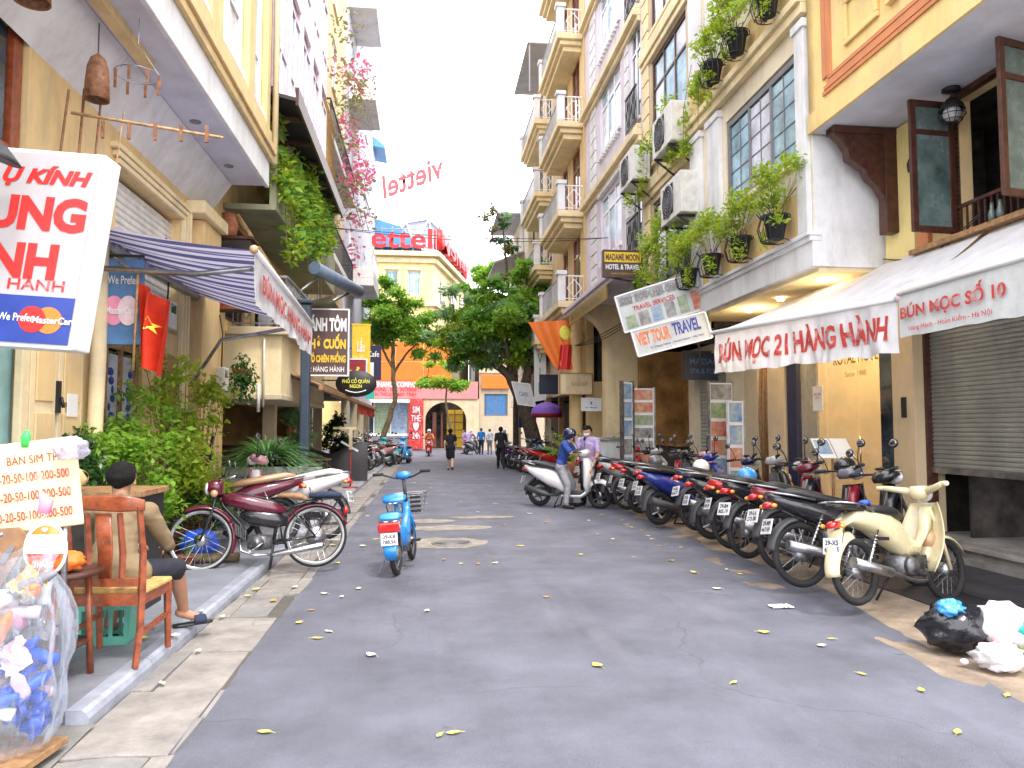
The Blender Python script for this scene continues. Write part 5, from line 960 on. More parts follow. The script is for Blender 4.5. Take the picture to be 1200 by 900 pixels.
tree('street_tree', 'large leaning street tree arching its crown over the middle of the street', 4.95, 33, [([(0, 0, -.1), (-.25, 0, 1.2), (-.75, 0, 2.9), (-1.2, .1, 4.0), (-2.2, .1, 4.7), (-3.4, .2, 5.4)], .42, .1), ([(-.7, 0, 2.8), (-.5, .1, 4.2), (-.3, 0, 6), (-.4, .1, 7.8), (-.9, 0, 9.3)], .26, .05), ([(-1.2, .1, 4), (-1.5, -.5, 5.3), (-2, -.6, 6.6)], .16, .04), ([(-.5, .1, 4), (.3, .3, 5), (.7, .3, 6.2)], .14, .04)], big, ['leaf_d', 'leaf_a', 'leaf_b', 'leaf_d', 'leaf_c'], 190, .23, seed=21)
tree('slender_tree', 'sparse treetop poking above the crown of the large leaning tree', 4.4, 37, [([(0, 0, -.1), (0, 0, 5), (-.4, 0, 9), (-.7, 0, 12.5)], .16, .03)], [((-.8, 0, 12.4), (.8, .8, .8), .4), ((-.4, 0, 10.8), (.9, .8, .8), .35), ((-1.2, 0, 11.3), (.6, .6, .5), .2), ((.3, 0, 9.6), (.9, .9, .8), .35), ((1.0, 0, 8.6), (.8, .8, .8), .35), ((-.6, 0, 9.3), (.9, .8, .7), .3)], ['leaf_dk', 'leaf_d', 'leaf_br'], 110, .2, seed=5)
tree('slanting_tree', 'thin slanting street tree rising behind the parked motorbikes on the left kerb', -2.5, 38, [([(0, 0, 0), (.35, 0, 1.4), (.85, 0, 3.0), (.8, 0, 4.5), (.7, 0, 6)], .17, .09), ([(.8, 0, 4.4), (1.4, 0, 5.4), (2.2, 0, 6.2)], .08, .03), ([(.8, 0, 4.6), (.2, 0, 5.8), (-.3, 0, 6.8)], .08, .03)], [((.4, 0, 7.2), (1.7, 1.5, 1.3), 1.4), ((2.6, 0, 7.2), (1.1, 1, .8), .5), ((.3, 0, 8.9), (1, 1, .6), .35), ((-.5, 0, 6.5), (1.2, 1.3, 1), .8), ((1.7, 0, 6.7), (1.2, 1.2, 1), .9), ((1.0, 0, 8.1), (1.2, 1.1, .8), .6), ((2.3, 0, 5.7), (.8, .9, .7), .5), ((-.9, 0, 7.6), (.7, .7, .7), .4)], ['leaf_a', 'leaf_b', 'leaf_a'], 200, .22, 'bark_lt', seed=8)
tree('young_tree', 'young light green tree in front of the arch at the street end', 1.6, 50, [([(0, 0, 0), (-.1, 0, 1.8), (-.4, 0, 3.6), (-.3, 0, 5)], .1, .05)], [((-.7, 0, 4.8), (1.3, 1.2, .9), .8), ((.4, 0, 4.4), (1.0, 1, .8), .6), ((-1.6, 0, 5.3), (1.1, 1, .8), .5), ((-.2, 0, 5.9), (1, 1, .7), .4)], ['leaf_a', 'leaf_c'], 150, .26, 'bark_lt', seed=15)
tree('broad_tree', 'flat topped green tree beyond the cream corner building', 5.4, 63, [([(0, 0, 0), (-.2, 0, 6), (-.6, 0, 12)], .3, .12)], [((-.6, 0, 15), (2.2, 2, .9), 1.1), ((1.0, 0, 14.6), (1.8, 1.6, .8), .8), ((-1.5, 0, 13), (1.6, 1.5, 1), .6), ((.8, 0, 12), (1.8, 1.5, 1.3), .8), ((0, 0, 10), (2, 1.5, 1.3), .8)], ['leaf_a', 'leaf_b'], 170, .4, seed=31)
# ================================================================ motorbikes (x forward, y left, z up, origin on the ground between the wheels)
def wheel(p, x, Rr, tr, n=18, rim='steel', hub=.06, disc=0):
    w = MB().torus((x, 0, Rr), Rr-tr*1.35, .016, 'y', 30, 6, 1.2)
    w.lathe([(.001, -.05), (hub, -.05), (hub*1.15, 0), (hub, .05), (.001, .05)], 14, Matrix.Translation(Vector((x, 0, Rr))) @ Matrix.Rotation(pi/2, 4, 'X'))
    for i in range(n):
        a = 2*pi*i/n; b = a+(.35 if i % 2 else -.35); y = .035 if i % 4 < 2 else -.035; w.tube([(x+hub*cos(b), y, Rr+hub*sin(b)), (x+(Rr-tr*1.4)*cos(a), 0, Rr+(Rr-tr*1.4)*sin(a))], .0028 if n > 10 else .016, 3 if n > 10 else 5, False)
    if disc: w.lathe([(.05, 0), (disc, 0), (disc, .006), (.05, .006)], 20, Matrix.Translation(Vector((x, .07, Rr))) @ Matrix.Rotation(pi/2, 4, 'X'))
    o = w.build('wheel', rim, p); MB().torus((x, 0, Rr), Rr-tr, tr, 'y', 34, 8, .95).build('tyre', 'rubber', o); return o
def fender(x, z, Rr, a0, a1, w, mt, p, name='fender', drop=.03):
    def f(a, c):
        t = R(a0+(a1-a0)*a); y = (c-.5)*w; q = Rr-drop*(2*abs(c-.5))**2.5; return (x+q*cos(t), y*(1-.25*abs(a-.5)), z+q*sin(t))
    return MB().grid(f, 14, 8).build(name, mt, p, fix=False, solid=.004)
def mirrors(p, x, z, h=.2, y0=.22):
    for s in (-1, 1):
        o = MB().tube([(x, s*y0, z), (x-.02, s*(y0+.03), z+h*.6), (x-.05, s*(y0+.09), z+h)], .006, 5).ball((x-.05, s*(y0+.12), z+h+.02), (.018, .062, .042), 12, 8).build('mirror', 'black', p)
        MB().ball((x-.062, s*(y0+.12), z+h+.02), (.008, .052, .034), 12, 6).build('mirror_glass', 'mirror', o)
def plate(p, x, z, tilt=.2, s=1):
    T_ = Matrix.Translation(Vector((x, 0, z))) @ Matrix.Rotation(tilt, 4, 'Y'); o = MB().box(-.004, .004, -.095*s, .095*s, -.07*s, .07*s, T_).build('number_plate', 'plate', p, bevel=.003)
    rg = random.Random(int(x*1000)+7); m = MB()
    t_ = text('plate_number', '29-%s%d\n%03d.%02d' % (rg.choice('HKLMXE'), rg.randint(1, 9), rg.randint(100, 999), rg.randint(10, 99)), 'black', o, T_ @ Vector((-.005, 0, 0)), (0, -1, 0), T_.to_3x3() @ Vector((0, 0, 1)), .1*s, .15*s, bold=.02, ext=.002)
    return o
def lights(p, x, z, ind=True, w=.07, name='tail_light'):
    MB().loft([((x+.05, 0, z), (0, w*.8, 0), (0, 0, .036)), ((x-.01, 0, z), (0, w*.75, 0), (0, 0, .032)), ((x-.045, 0, z-.01), (0, w*.6, 0), (0, 0, .025))]).build(name, 'red_lens', p)
    if ind:
        for s in (-1, 1): MB().ball((x-.0, s*(w+.045), z-.01), (.03, .022, .02), 10, 7).build('indicator', 'amber', p)
def grips(p, x, y, z, x2, z2, mt='chrome'):
    m = MB()
    for s in (-1, 1): m.tube([(x, 0, z-.02), (x, s*y*.35, z), (x2, s*y*.8, z2)], .012, 6)
    o = m.build('handlebar', mt, p)
    for s in (-1, 1): MB().tube([(x2+.0, s*y*.68, z2-.002), (x2-.03, s*y*1.05, z2)], .018, 8).build('grip', 'rubber', o)
    q = MB()
    for s in (-1, 1): q.tube([(x2+.05, s*y*.65, z2-.01), (x2+.05, s*y*.95, z2-.02)], .006, 4).build('brake_lever', 'steel', o); q = MB()
    return o
def shocks(p, xa, za, xb, zb, y=.12, mt='chrome'):
    for s in (-1, 1):
        m = MB().tube([(xa, s*y, za), (xb, s*y, zb)], .013, 6)
        for i in range(7): t = .15+.09*i; m.torus((xa+(xb-xa)*t, s*y, za+(zb-za)*t), .02, .005, 'z', 10, 4)
        m.build('shock_absorber', mt, p)
def underbone(classic=False):
    p = thing('motorbike', 'x', 'motorbike', (0, 0, 0)); Rr = .29
    wheel(p, -.61, Rr, .034, 24, 'steel', .065); wheel(p, .61, Rr, .032, 24, 'steel', .06)
    if classic:      # old commuter with pressed steel rear body and broad leg shield
        MB().loft([((-.82, 0, .52), (.03, 0, .05), (0, .07, 0)), ((-.8, 0, .66), (.05, 0, .04), (0, .085, 0)), ((-.66, 0, .74), (.05, 0, .06), (0, .1, 0)), ((-.42, 0, .73), (.0, 0, .1), (0, .115, 0)), ((-.2, 0, .66), (0, 0, .15), (0, .12, 0)), ((-.04, 0, .58), (0, 0, .16), (0, .1, 0)), ((.08, 0, .5), (.03, 0, .09), (0, .06, 0)), ((.24, 0, .48), (0, 0, .06), (0, .045, 0)), ((.4, 0, .66), (.06, 0, .0), (0, .05, 0)), ((.44, 0, .86), (.06, 0, 0), (0, .055, 0))], 16).build('body', 'p_cream', p)
        fender(-.61, Rr, Rr+.05, 100, 188, .16, 'p_cream', p, 'rear_fender', .06)
        m = MB()
        def f(a, c):
            y = (c-.5)*2; z = .28+.62*a; wd = .27*(1-.5*a**2)*(1-.25*(1-a)**3); return (.30+.2*a-.14*abs(y)**2.2*(1-a*.4)+.03*sin(a*pi), y*wd, z)
        MB().grid(f, 12, 12).build('leg_shield', 'p_cream', p, fix=False, solid=.008)
        MB().ball((.44, .0, .56), (.1, .09, .1), 14, 10).build('horn_cover', 'p_tan', p); MB().loft([((.36, 0, .93), (.05, 0, 0), (0, .06, 0)), ((.4, 0, 1.0), (.1, 0, .02), (0, .1, 0)), ((.38, 0, 1.05), (.07, 0, .0), (0, .08, 0))]).build('headset', 'p_cream', p)
        for s in (-1, 1): MB().tube([(.38, s*.06, 1.0), (.34, s*.2, 1.03), (.27, s*.3, 1.05)], [.04, .03, .024], 10).build('handlebar_cover', 'p_cream', p)
        for s in (-1, 1): MB().tube([(.29, s*.28, 1.05), (.25, s*.36, 1.05)], .022, 10).build('grip', 'p_cream', p)
        MB().loft([((-.5, 0, .80), (0, .09, 0), (0, 0, .03)), ((-.4, 0, .82), (0, .125, 0), (0, 0, .045)), ((-.15, 0, .80), (0, .13, 0), (0, 0, .05)), ((-.0, 0, .76), (0, .08, 0), (0, 0, .035))], 16).build('seat', 'seat', p)
        MB().loft([((-.86, 0, .83), (0, .08, 0), (0, 0, .018)), ((-.8, 0, .835), (0, .11, 0), (0, 0, .022)), ((-.52, 0, .82), (0, .1, 0), (0, 0, .022))], 12).build('pillion_pad', 'seat', p)
        m = MB()
        for s in (-1, 1): m.tube([(-.45, s*.12, .8), (-.6, s*.13, .86), (-.85, s*.12, .87), (-.88, 0, .87)], .009, 6)
        m.build('rear_rack', 'chrome', p); MB().loft([((-.5, -.05, .87), (0, .05, 0), (0, 0, .02)), ((-.4, 0, .88), (0, .06, 0), (0, 0, .025)), ((-.33, .03, .86), (0, .04, 0), (0, 0, .015))]).build('seat_cloth', 'blue_plastic', p)
        MB().ball((.46, 0, .98), (.05, .07, .07), 14, 10).build('headlight', 'clear_lens', p)
        lights(p, -.84, .68, True, .06); plate(p, -.87, .5, .12)
        MB().box(-.44, -.3, -.135, -.115, .55, .58).build('badge', 'iron', p)
    else:
        MB().loft([((-.9, 0, .78), (0, .05, 0), (0, 0, .035)), ((-.78, 0, .745), (0, .095, 0), (0, 0, .06)), ((-.55, 0, .68), (0, .125, 0), (0, 0, .09)), ((-.3, 0, .61), (0, .135, 0), (0, 0, .12)), ((-.1, 0, .54), (0, .115, 0), (0, 0, .11)), ((.08, 0, .48), (0, .07, 0), (0, 0, .07)), ((.24, 0, .52), (.04, 0, .03), (0, .055, 0)), ((.36, 0, .7), (.07, 0, .02), (0, .055, 0)), ((.4, 0, .86), (.06, 0, 0), (0, .06, 0))], 16).build('body', 'p_black', p)
        def f(a, c):
            y = (c-.5)*2; z = .36+.52*a; wd = .22*(1-.35*a)*(1-.5*(1-a)**2.5); return (.3+.16*a-.12*abs(y)**2*(1-a*.3)+.05*sin(a*pi), y*wd, z)
        MB().grid(f, 10, 12).build('leg_shield', 'p_black', p, fix=False, solid=.008)
        MB().loft([((.3, 0, .93), (.06, 0, .0), (0, .07, 0)), ((.35, 0, .99), (.12, 0, .02), (0, .13, 0)), ((.34, 0, 1.05), (.08, 0, .02), (0, .09, 0))]).build('headset', 'p_black', p)
        MB().ball((.45, 0, .98), (.05, .1, .06), 14, 10).build('headlight', 'clear_lens', p); MB().ball((.3, 0, 1.06), (.05, .06, .015), 10, 6).build('speedometer', 'black', p)
        grips(p, .32, .34, 1.02, .24, 1.03, 'iron'); mirrors(p, .27, 1.03)
        MB().loft([((-.8, 0, .83), (0, .07, 0), (0, 0, .025)), ((-.66, 0, .83), (0, .11, 0), (0, 0, .045)), ((-.45, 0, .79), (0, .125, 0), (0, 0, .05)), ((-.2, 0, .745), (0, .125, 0), (0, 0, .045)), ((.0, 0, .7), (0, .07, 0), (0, 0, .03))], 16).build('seat', 'seat', p)
        m = MB()
        for s in (-1, 1): m.tube([(-.5, s*.14, .76), (-.72, s*.13, .8), (-.9, s*.07, .83), (-.92, 0, .83)], .011, 6)
        m.build('grab_rail', 'steel', p); fender(-.61, Rr, Rr+.04, 95, 175, .13, 'kneeplastic', p, 'rear_fender', .04)
        lights(p, -.9, .72); plate(p, -.93, .53, .3)
    fender(.61, Rr, Rr+.03, 30, 165, .12, 'p_cream' if classic else 'p_black', p, 'front_fender', .04)
    m = MB()
    for s in (-1, 1): m.tube([(.42, s*.05, .86), (.56, s*.06, .5), (.61, s*.065, .29)], .018, 7)
    m.build('fork', 'iron' if not classic else 'p_cream', p); shocks(p, -.42, .64, -.6, .3)
    m = MB().loft([((-.12, 0, .33), (0, .1, 0), (0, 0, .09)), ((.02, 0, .34), (0, .12, 0), (0, 0, .1)), ((.12, 0, .35), (0, .07, 0), (0, 0, .07))])
    for i in range(6): m.cbox((.16+.022*i, 0, .36), (.007, .14, .13))
    m.lathe([(.001, 0), (.085, 0), (.075, .04), (.001, .045)], 16, Matrix.Translation(Vector((-.02, -.11, .33))) @ Matrix.Rotation(pi/2, 4, 'X')); m.build('engine', 'engine', p)
    MB().bar((-.61, .1, .3), (.0, .1, .33), .03, .07).build('chain_case', 'iron', p)
    MB().tube([(.25, -.06, .3), (.2, -.1, .2), (.0, -.14, .2), (-.3, -.15, .27), (-.34, -.15, .28), (-.82, -.16, .37)], [.014, .014, .016, .018, .042, .045], 10).build('exhaust', 'steel', p)
    m = MB().tube([(-.02, -.24, .26), (-.02, .24, .26)], .014, 6).tube([(-.02, .1, .26), (-.12, .2, .02)], .011, 5); m.build('stand', 'iron', p)
    for s in (-1, 1): MB().tube([(-.02, s*.17, .265), (-.02, s*.27, .265)], .02, 7).build('foot_rest', 'rubber', p)
    return p
def scooter():
    p = thing('scooter', 'x', 'scooter', (0, 0, 0)); Rr = .25
    wheel(p, -.62, Rr, .048, 5, 'steel', .07); wheel(p, .64, Rr, .045, 5, 'steel', .06, .1)
    MB().loft([((-.93, 0, .74), (0, .05, 0), (0, 0, .03)), ((-.8, 0, .69), (0, .13, 0), (0, 0, .075)), ((-.6, 0, .62), (0, .17, 0), (0, 0, .12)), ((-.4, 0, .56), (0, .175, 0), (0, 0, .17)), ((-.22, 0, .5), (0, .155, 0), (0, 0, .17)), ((-.1, 0, .4), (0, .13, 0), (0, 0, .13)), ((-.0, 0, .3), (0, .14, 0), (0, 0, .06))], 18).build('body', 'p_white', p)
    MB().loft([((-.08, 0, .27), (0, .16, 0), (0, 0, .04)), ((.26, 0, .27), (0, .17, 0), (0, 0, .04)), ((.36, 0, .34), (0, .15, 0), (0, 0, .05))], 14).build('floor_board', 'kneeplastic', p)
    MB().loft([((-.1, 0, .225), (0, .17, 0), (0, 0, .04)), ((.3, 0, .235), (0, .18, 0), (0, 0, .04)), ((.42, 0, .33), (0, .14, 0), (0, 0, .05))], 14).build('side_skirt', 'p_white', p)
    MB().loft([((.42, 0, .3), (.05, 0, .02), (0, .15, 0)), ((.4, 0, .45), (.07, 0, .02), (0, .2, 0)), ((.42, 0, .65), (.09, 0, .02), (0, .21, 0)), ((.4, 0, .82), (.08, 0, .02), (0, .17, 0)), ((.36, 0, .93), (.06, 0, .0), (0, .1, 0))], 18).build('front_apron', 'p_white', p)
    MB().loft([((.355, 0, .34), (.02, 0, 0), (0, .14, 0)), ((.33, 0, .6), (.025, 0, 0), (0, .17, 0)), ((.31, 0, .85), (.02, 0, 0), (0, .12, 0))], 14).build('inner_panel', 'kneeplastic', p)
    MB().loft([((.3, 0, .95), (.06, 0, 0), (0, .07, 0)), ((.34, 0, 1.01), (.12, 0, .02), (0, .15, 0)), ((.31, 0, 1.07), (.07, 0, .02), (0, .1, 0))], 16).build('headset', 'p_white', p)
    MB().loft([((.5, 0, .74), (.02, 0, 0), (0, .1, 0)), ((.515, 0, .8), (.015, 0, 0), (0, .09, 0)), ((.48, 0, .86), (.01, 0, 0), (0, .06, 0))]).build('headlight', 'clear_lens', p)
    for s in (-1, 1): MB().ball((.475, s*.13, .68), (.03, .045, .05), 10, 7).build('indicator', 'amber', p)
    grips(p, .3, .34, 1.03, .24, 1.05, 'iron'); mirrors(p, .27, 1.05)
    fender(.64, Rr, Rr+.045, 15, 165, .15, 'p_white', p, 'front_fender', .07)
    m = MB()
    for s in (-1, 1): m.tube([(.48, s*.06, .6), (.64, s*.08, .26)], .02, 7)
    m.build('fork', 'iron', p)
    MB().loft([((-.86, 0, .80), (0, .08, 0), (0, 0, .03)), ((-.72, 0, .81), (0, .14, 0), (0, 0, .05)), ((-.45, 0, .78), (0, .15, 0), (0, 0, .05)), ((-.2, 0, .74), (0, .14, 0), (0, 0, .05)), ((-.08, 0, .7), (0, .08, 0), (0, 0, .03))], 16).build('seat', 'seat', p)
    m = MB()
    for s in (-1, 1): m.tube([(-.66, s*.14, .79), (-.85, s*.13, .83), (-.98, s*.07, .84), (-.99, 0, .84)], .014, 6)
    m.build('grab_rail', 'steel', p); lights(p, -.93, .7, False, .09); plate(p, -.97, .5, .3)
    fender(-.62, Rr, Rr+.05, 110, 190, .14, 'kneeplastic', p, 'rear_fender', .05)
    MB().loft([((-.7, .1, .26), (0, .05, 0), (0, 0, .09)), ((-.3, .1, .28), (0, .07, 0), (0, 0, .1)), ((-.1, .06, .3), (0, .05, 0), (0, 0, .06))]).build('engine', 'engine', p)
    MB().tube([(-.2, -.1, .22), (-.38, -.15, .24), (-.42, -.15, .25), (-.86, -.17, .36)], [.02, .03, .055, .06], 10).build('exhaust', 'kneeplastic', p)
    MB().tube([(-.15, .12, .25), (-.24, .2, .02)], .012, 5).tube([(-.15, -.12, .25), (-.24, -.2, .02)], .012, 5).tube([(-.24, .2, .02), (-.24, -.2, .02)], .012, 5).build('stand', 'iron', p)
    return p
PR_U = underbone(); PR_S = scooter(); PR_C = underbone(True)
used = set(); used_n = []; PLATES = []
_pl = [c for c in PR_U.children_recursive if c.name.startswith('plate_number')][0]; _pp = _pl.parent
for i in range(10):
    rg = random.Random(100+i); T_ = Matrix.Translation(Vector((-.93, 0, .53))) @ Matrix.Rotation(.3, 4, 'Y')
    t_ = text('plate_number', '29-%s%d\n%03d.%02d' % (rg.choice('HKLMXEDB'), rg.randint(1, 9), rg.randint(100, 999), rg.randint(10, 99)), 'black', None, T_ @ Vector((-.005, 0, 0)), (0, -1, 0), T_.to_3x3() @ Vector((0, 0, 1)), .1, .15, bold=.02, ext=.002); PLATES.append(t_.data); bpy.data.objects.remove(t_)
def park(proto, u, v, head, label, mats=None, group=None, lean=-7, z=.05, world=False, off=True, steer=0, scale=1):
    # (u, v): rear wheel contact; head: heading in degrees from +u towards +v
    _q = random.Random(int(u*100+v*37)); head += _q.uniform(-8, 8) - (9 if proto is not PR_C and not world else 0); lean += _q.uniform(-3, 2)
    a = A+R(head); base = S(u, v, z) if not world else Vector((u, v, z)); 
    if world: a = R(head)
    c = base + Vector((cos(a), sin(a), 0))*(.61*scale if off else 0)
    if id(proto) not in used and False: pass
    o = copy_tree(proto, loc=c, label=label, group=group, mats=mats); o.rotation_mode = 'ZYX'; o.rotation_euler = (R(lean), 0, a); o.scale = (scale,)*3
    used.add(id(proto)); o.scale = (scale*1.03, scale*1.12, scale*1.1) if proto is not PR_C else (.97, 1, 1)
    for c in o.children_recursive:
        if c.name.startswith('plate_number') and proto is PR_U: c.data = PLATES[len(used_n) % 10]; c.scale = (1, 1, 1)
        elif c.name.startswith('mirror') and not c.name.startswith('mirror_glass') and len(used_n) % 3 == 1 and c.parent == o: c.rotation_euler = (0, 0, .0)
    used_n.append(1); return o
def pal(b, fend=None, seat=None, **k):
    d = dict(body=b, leg_shield=b, headset=b, front_apron=b, side_skirt=b, front_fender=fend or b); 
    if seat: d['seat'] = seat
    d.update(k); return d
GR = 'motorbikes parked in a row along the right side'
park(PR_C, 3.66, 6.07, 27, 'cream classic motorbike with broad leg shield, nearest in the right hand row', None, GR, -6)
park(PR_U, 3.66, 6.95, 17, 'black motorbike with big spoked rear wheel just behind the cream one', pal('p_black'), GR)
park(PR_U, 3.85, 7.75, 14, 'motorbike with a bulging dark red tail, third in the right hand row', pal('p_dkred', leg_shield='p_black', headset='p_grey'), GR, z=.04)
park(PR_U, 3.8, 8.5, 22, 'dark motorbike with maroon handlebar cover and round red rear lamp', pal('p_black', headset='p_maroon', leg_shield='p_maroon'), GR)
park(PR_U, 3.95, 9.25, 16, 'motorbike with bright red side stripe and a blue helmet on its seat', pal('p_red', leg_shield='p_black', headset='p_silver'), GR, -5)
park(PR_S, 4.0, 10.1, 15, 'black scooter with silver handlebar cover in front of the glass hotel door', pal('p_black', headset='p_silver'), GR)
park(PR_U, 4.05, 10.85, 12, 'navy motorbike with white number plate beside the brown pillar', pal('p_navy', headset='p_navy'), GR)
park(PR_S, 3.78, 11.8, 18, 'glossy dark blue scooter with chrome guard at its side', pal('p_blue'), GR, z=.03)
park(PR_S, 3.95, 12.55, 14, 'scooter with a dull pink tail squeezed behind the blue scooter', pal('p_pink', headset='p_pink', leg_shield='p_grey'), GR)
park(PR_S, 3.9, 13.3, 10, 'black scooter standing before the closed light shutter', pal('p_black'), GR)
park(PR_U, 3.85, 14.0, 16, 'grey motorbike with red tail farther along the right hand row', pal('p_grey', body='p_red'), GR)
park(PR_S, 3.8, 14.75, 12, 'silver scooter before the metal cabinet in the right hand row', pal('p_silver'), GR)
park(PR_U, 3.8, 15.5, 20, 'black motorbike with orange front, beside the standing man in lilac', pal('p_black', leg_shield='p_orange'), GR)
park(PR_U, 3.75, 16.5, 10, 'bright red motorbike behind the man in the lilac shirt', pal('p_red'), GR)
park(PR_S, 3.95, 17.7, 14, 'white scooter hidden in part behind the red motorbike', pal('p_white'), GR)
G2 = 'motorbikes parked beyond the white scooter near the big tree'
for i, (v, k, b, l) in enumerate(((24.5, 'U', 'p_red', 'small red motorbike half hidden behind the white scooter rider'), (25.9, 'U', 'p_dkred', 'dark red motorbike second behind the rider in blue'), (27.4, 'S', 'p_black', 'black scooter between the rider in blue and the big tree'), (28.9, 'U', 'p_black', 'black motorbike nearest the foot of the big tree'), (30.1, 'S', 'p_blue', 'blue scooter in front of the tree trunk'), (31.4, 'U', 'p_grey', 'grey motorbike left of the big tree trunk'))):
    park(PR_U if k == 'U' else PR_S, 3.6-.03*(v-24), v, 25-9*i, l, pal(b), G2, z=.02)
G3 = 'motorbikes parked along the left kerb far down the street'
for i, (u, v, k, b, h, l) in enumerate(((-2.55, 24.6, 'U', 'p_black', 178, 'black tarpaulined looking motorbike nearest in the left far row'), (-2.1, 27.2, 'U', 'p_white', 170, 'white motorbike second in the left far row'), (-2.0, 29.6, 'U', 'p_grey', 165, 'grey motorbike third in the left far row'), (-1.6, 32, 'S', 'p_pink', 160, 'pale pink scooter before the slanting tree'), (-1.4, 34.2, 'S', 'p_teal', 250, 'teal scooter by the foot of the slanting tree'), (-.9, 35.6, 'S', 'p_sky', 262, 'bright blue scooter facing up the street at the left kerb'), (-2.4, 36.4, 'U', 'p_white', 170, 'white motorbike behind the teal scooter'), (-2.3, 38.6, 'U', 'p_black', 170, 'black motorbike farthest in the left row'), (-2.2, 40.8, 'S', 'p_silver', 170, 'silver scooter farthest in the left row'), (-2.2, 25.9, 'S', 'p_black', 172, 'black scooter squeezed behind the tarpaulined looking motorbike'), (-2.3, 28.4, 'U', 'p_dkred', 168, 'dark red motorbike between the white and grey ones'), (-2.2, 30.8, 'S', 'p_silver', 165, 'silver scooter just before the pale pink one'), (-1.75, 33.1, 'U', 'p_black', 165, 'black motorbike just before the teal scooter'))):
    park(PR_U if k == 'U' else PR_S, u, v, h, l, pal(b), G3, z=.1 if u < -1.9 else 0)
def hide_proto(o):
    for c in list(o.children): hide_proto(c)
    bpy.data.objects.remove(o)
# parked white scooter with its rider
WS = park(PR_S, .6, 15.58, -17, 'white scooter stopped across the road under a man in a blue shirt', pal('p_white'), None, 0, z=.0, world=True)
for p in (PR_U, PR_S, PR_C): hide_proto(p)

# ---- maroon big wheeled moped on the left pavement
mp = thing('moped', 'maroon antique moped with tall spoked wheels, teardrop tank and tan leather saddle on the left pavement', 'moped', (0, 0, 0))
Rr = .345
for x in (-.6, .6):
    w = MB().torus((x, 0, Rr), Rr-.05, .017, 'y', 40, 6, 1.1).lathe([(.001, -.05), (.055, -.05), (.07, 0), (.055, .05), (.001, .05)], 16, Matrix.Translation(Vector((x, 0, Rr))) @ Matrix.Rotation(pi/2, 4, 'X'))
    for i in range(32):
        a = 2*pi*i/32; b = a+(.5 if i % 2 else -.5); y = .035 if i % 4 < 2 else -.035; w.tube([(x+.055*cos(b), y, Rr+.055*sin(b)), (x+(Rr-.05)*cos(a), 0, Rr+(Rr-.05)*sin(a))], .0022, 3, False)
    o = w.build('wheel', 'chrome', mp); MB().torus((x, 0, Rr), Rr-.024, .024, 'y', 44, 8).build('tyre', 'rubber', o); MB().torus((x, .0, Rr), Rr-.036, .0235, 'y', 44, 8, 1.0).build('white_wall', 'planter_conc', o)  # grey whitewall-like band, the lit tone of the rubber put into its colour
MB().lathe([(.001, 0), (.1, 0), (.11, .02), (.1, .05), (.001, .06)], 20, Matrix.Translation(Vector((-.6, .02, Rr))) @ Matrix.Rotation(-pi/2, 4, 'X')).build('brake_drum', 'steel', mp)
fender(.6, Rr, Rr+.025, 60, 150, .09, 'p_maroon', mp, 'front_fender', .035); fender(-.6, Rr, Rr+.025, 20, 160, .09, 'p_maroon', mp, 'rear_fender', .035)
fender(.6, Rr, Rr+.02, 150, 205, .09, 'p_maroon', mp, 'front_fender', .035)
MB().loft([((.4, 0, .78), (0, .045, 0), (0, 0, .04)), ((.3, 0, .77), (0, .09, 0), (0, 0, .075)), ((.1, 0, .72), (0, .105, 0), (0, 0, .09)), ((-.12, 0, .67), (0, .09, 0), (0, 0, .075)), ((-.28, 0, .64), (0, .05, 0), (0, 0, .03))], 16).build('tank', 'p_maroon', mp)
MB().loft([((.36, 0, .835), (0, .02, 0), (0, 0, .006)), ((.2, 0, .835), (0, .035, 0), (0, 0, .01)), ((-.05, 0, .775), (0, .035, 0), (0, 0, .01)), ((-.25, 0, .69), (0, .02, 0), (0, 0, .008))]).build('tank_strap', 'black', mp)
MB().loft([((.2, 0, .6), (0, .06, 0), (0, 0, .03)), ((.1, 0, .58), (0, .09, 0), (0, 0, .09)), ((-.15, 0, .54), (0, .09, 0), (0, 0, .1)), ((-.3, 0, .52), (0, .06, 0), (0, 0, .05))]).build('side_panel', 'p_black', mp)
m = MB().tube([(.44, 0, .86), (.38, 0, .7), (.2, 0, .5), (.1, 0, .3)], .022, 8).tube([(.36, 0, .72), (-.2, 0, .62), (-.36, 0, .68), (-.62, .07, .75)], .02, 8).tube([(-.2, 0, .6), (-.15, 0, .3)], .02, 8).tube([(-.15, .07, .3), (-.6, .07, Rr)], .016, 6).tube([(-.15, -.07, .3), (-.6, -.07, Rr)], .016, 6).tube([(-.32, .07, .66), (-.6, .07, Rr)], .013, 6).tube([(-.32, -.07, .66), (-.6, -.07, Rr)], .013, 6); m.build('frame', 'p_black', mp)
m = MB()
for s in (-1, 1): m.tube([(.44, s*.03, .9), (.48, s*.065, .68), (.57, s*.065, .42), (.6, s*.06, Rr)], .015, 6)
m.build('fork', 'p_black', mp); MB().loft([((.42, 0, .82), (.05, 0, 0), (0, .05, 0)), ((.48, 0, .86), (.09, 0, .02), (0, .085, 0)), ((.46, 0, .95), (.08, 0, .02), (0, .08, 0)), ((.42, 0, .98), (.04, 0, .01), (0, .05, 0))]).build('headlamp_cowl', 'p_maroon', mp)
MB().ball((.55, 0, .89), (.03, .07, .07), 14, 8).build('headlight', 'clear_lens', mp); MB().ball((.47, .09, .84), (.04, .03, .04), 10, 8).build('indicator', 'p_tan', mp)
grips(mp, .42, .33, 1.0, .24, 1.02); mirrors(mp, .36, 1.02, .12)
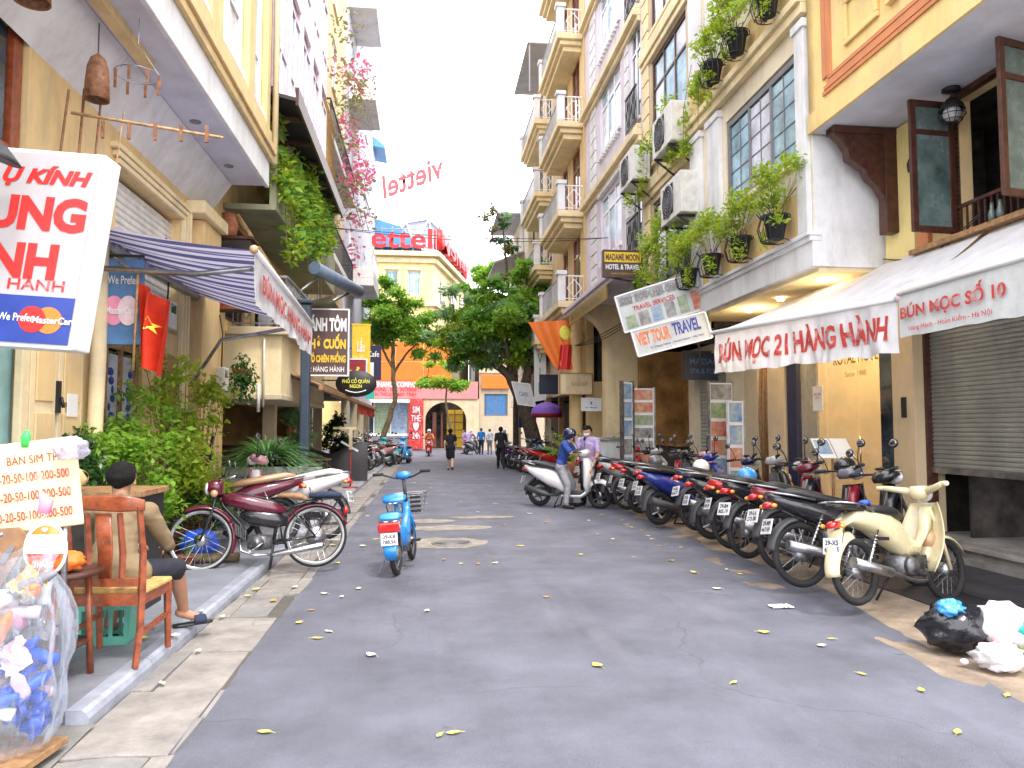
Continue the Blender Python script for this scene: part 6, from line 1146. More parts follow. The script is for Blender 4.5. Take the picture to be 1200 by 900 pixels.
m = MB().loft([((.12, 0, .3), (0, .08, 0), (0, 0, .07)), ((.0, 0, .3), (0, .1, 0), (0, 0, .09)), ((-.14, 0, .3), (0, .08, 0), (0, 0, .08))]).lathe([(.001, 0), (.07, 0), (.08, .03), (.001, .06)], 16, Matrix.Translation(Vector((.02, .1, .3))) @ Matrix.Rotation(-pi/2, 4, 'X'))
for i in range(7): m.cbox((.14+.018*i, 0, .38+.012*i), (.006, .13, .12))
m.build('engine', 'engine', mp)
MB().tube([(.2, .06, .34), (.18, .1, .22), (.05, .12, .17), (-.15, .13, .17)], .014, 8).build('exhaust_bend', 'chrome', mp); MB().tube([(-.12, .13, .17), (-.16, .13, .17), (-.66, .14, .25), (-.7, .14, .26)], [.015, .032, .036, .02], 12).build('exhaust', 'chrome', mp)
MB().loft([((-.5, 0, .76), (0, .11, 0), (0, 0, .03)), ((-.42, 0, .79), (0, .13, 0), (0, 0, .04)), ((-.3, 0, .8), (0, .09, 0), (0, 0, .03)), ((-.18, 0, .8), (0, .035, 0), (0, 0, .02))], 14).build('saddle', 'wood', mp)
m = MB()
for y in (-.11, -.04, .04, .11): m.tube([(-.5, y, .74), (-.9, y, .76)], .006, 5)
for x in (-.5, -.7, -.9): m.tube([(x, -.12, .76), (x, .12, .76)], .006, 5)
m.tube([(-.86, .1, .76), (-.6, .08, Rr+.02)], .006, 5).tube([(-.86, -.1, .76), (-.6, -.08, Rr+.02)], .006, 5); m.build('rear_rack', 'iron', mp)
MB().loft([((-.52, 0, .79), (0, .1, 0), (0, 0, .03)), ((-.7, 0, .8), (0, .13, 0), (0, 0, .04)), ((-.88, 0, .79), (0, .1, 0), (0, 0, .03))]).build('folded_cloth', 'c_navy', mp)
MB().ball((-.93, 0, .62), (.03, .04, .05), 10, 8).build('tail_light', 'red_lens', mp)
m = MB().tube([(-.15, .13, .28), (-.12, .17, .02)], .012, 5).tube([(-.15, -.13, .28), (-.12, -.17, .02)], .012, 5).tube([(-.12, .17, .02), (-.12, -.17, .02)], .012, 5); m.build('stand', 'iron', mp)
m = MB().tube([(-.05, .16, .3), (.08, .17, .22)], .01, 5).tube([(.08, .13, .22), (.08, .24, .22)], .015, 6).tube([(-.05, -.16, .3), (-.18, -.17, .38)], .01, 5).tube([(-.18, -.13, .38), (-.18, -.24, .38)], .015, 6); m.build('pedal', 'chrome', mp)
mp.location = (-2.78, 8.25, .06); mp.rotation_euler = (R(4), 0, math.atan2(-.32, -1.15))

# ---- electric bicycle in the road
eb = thing('electric_bicycle', 'small bright blue electric bicycle with front basket standing alone in the road', 'bicycle', (0, 0, 0))
Rr = .235
wheel(eb, -.5, Rr, .032, 20, 'steel', .07); wheel(eb, .5, Rr, .032, 20, 'steel', .05)
fender(-.5, Rr, Rr+.025, 10, 185, .085, 'p_ebike', eb, 'rear_fender', .03); fender(.5, Rr, Rr+.025, 30, 170, .08, 'p_ebike', eb, 'front_fender', .03)
MB().loft([((-.28, 0, .42), (0, .06, 0), (0, 0, .1)), ((-.1, 0, .36), (0, .075, 0), (0, 0, .13)), ((.1, 0, .32), (0, .07, 0), (0, 0, .08)), ((.26, 0, .4), (.05, 0, .02), (0, .06, 0)), ((.34, 0, .62), (.05, 0, .0), (0, .05, 0)), ((.36, 0, .72), (.03, 0, 0), (0, .035, 0))], 14).build('frame', 'p_ebike', eb)
MB().tube([(-.2, 0, .42), (-.27, 0, .78)], .025, 10).build('seat_post', 'p_sky', eb); MB().loft([((-.42, 0, .8), (0, .12, 0), (0, 0, .03)), ((-.34, 0, .83), (0, .14, 0), (0, 0, .045)), ((-.2, 0, .82), (0, .09, 0), (0, 0, .03)), ((-.08, 0, .81), (0, .04, 0), (0, 0, .02))], 14).build('seat', 'p_ebike', eb)
MB().loft([((-.72, 0, .64), (0, .1, 0), (0, 0, .02)), ((-.66, 0, .66), (0, .12, 0), (0, 0, .035)), ((-.42, 0, .66), (0, .1, 0), (0, 0, .03))], 14).build('pillion_pad', 'p_sky', eb)
m = MB()
for s in (-1, 1): m.tube([(-.36, s*.09, .62), (-.74, s*.1, .61), (-.74, 0, .61)], .009, 5).tube([(-.7, s*.1, .61), (-.5, s*.08, Rr)], .008, 5).tube([(-.34, s*.08, .66), (-.4, s*.09, .76), (-.5, s*.06, .78), (-.52, 0, .78)], .008, 6)
m.build('rear_rack', 'chrome', eb); MB().box(-.79, -.74, -.115, .115, .5, .6).build('tail_light', 'red_lens', eb, bevel=.015); plate(eb, -.78, .43, .1, .95)
MB().loft([((-.76, 0, .36), (.02, 0, 0), (0, .08, 0)), ((-.77, 0, .28), (.015, 0, 0), (0, .07, 0)), ((-.74, 0, .2), (.01, 0, 0), (0, .05, 0))]).build('mud_flap', 'p_ebike', eb)
MB().tube([(.36, 0, .7), (.31, 0, 1.0)], .022, 8).build('stem', 'kneeplastic', eb); grips(eb, .3, .33, 1.02, .22, 1.08, 'iron'); MB().ball((.32, 0, 1.04), (.06, .1, .05), 14, 8).build('headlamp_cowl', 'p_ebike', eb)
m = MB()
for s in (-1, 1): m.tube([(.36, s*.03, .62), (.42, s*.05, .5), (.5, s*.05, Rr)], .016, 6)
m.build('fork', 'p_ebike', eb)
m = MB(); 
for i in range(6):
    z = .56+.048*i; e = .012*i; q = [(.44-e*.5, -.15-e, z), (.66+e, -.15-e, z), (.66+e, .15+e, z), (.44-e*.5, .15+e, z)]; m.tube(q+[q[0]], .005 if i < 5 else .009, 4)
for i in range(7): y = -.15+.05*i; m.tube([(.44, y, .56), (.42, y*1.3, .8)], .004, 4).tube([(.66, y, .56), (.71, y*1.3, .8)], .004, 4).tube([(.44, y, .56), (.66, y, .56)], .004, 4)
m.build('basket', 'steel', eb); m = MB()
for i in range(4): m.box(.4, .405, -.17, -.04, .58+.055*i, .61+.055*i)
m.build('basket_slat', 'black', eb, kind='stuff')
m = MB().tube([(-.02, .1, .26), (.1, .13, .2)], .01, 5).box(.06, .14, .12, .22, .185, .21).tube([(-.02, -.1, .26), (-.13, -.13, .32)], .01, 5).box(-.17, -.09, -.22, -.12, .305, .33); m.build('pedal', 'iron', eb)
MB().lathe([(.001, -.06), (.08, -.06), (.08, .06), (.001, .06)], 16, Matrix.Translation(Vector((-.02, 0, .26))) @ Matrix.Rotation(pi/2, 4, 'X')).build('motor', 'engine', eb)
MB().tube([(-.42, .1, Rr), (-.48, .22, .01), (-.52, .24, .01)], .009, 5).tube([(-.5, .06, Rr), (-.47, -.03, .01)], .008, 5).build('stand', 'steel', eb)
eb.location = (-1.24, 8.75, .004); eb.rotation_euler = (R(-5), 0, R(88))
# ================================================================ people: one voxel-remeshed body each, clothes as children
def capsules(caps, grow=0, n=14):
    m = MB()
    for c in caps:
        p, q, r0, r1 = Vector(c[0]), Vector(c[1]), c[2]+grow, c[3]+grow
        sq = c[4] if len(c) > 4 else 1            # flatten along local y
        d = q-p; L_ = d.length or 1e-4; dn = d/L_ if d.length else Vector((0, 0, 1)); prof = []
        for i in range(5): t = -pi/2+pi/2*i/4; prof.append((max(.0005, r0*cos(t)), r0*sin(t)))
        for i in range(1, 5): prof.append((r0+(r1-r0)*i/5, L_*i/5))
        for i in range(5): t = pi/2*i/4; prof.append((max(.0005, r1*cos(t)), L_+r1*sin(t)))
        rot = dn.to_track_quat('Z', 'Y').to_matrix().to_4x4()
        if sq != 1:    # flatten front-to-back (x) in object space: build then scale about axis
            k = len(m.v); m.lathe(prof, n, Matrix.Translation(p) @ rot)
            for i in range(k, len(m.v)):
                v = Vector(m.v[i]); t = max(0, min(1, (v-p).dot(d)/(L_*L_))); c0 = p+d*t; m.v[i] = (c0.x+(v.x-c0.x)*sq, v.y, v.z)
        else: m.lathe(prof, n, Matrix.Translation(p) @ rot)
        k = len(m.v); o = k-len(prof)*n; m.f += [tuple(o+i for i in reversed(range(n))), tuple(o+(len(prof)-1)*n+i for i in range(n))]; m.sm += [True]*2
    return m
def fuse(name, m, mt, parent, vox=.012, smooth=3, wrinkle=0, seed=0, wscale=14):
    me = m.mesh(name, mt); o = bpy.data.objects.new(name, me); C.objects.link(o)
    r = o.modifiers.new('r', 'REMESH'); r.mode = 'VOXEL'; r.voxel_size = vox; r.use_smooth_shade = True
    s = o.modifiers.new('s', 'SMOOTH'); s.iterations = smooth; s.factor = .5
    nm = bpy.data.meshes.new_from_object(o.evaluated_get(bpy.context.evaluated_depsgraph_get())); nm.name = name
    bpy.data.objects.remove(o)
    if wrinkle:
        n = len(nm.vertices); nr = [v.normal.copy() for v in nm.vertices]
        for v, q in zip(nm.vertices, nr):
            c = v.co; v.co += q*wrinkle*(noise.noise(Vector((c.x*wscale+seed, c.y*wscale, c.z*wscale*.9)))+.5*noise.noise(Vector((c.x*wscale*.6, c.y*wscale*.6+seed, c.z*wscale*2.4))))
    for p in nm.polygons: p.use_smooth = True
    nm.materials.clear(); nm.materials.append(M(mt)); nm.update()
    o = bpy.data.objects.new(name, nm); C.objects.link(o); o.parent = parent; return o
def hand(w, d, n_, side, curl=.5, s=1):
    # w wrist, d hand direction, n_ palm normal (fingers curl towards it), side +1/-1 = thumb side sign along d x n
    w, d, n_ = Vector(w), Vector(d).normalized(), Vector(n_).normalized(); x = d.cross(n_).normalized()*side; c = [(w, w+d*.03*s, .022*s, .026*s)]
    for i, (o, L_, r) in enumerate(((.026, .078, .0085), (.009, .088, .009), (-.009, .082, .0085), (-.026, .065, .0075))):
        b = w+d*.03*s+x*o*.7*s; k = w+d*.085*s+x*o*s; c.append((b, k, .013*s, .011*s))
        p = k
        for j, f in enumerate((.42, .33, .25)):
            a = curl*(j+.6); q = p+(d*cos(a)+n_*sin(a))*L_*f*s; c.append((p, q, r*s, r*.93*s)); p = q
    t0 = w+d*.02*s+x*.022*s; t1 = t0+(d*.6+x*.75+n_*.25).normalized()*.042*s; t2 = t1+(d*.85+x*.25+n_*.4).normalized()*.032*s; c += [(t0, t1, .014*s, .011*s), (t1, t2, .0105*s, .0085*s)]
    return c
def head_caps(h, f=(1, 0, 0), up=(0, 0, 1)):
    # h: head centre; f: facing
    h, f, up = Vector(h), Vector(f).normalized(), Vector(up).normalized(); l = up.cross(f).normalized()
    P = lambda x, y, z: h + f*x + l*y + up*z
    return [(P(-.018, 0, .03), P(.018, 0, .03), .088, .085), (P(.0, 0, -.02), P(.035, 0, -.06), .07, .055), (P(.045, 0, -.085), P(.05, 0, -.085), .035, .033), (P(.07, 0, -.055), P(.08, 0, -.055), .022, .02), (P(.09, 0, .015), P(.108, 0, -.02), .01, .014), (P(.07, -.03, .03), P(.07, .03, .03), .022, .022),
            (P(-.0, .082, .005), P(-.008, .09, -.03), .012, .009), (P(-.0, -.082, .005), P(-.008, -.09, -.03), .012, .009), (P(.083, -.02, -.052), P(.083, .02, -.052), .008, .008)]
def face(h, f, up, parent, mask=None, skin='skin'):
    h, f, up = Vector(h), Vector(f).normalized(), Vector(up).normalized(); l = up.cross(f).normalized(); P = lambda x, y, z: h + f*x + l*y + up*z
    for s in (-1, 1):
        MB().ball(P(.082, s*.032, .008), .012, 8, 6).build('eye', 'white_print', parent); MB().ball(P(.091, s*.032, .008), .006, 8, 6).build('iris', 'black', parent)
        MB().tube([P(.092, s*.016, .034), P(.09, s*.034, .039), P(.078, s*.052, .032)], .005, 5).build('eyebrow', 'hair', parent)
    if mask: 
        fuse('face_mask', capsules([(P(.05, 0, -.05), P(.066, 0, -.05), .052, .05), (P(.05, -.04, -.045), P(.05, .04, -.045), .04, .04), (P(.1, 0, -.02), P(.1, 0, -.05), .018, .02)]), mask, parent, .008)
        MB().tube([P(.05, .06, -.03), P(.0, .09, -.01)], .003, 4).tube([P(.05, -.06, -.03), P(0, -.09, -.01)], .003, 4).build('ear_loop', 'white_print', parent)
    else: MB().tube([P(.094, -.02, -.055), P(.1, 0, -.057), P(.094, .02, -.055)], .004, 5).build('lips', 'pink', parent)
def hair_caps(h, f, up=(0, 0, 1), long=0):
    h, f, up = Vector(h), Vector(f).normalized(), Vector(up).normalized(); P = lambda x, z: h + f*x + up*z; l = up.cross(f).normalized()
    c = [(P(-.03, .045), P(.02, .055), .086, .08), (P(-.05, .0), P(-.045, -.02), .068, .055), (P(-.035, .02)+l*.02, P(-.035, .02)-l*.02, .078, .078)]
    if long: c += [(P(-.06, 0), P(-.075, -long), .07, .04)]
    return c
def figure(name, label, loc, rz, J, top, legs, skin='skin', topmat='c_black', legmat='c_black', shoe='black', hair='hair', long=0, sleeve=.5, leglen=1, vox=.014, group=None, fine=False, hf=(1, 0, 0), hu=(0, 0, 1), mask=None, helmet=None, wr=.008, collar=True, skirt=False, hands=None, build=1):
    # J joints: pelvis, chest, neck, head, shL/R, elL/R, wrL/R, hipL/R, knL/R, anL/R, toL/R
    T = thing(name, label, 'person', loc, rz, group); g = lambda k: Vector(J[k]); k = build
    neck_b = g('neck'); head = g('head'); caps = [(g('pelvis'), g('waist'), .125*k, .115*k, .78), (g('waist'), g('chest'), .12*k, .145*k, .72), (g('shL')*.75+g('shR')*.25, g('shL')*.25+g('shR')*.75, .075, .075, .9), (neck_b-Vector((0, 0, .05)), head-Vector(hu)*.06, .056, .052), (g('hipL'), g('hipR'), .105*k, .105*k, .95)]
    arm, leg = [], []
    for s in 'LR':
        arm.append([(g('sh'+s), g('el'+s), .052, .04), (g('el'+s), g('wr'+s), .041, .028)]); leg.append([(g('hip'+s), g('kn'+s), .088*k, .056), (g('kn'+s), g('kn'+s).lerp(g('an'+s), .35), .054, .056), (g('kn'+s).lerp(g('an'+s), .35), g('an'+s), .056, .036)])
        caps += arm[-1]+leg[-1]; a, t = g('an'+s), g('to'+s); caps += [(a-Vector((0, 0, .03))-(t-a).normalized()*.03, t, .036, .03)]
        d = g('wr'+s)-g('el'+s); 
        if hands: dd, nn_, c_ = hands[s]; caps += hand(g('wr'+s), dd, nn_, 1 if s == 'R' else -1, c_)
        else: caps += [(g('wr'+s), g('wr'+s)+d.normalized()*.09, .028, .024)] + ([(g('wr'+s)+d.normalized()*.05+Vector((.02, 0, 0)), g('wr'+s)+d.normalized()*.09+Vector((.035, 0, 0)), .012, .01)])
    caps += head_caps(head, hf, hu)
    b = fuse('body', capsules(caps), skin, T, .0065 if fine else vox, 2 if fine else 2)
    gr = .016
    tc_ = [(c[0], c[1], c[2]+gr, c[3]+gr, *c[4:]) for c in caps[:3]] + [(neck_b-Vector((0, 0, .03)), neck_b+Vector((0, 0, .015)), .075, .062)]
    if top == 'jacket': tc_ += [(g('pelvis'), g('pelvis')-Vector((0, 0, .04)), .168*k, .165*k, .9), (g('hipL'), g('hipR'), .138, .138, .95), (g('waist'), g('pelvis'), .15, .16, .85)]
    else: tc_ += [(g('pelvis'), g('pelvis')-Vector((0, 0, .03)), .138*k, .135*k, .82), (g('hipL')+Vector((0, 0, .05)), g('hipR')+Vector((0, 0, .05)), .108*k, .108*k, .95)]
    for a in arm:
        tc_.append((a[0][0], a[0][0].lerp(a[0][1], min(1, sleeve*2)), .07, .06 if sleeve < .6 else .052))
        if sleeve > .5: tc_.append((a[1][0], a[1][0].lerp(a[1][1], (sleeve-.5)*2), .053, .04))
    fuse('jacket' if top == 'jacket' else top, capsules(tc_), topmat, T, .009 if fine else vox, 2, wr, len(label))
    lc = [(g('hipL'), g('hipR'), .12*k, .12*k, .95), (g('pelvis'), g('pelvis')+Vector((0, 0, .04)), .132*k, .125*k, .82)]
    for L_ in leg:
        f = leglen*2; lc.append((L_[0][0], L_[0][0].lerp(L_[0][1], min(1, f)), .1*k, .075 if f >= 1 else .095))
        if f > 1: kn, an = L_[0][1], L_[2][1]; lc.append((kn, kn.lerp(an, (f-1)), .072, .058))
    if skirt: lc.append((g('pelvis'), (g('knL')+g('knR'))/2+Vector((0, 0, .1)), .14, .17, .8))
    fuse(legs, capsules(lc), legmat, T, .01 if fine else vox, 2, wr*.8, 3)
    if shoe:
        for s in 'LR': a, t = g('an'+s), g('to'+s); d = (t-a); d.z = 0; d.normalize(); fuse('shoe', capsules([(Vector((a.x, a.y, a.z-.04))-d*.03, Vector((t.x, t.y, t.z))+d*.01, .045, .04)]), shoe, T, .012, 2)
    if helmet:
        l = Vector(hu).cross(Vector(hf)).normalized(); f_, u_ = Vector(hf).normalized(), Vector(hu).normalized()
        H = fuse('helmet', capsules([(head+u_*.035-f_*.02, head+u_*.04+f_*.012, .118, .115), (head-u_*.0-f_*.03, head+u_*.03-f_*.03, .11, .115)]), helmet, T, .01, 2)
        MB().loft([(head+u_*.05+f_*.1, l*.085, u_*.012), (head+u_*.04+f_*.15, l*.08, u_*.008), (head+u_*.03+f_*.185, l*.05, u_*.006)]).build('visor', 'kneeplastic', H)
        MB().tube([head+l*.09+u_*.0, head+l*.05-u_*.1+f_*.02, head-l*.05-u_*.1+f_*.02, head-l*.09], .008, 5).build('chin_strap', 'black', H)
    else: fuse('hair', capsules(hair_caps(head, hf, hu, long)), hair, T, .009 if fine else .012, 2, .002, 5, 60)
    if fine: face(head, hf, hu, T, mask)
    return T
def walkJ(h=1.68, st=.22, arm=.18, lean=.03, seed=0):
    k = h/1.7; J = dict(pelvis=(0, 0, .95), waist=(.005, 0, 1.08), chest=(lean, 0, 1.27), neck=(lean+.01, 0, 1.44), head=(lean+.04, 0, 1.58), shL=(lean, .175, 1.385), shR=(lean, -.175, 1.385), elL=(-arm*.5, .23, 1.12), elR=(arm*.5, -.23, 1.12), wrL=(-arm*.3, .23, .89), wrR=(arm*1.3, -.21, .9), hipL=(0, .085, .9), hipR=(0, -.085, .9), knL=(st*.75, .09, .5), knR=(-st*.2, -.09, .49), anL=(st, .09, .085), anR=(-st*1.2, -.09, .15), toL=(st+.15, .1, .035), toR=(-st*1.2+.12, -.1, .045))
    return {a: tuple(x*k for x in p) for a, p in J.items()}
D2 = lambda px, Y: (px-600)/870*Y
figure('person', 'woman in black dress walking away down the middle of the road', (D2(528, 29.3), 29.3, 0), R(92), walkJ(1.62, .2), 'dress_top', 'skirt', 'skin_pale', 'c_black', 'c_black', 'black', 'hair', .12, .3, .42, skirt=True)
figure('person', 'man in black walking away to the left of the big tree', (D2(587, 30), 30, 0), R(95), walkJ(1.7, .25), 'shirt', 'trousers', 'skin', 'c_black', 'c_black', 'black', 'hair', 0, .45, 1)
figure('person', 'person in a bright blue shirt walking far down the road', (D2(564, 46.5), 46.5, 0), R(90), walkJ(1.68, .15), 'shirt', 'trousers', 'skin', 'c_bright', 'c_navy', 'black', 'hair_br', 0, .6, 1, vox=.02)
figure('person', 'person in white beside the one in bright blue far away', (D2(574, 48), 48, 0), R(100), walkJ(1.62, .1), 'shirt', 'trousers', 'skin', 'c_white', 'c_grey', 'black', 'hair_br', 0, .6, 1, vox=.02)
figure('person', 'distant person in a lilac top crossing near the arch', (D2(545, 49), 49, 0), R(200), walkJ(1.6, .12), 'shirt', 'trousers', 'skin', 'c_lilac', 'c_red', 'black', 'hair', 0, .6, 1, vox=.02)
figure('person', 'person in pale clothes standing under the right shop signs', (D2(617, 37.5)+1.3, 37.5, .05), R(250), walkJ(1.6, .05), 'shirt', 'trousers', 'skin', 'c_white', 'c_grey', 'black', 'hair', 0, .5, 1, vox=.02)
# ---- the seated man in the tan jacket (joints in world directions: facing +Y)
o = Vector((-2.69, 5.1, .1)); J = {}
for k, p in dict(pelvis=(-.02, .0, .56), waist=(-.03, .04, .66), chest=(-.04, .1, .85), neck=(-.05, .12, 1.0), head=(-.06, .15, 1.145), shL=(-.235, .09, .93), shR=(.15, .12, .93), elL=(-.3, .3, .68), elR=(.19, .32, .68), wrL=(-.2, .5, .62), wrR=(.1, .53, .62), hipL=(-.11, .03, .52), hipR=(.09, .03, .52), knL=(-.2, .46, .5), knR=(.22, .4, .49), anL=(-.19, .3, .13), anR=(.17, .64, .13), toL=(-.2, .42, .05), toR=(.28, .74, .04)).items(): J[k] = (p[1], -p[0], p[2])
figure('person', 'man in tan jacket and dark shorts sitting on the wooden chair, back turned', o, pi/2-.04, J, 'jacket', 'shorts', 'skin_dk', 'c_tan', 'c_shorts', None, 'hair', 0, .98, .56, fine=True, hf=(.96, .2, -.25), hu=(.24, 0, .97), wr=.007, hands={'L': ((.7, -.5, .1), (0, 0, -1), .5), 'R': ((.7, .5, .1), (0, 0, -1), .5)})
SD = [ob for ob in C.objects if ob.get('label', '').startswith('man in tan')][0]
for s in 'LR':
    a, t = Vector(J['an'+s]), Vector(J['to'+s]); d = (t-a); d.z = 0; d.normalize(); sd_ = Vector((-d.y, d.x, 0)); b = Vector((a.x, a.y, .018))
    sh = MB().loft([(b-d*.07, sd_*.03, (0, 0, .012)), (b-d*.03, sd_*.042, (0, 0, .014)), (b+d*.08, sd_*.042, (0, 0, .012)), (b+d*.16, sd_*.05, (0, 0, .012)), (b+d*.21, sd_*.03, (0, 0, .012))], 14).build('sandal', 'black', SD)
    MB().grid(lambda q, c: b+d*(.07+.09*c)+sd_*(.055*cos(pi*q))+Vector((0, 0, .01+.07*sin(pi*q)*(1-.3*c))), 10, 4).build('strap', 'c_navy', sh, fix=False, solid=.006)
fuse('collar', capsules([(Vector(J['neck'])+Vector((-.03, .05, .0)), Vector(J['neck'])+Vector((-.03, -.05, .0)), .045, .045), (Vector(J['neck'])+Vector((.02, .06, -.01)), Vector(J['neck'])+Vector((.06, .05, -.05)), .025, .02), (Vector(J['neck'])+Vector((.02, -.06, -.01)), Vector(J['neck'])+Vector((.06, -.05, -.05)), .025, .02)]), 'c_tan', SD, .01)
# ---- rider astride the white scooter
wsl = WS.location.copy(); wa = R(-17)
Jr = dict(pelvis=(-.16, 0, .86), waist=(-.14, 0, .98), chest=(-.07, 0, 1.18), neck=(-.02, 0, 1.34), head=(.03, 0, 1.475), shL=(-.05, .18, 1.29), shR=(-.05, -.18, 1.29), elL=(.13, .24, 1.1), elR=(.1, -.25, 1.12), wrL=(.3, .16, 1.09), wrR=(.33, -.1, 1.13), hipL=(-.15, .09, .82), hipR=(-.15, -.1, .82), knL=(.04, .2, .46), knR=(.03, -.22, .45), anL=(-.02, .24, .09), anR=(-.0, -.28, .09), toL=(.14, .26, .035), toR=(.15, -.31, .035))
figure('person', 'man in a royal blue shirt and dark helmet astride the white scooter', wsl, wa, Jr, 'shirt', 'trousers', 'skin', 'c_blue', 'c_grey', 'black', 'hair', 0, .42, .97, fine=True, hf=(.92, .1, -.2), hu=(.2, 0, .98), helmet='p_navy', wr=.012, hands={'L': ((1, 0, -.1), (0, 0, -1), .6), 'R': ((.9, .35, 0), (0, 0, -1), .3)})
# ---- man in lilac shirt, masked, standing on the far side
Js = dict(pelvis=(0, 0, .93), waist=(.01, 0, 1.05), chest=(.04, 0, 1.25), neck=(.05, 0, 1.42), head=(.085, .0, 1.555), shL=(.03, .19, 1.36), shR=(.03, -.19, 1.36), elL=(.1, .25, 1.11), elR=(.14, -.24, 1.12), wrL=(.2, .2, .9), wrR=(.34, -.12, 1.12), hipL=(0, .09, .88), hipR=(0, -.09, .88), knL=(.03, .11, .48), knR=(.05, -.1, .48), anL=(-.02, .12, .09), anR=(.02, -.11, .09), toL=(.13, .15, .035), toR=(.17, -.13, .035))
figure('person', 'masked man in a lilac shirt standing beside the scooter handlebars', (1.62, 15.75, 0), R(-118), Js, 'shirt', 'trousers', 'skin', 'c_lilac', 'c_black', 'black', 'hair', 0, .45, 1, fine=True, hf=(.9, -.25, -.3), hu=(.3, 0, .95), mask='c_white', wr=.012, hands={'L': ((.3, 0, -.95), (.2, -.9, 0), .4), 'R': ((.9, .3, -.1), (0, 0, -1), .4)})
# ---- far rider coming up the street
def rider(px, Y, rz, label, slabel, top, body, kind=0):
    x = D2(px, Y); s = scooter(); s['label'] = slabel; s.location = (x, Y, 0); s.rotation_euler = (0, 0, rz)
    def rec(o):
        if o.type == 'MESH' and o.name.split('.')[0] in ('body', 'front_apron', 'headset', 'front_fender', 'side_skirt'): o.data.materials[0] = M(body)
        for c in o.children: rec(c)
    rec(s); J = dict(Jr); J.update(pelvis=(-.3, 0, .86), waist=(-.28, 0, .97), chest=(-.2, 0, 1.17), neck=(-.15, 0, 1.33), head=(-.1, 0, 1.46), shL=(-.17, .18, 1.28), shR=(-.17, -.18, 1.28), elL=(.02, .26, 1.08), elR=(.02, -.26, 1.08), wrL=(.2, .3, 1.07), wrR=(.2, -.3, 1.07), hipL=(-.29, .09, .82), hipR=(-.29, -.09, .82), knL=(.1, .15, .66), knR=(.1, -.15, .66), anL=(.14, .13, .34), anR=(.14, -.13, .34), toL=(.28, .13, .3), toR=(.28, -.13, .3))
    figure('person', label, (x, Y, 0), rz, J, 'shirt', 'trousers', 'skin', top, 'c_grey', 'black', 'hair', 0, .8, 1, vox=.02, helmet='p_white')
rider(503, 44, R(-86), 'helmeted rider in orange coming up the street towards the camera', 'orange red scooter ridden towards the camera far down the street', 'c_orange', 'p_red')
rider(553, 47.5, R(60), 'rider in lilac riding off to the right at the crossing', 'dark scooter under the rider in lilac at the crossing', 'c_lilac', 'p_grey')
rider(590, 44, R(-120), 'rider in white turning at the far crossing left of the big tree', 'silver scooter turning at the far crossing', 'c_white', 'p_silver')
# ================================================================ props
PT = math.atan(53/870)
def G(px, py, z=0.0):
    dx, dz = (px-600)/870, (450-py)/870; Y = cos(PT)-dz*sin(PT); Zz = sin(PT)+dz*cos(PT); t = (z-1.6)/Zz; return Vector((dx*t, Y*t, z))
def G_uv(px, py, z=0.0): g = G(px, py, z); return UV(g.x, g.y)
# ---- wooden chair under the seated man (local x right, y forward)
ch = thing('wooden_chair', 'reddish brown slat back wooden chair carrying the man in the tan jacket', 'chair', (-2.59, 4.98, .1), R(3)); ch.scale = (1.12, 1.03, 1.02)
for s in (-1, 1):
    MB().tube([(s*.19, -.23, 0), (s*.2, -.2, .25), (s*.2, -.19, .48), (s*.205, -.2, .7), (s*.2, -.26, 1.0)], [.02, .023, .026, .022, .02], 4).build('leg', 'wood_red', ch, bevel=.003)
    MB().tube([(s*.205, .22, 0), (s*.205, .2, .25), (s*.2, .2, .44)], [.02, .024, .028], 4).build('leg', 'wood_red', ch, bevel=.003)
    MB().bar((s*.2, -.18, .41), (s*.2, .2, .41), .025, .06).build('side_rail', 'wood_red', ch); MB().bar((s*.2, -.19, .2), (s*.2, .2, .23), .02, .03).build('stretcher', 'wood_red', ch)
    MB().tube([(s*.09, -.2, .5), (s*.095, -.205, .7), (s*.09, -.25, .95)], [.018, .021, .018], 4).build('slat', 'wood_red', ch)
MB().loft([((0, -.2, .5), (.032, 0, 0), (0, .009, 0)), ((0, -.21, .7), (.042, 0, 0), (0, .009, 0)), ((0, -.25, .95), (.045, 0, 0), (0, .009, 0))], 12, e=.4).build('wide_slat', 'wood_red', ch)
MB().loft([((-.225, -.255, 1.0), (0, .013, 0), (0, 0, .035)), ((-.1, -.268, 1.015), (0, .013, 0), (0, 0, .042)), ((.1, -.268, 1.015), (0, .013, 0), (0, 0, .055)), ((.225, -.255, 1.0), (0, .013, 0), (0, 0, .035))], 12, e=.4).build('top_rail', 'wood_red', ch)
MB().bar((-.19, -.19, .41), (.19, -.19, .41), .025, .07).build('back_rail', 'wood_red', ch); MB().bar((-.19, -.205, .52), (.19, -.205, .52), .022, .05).build('back_rail', 'wood_red', ch); MB().bar((-.19, .2, .41), (.19, .2, .41), .025, .06).build('front_rail', 'wood_red', ch)
MB().box(-.22, .22, -.17, .23, .44, .475).build('seat', 'straw', ch, bevel=.012)

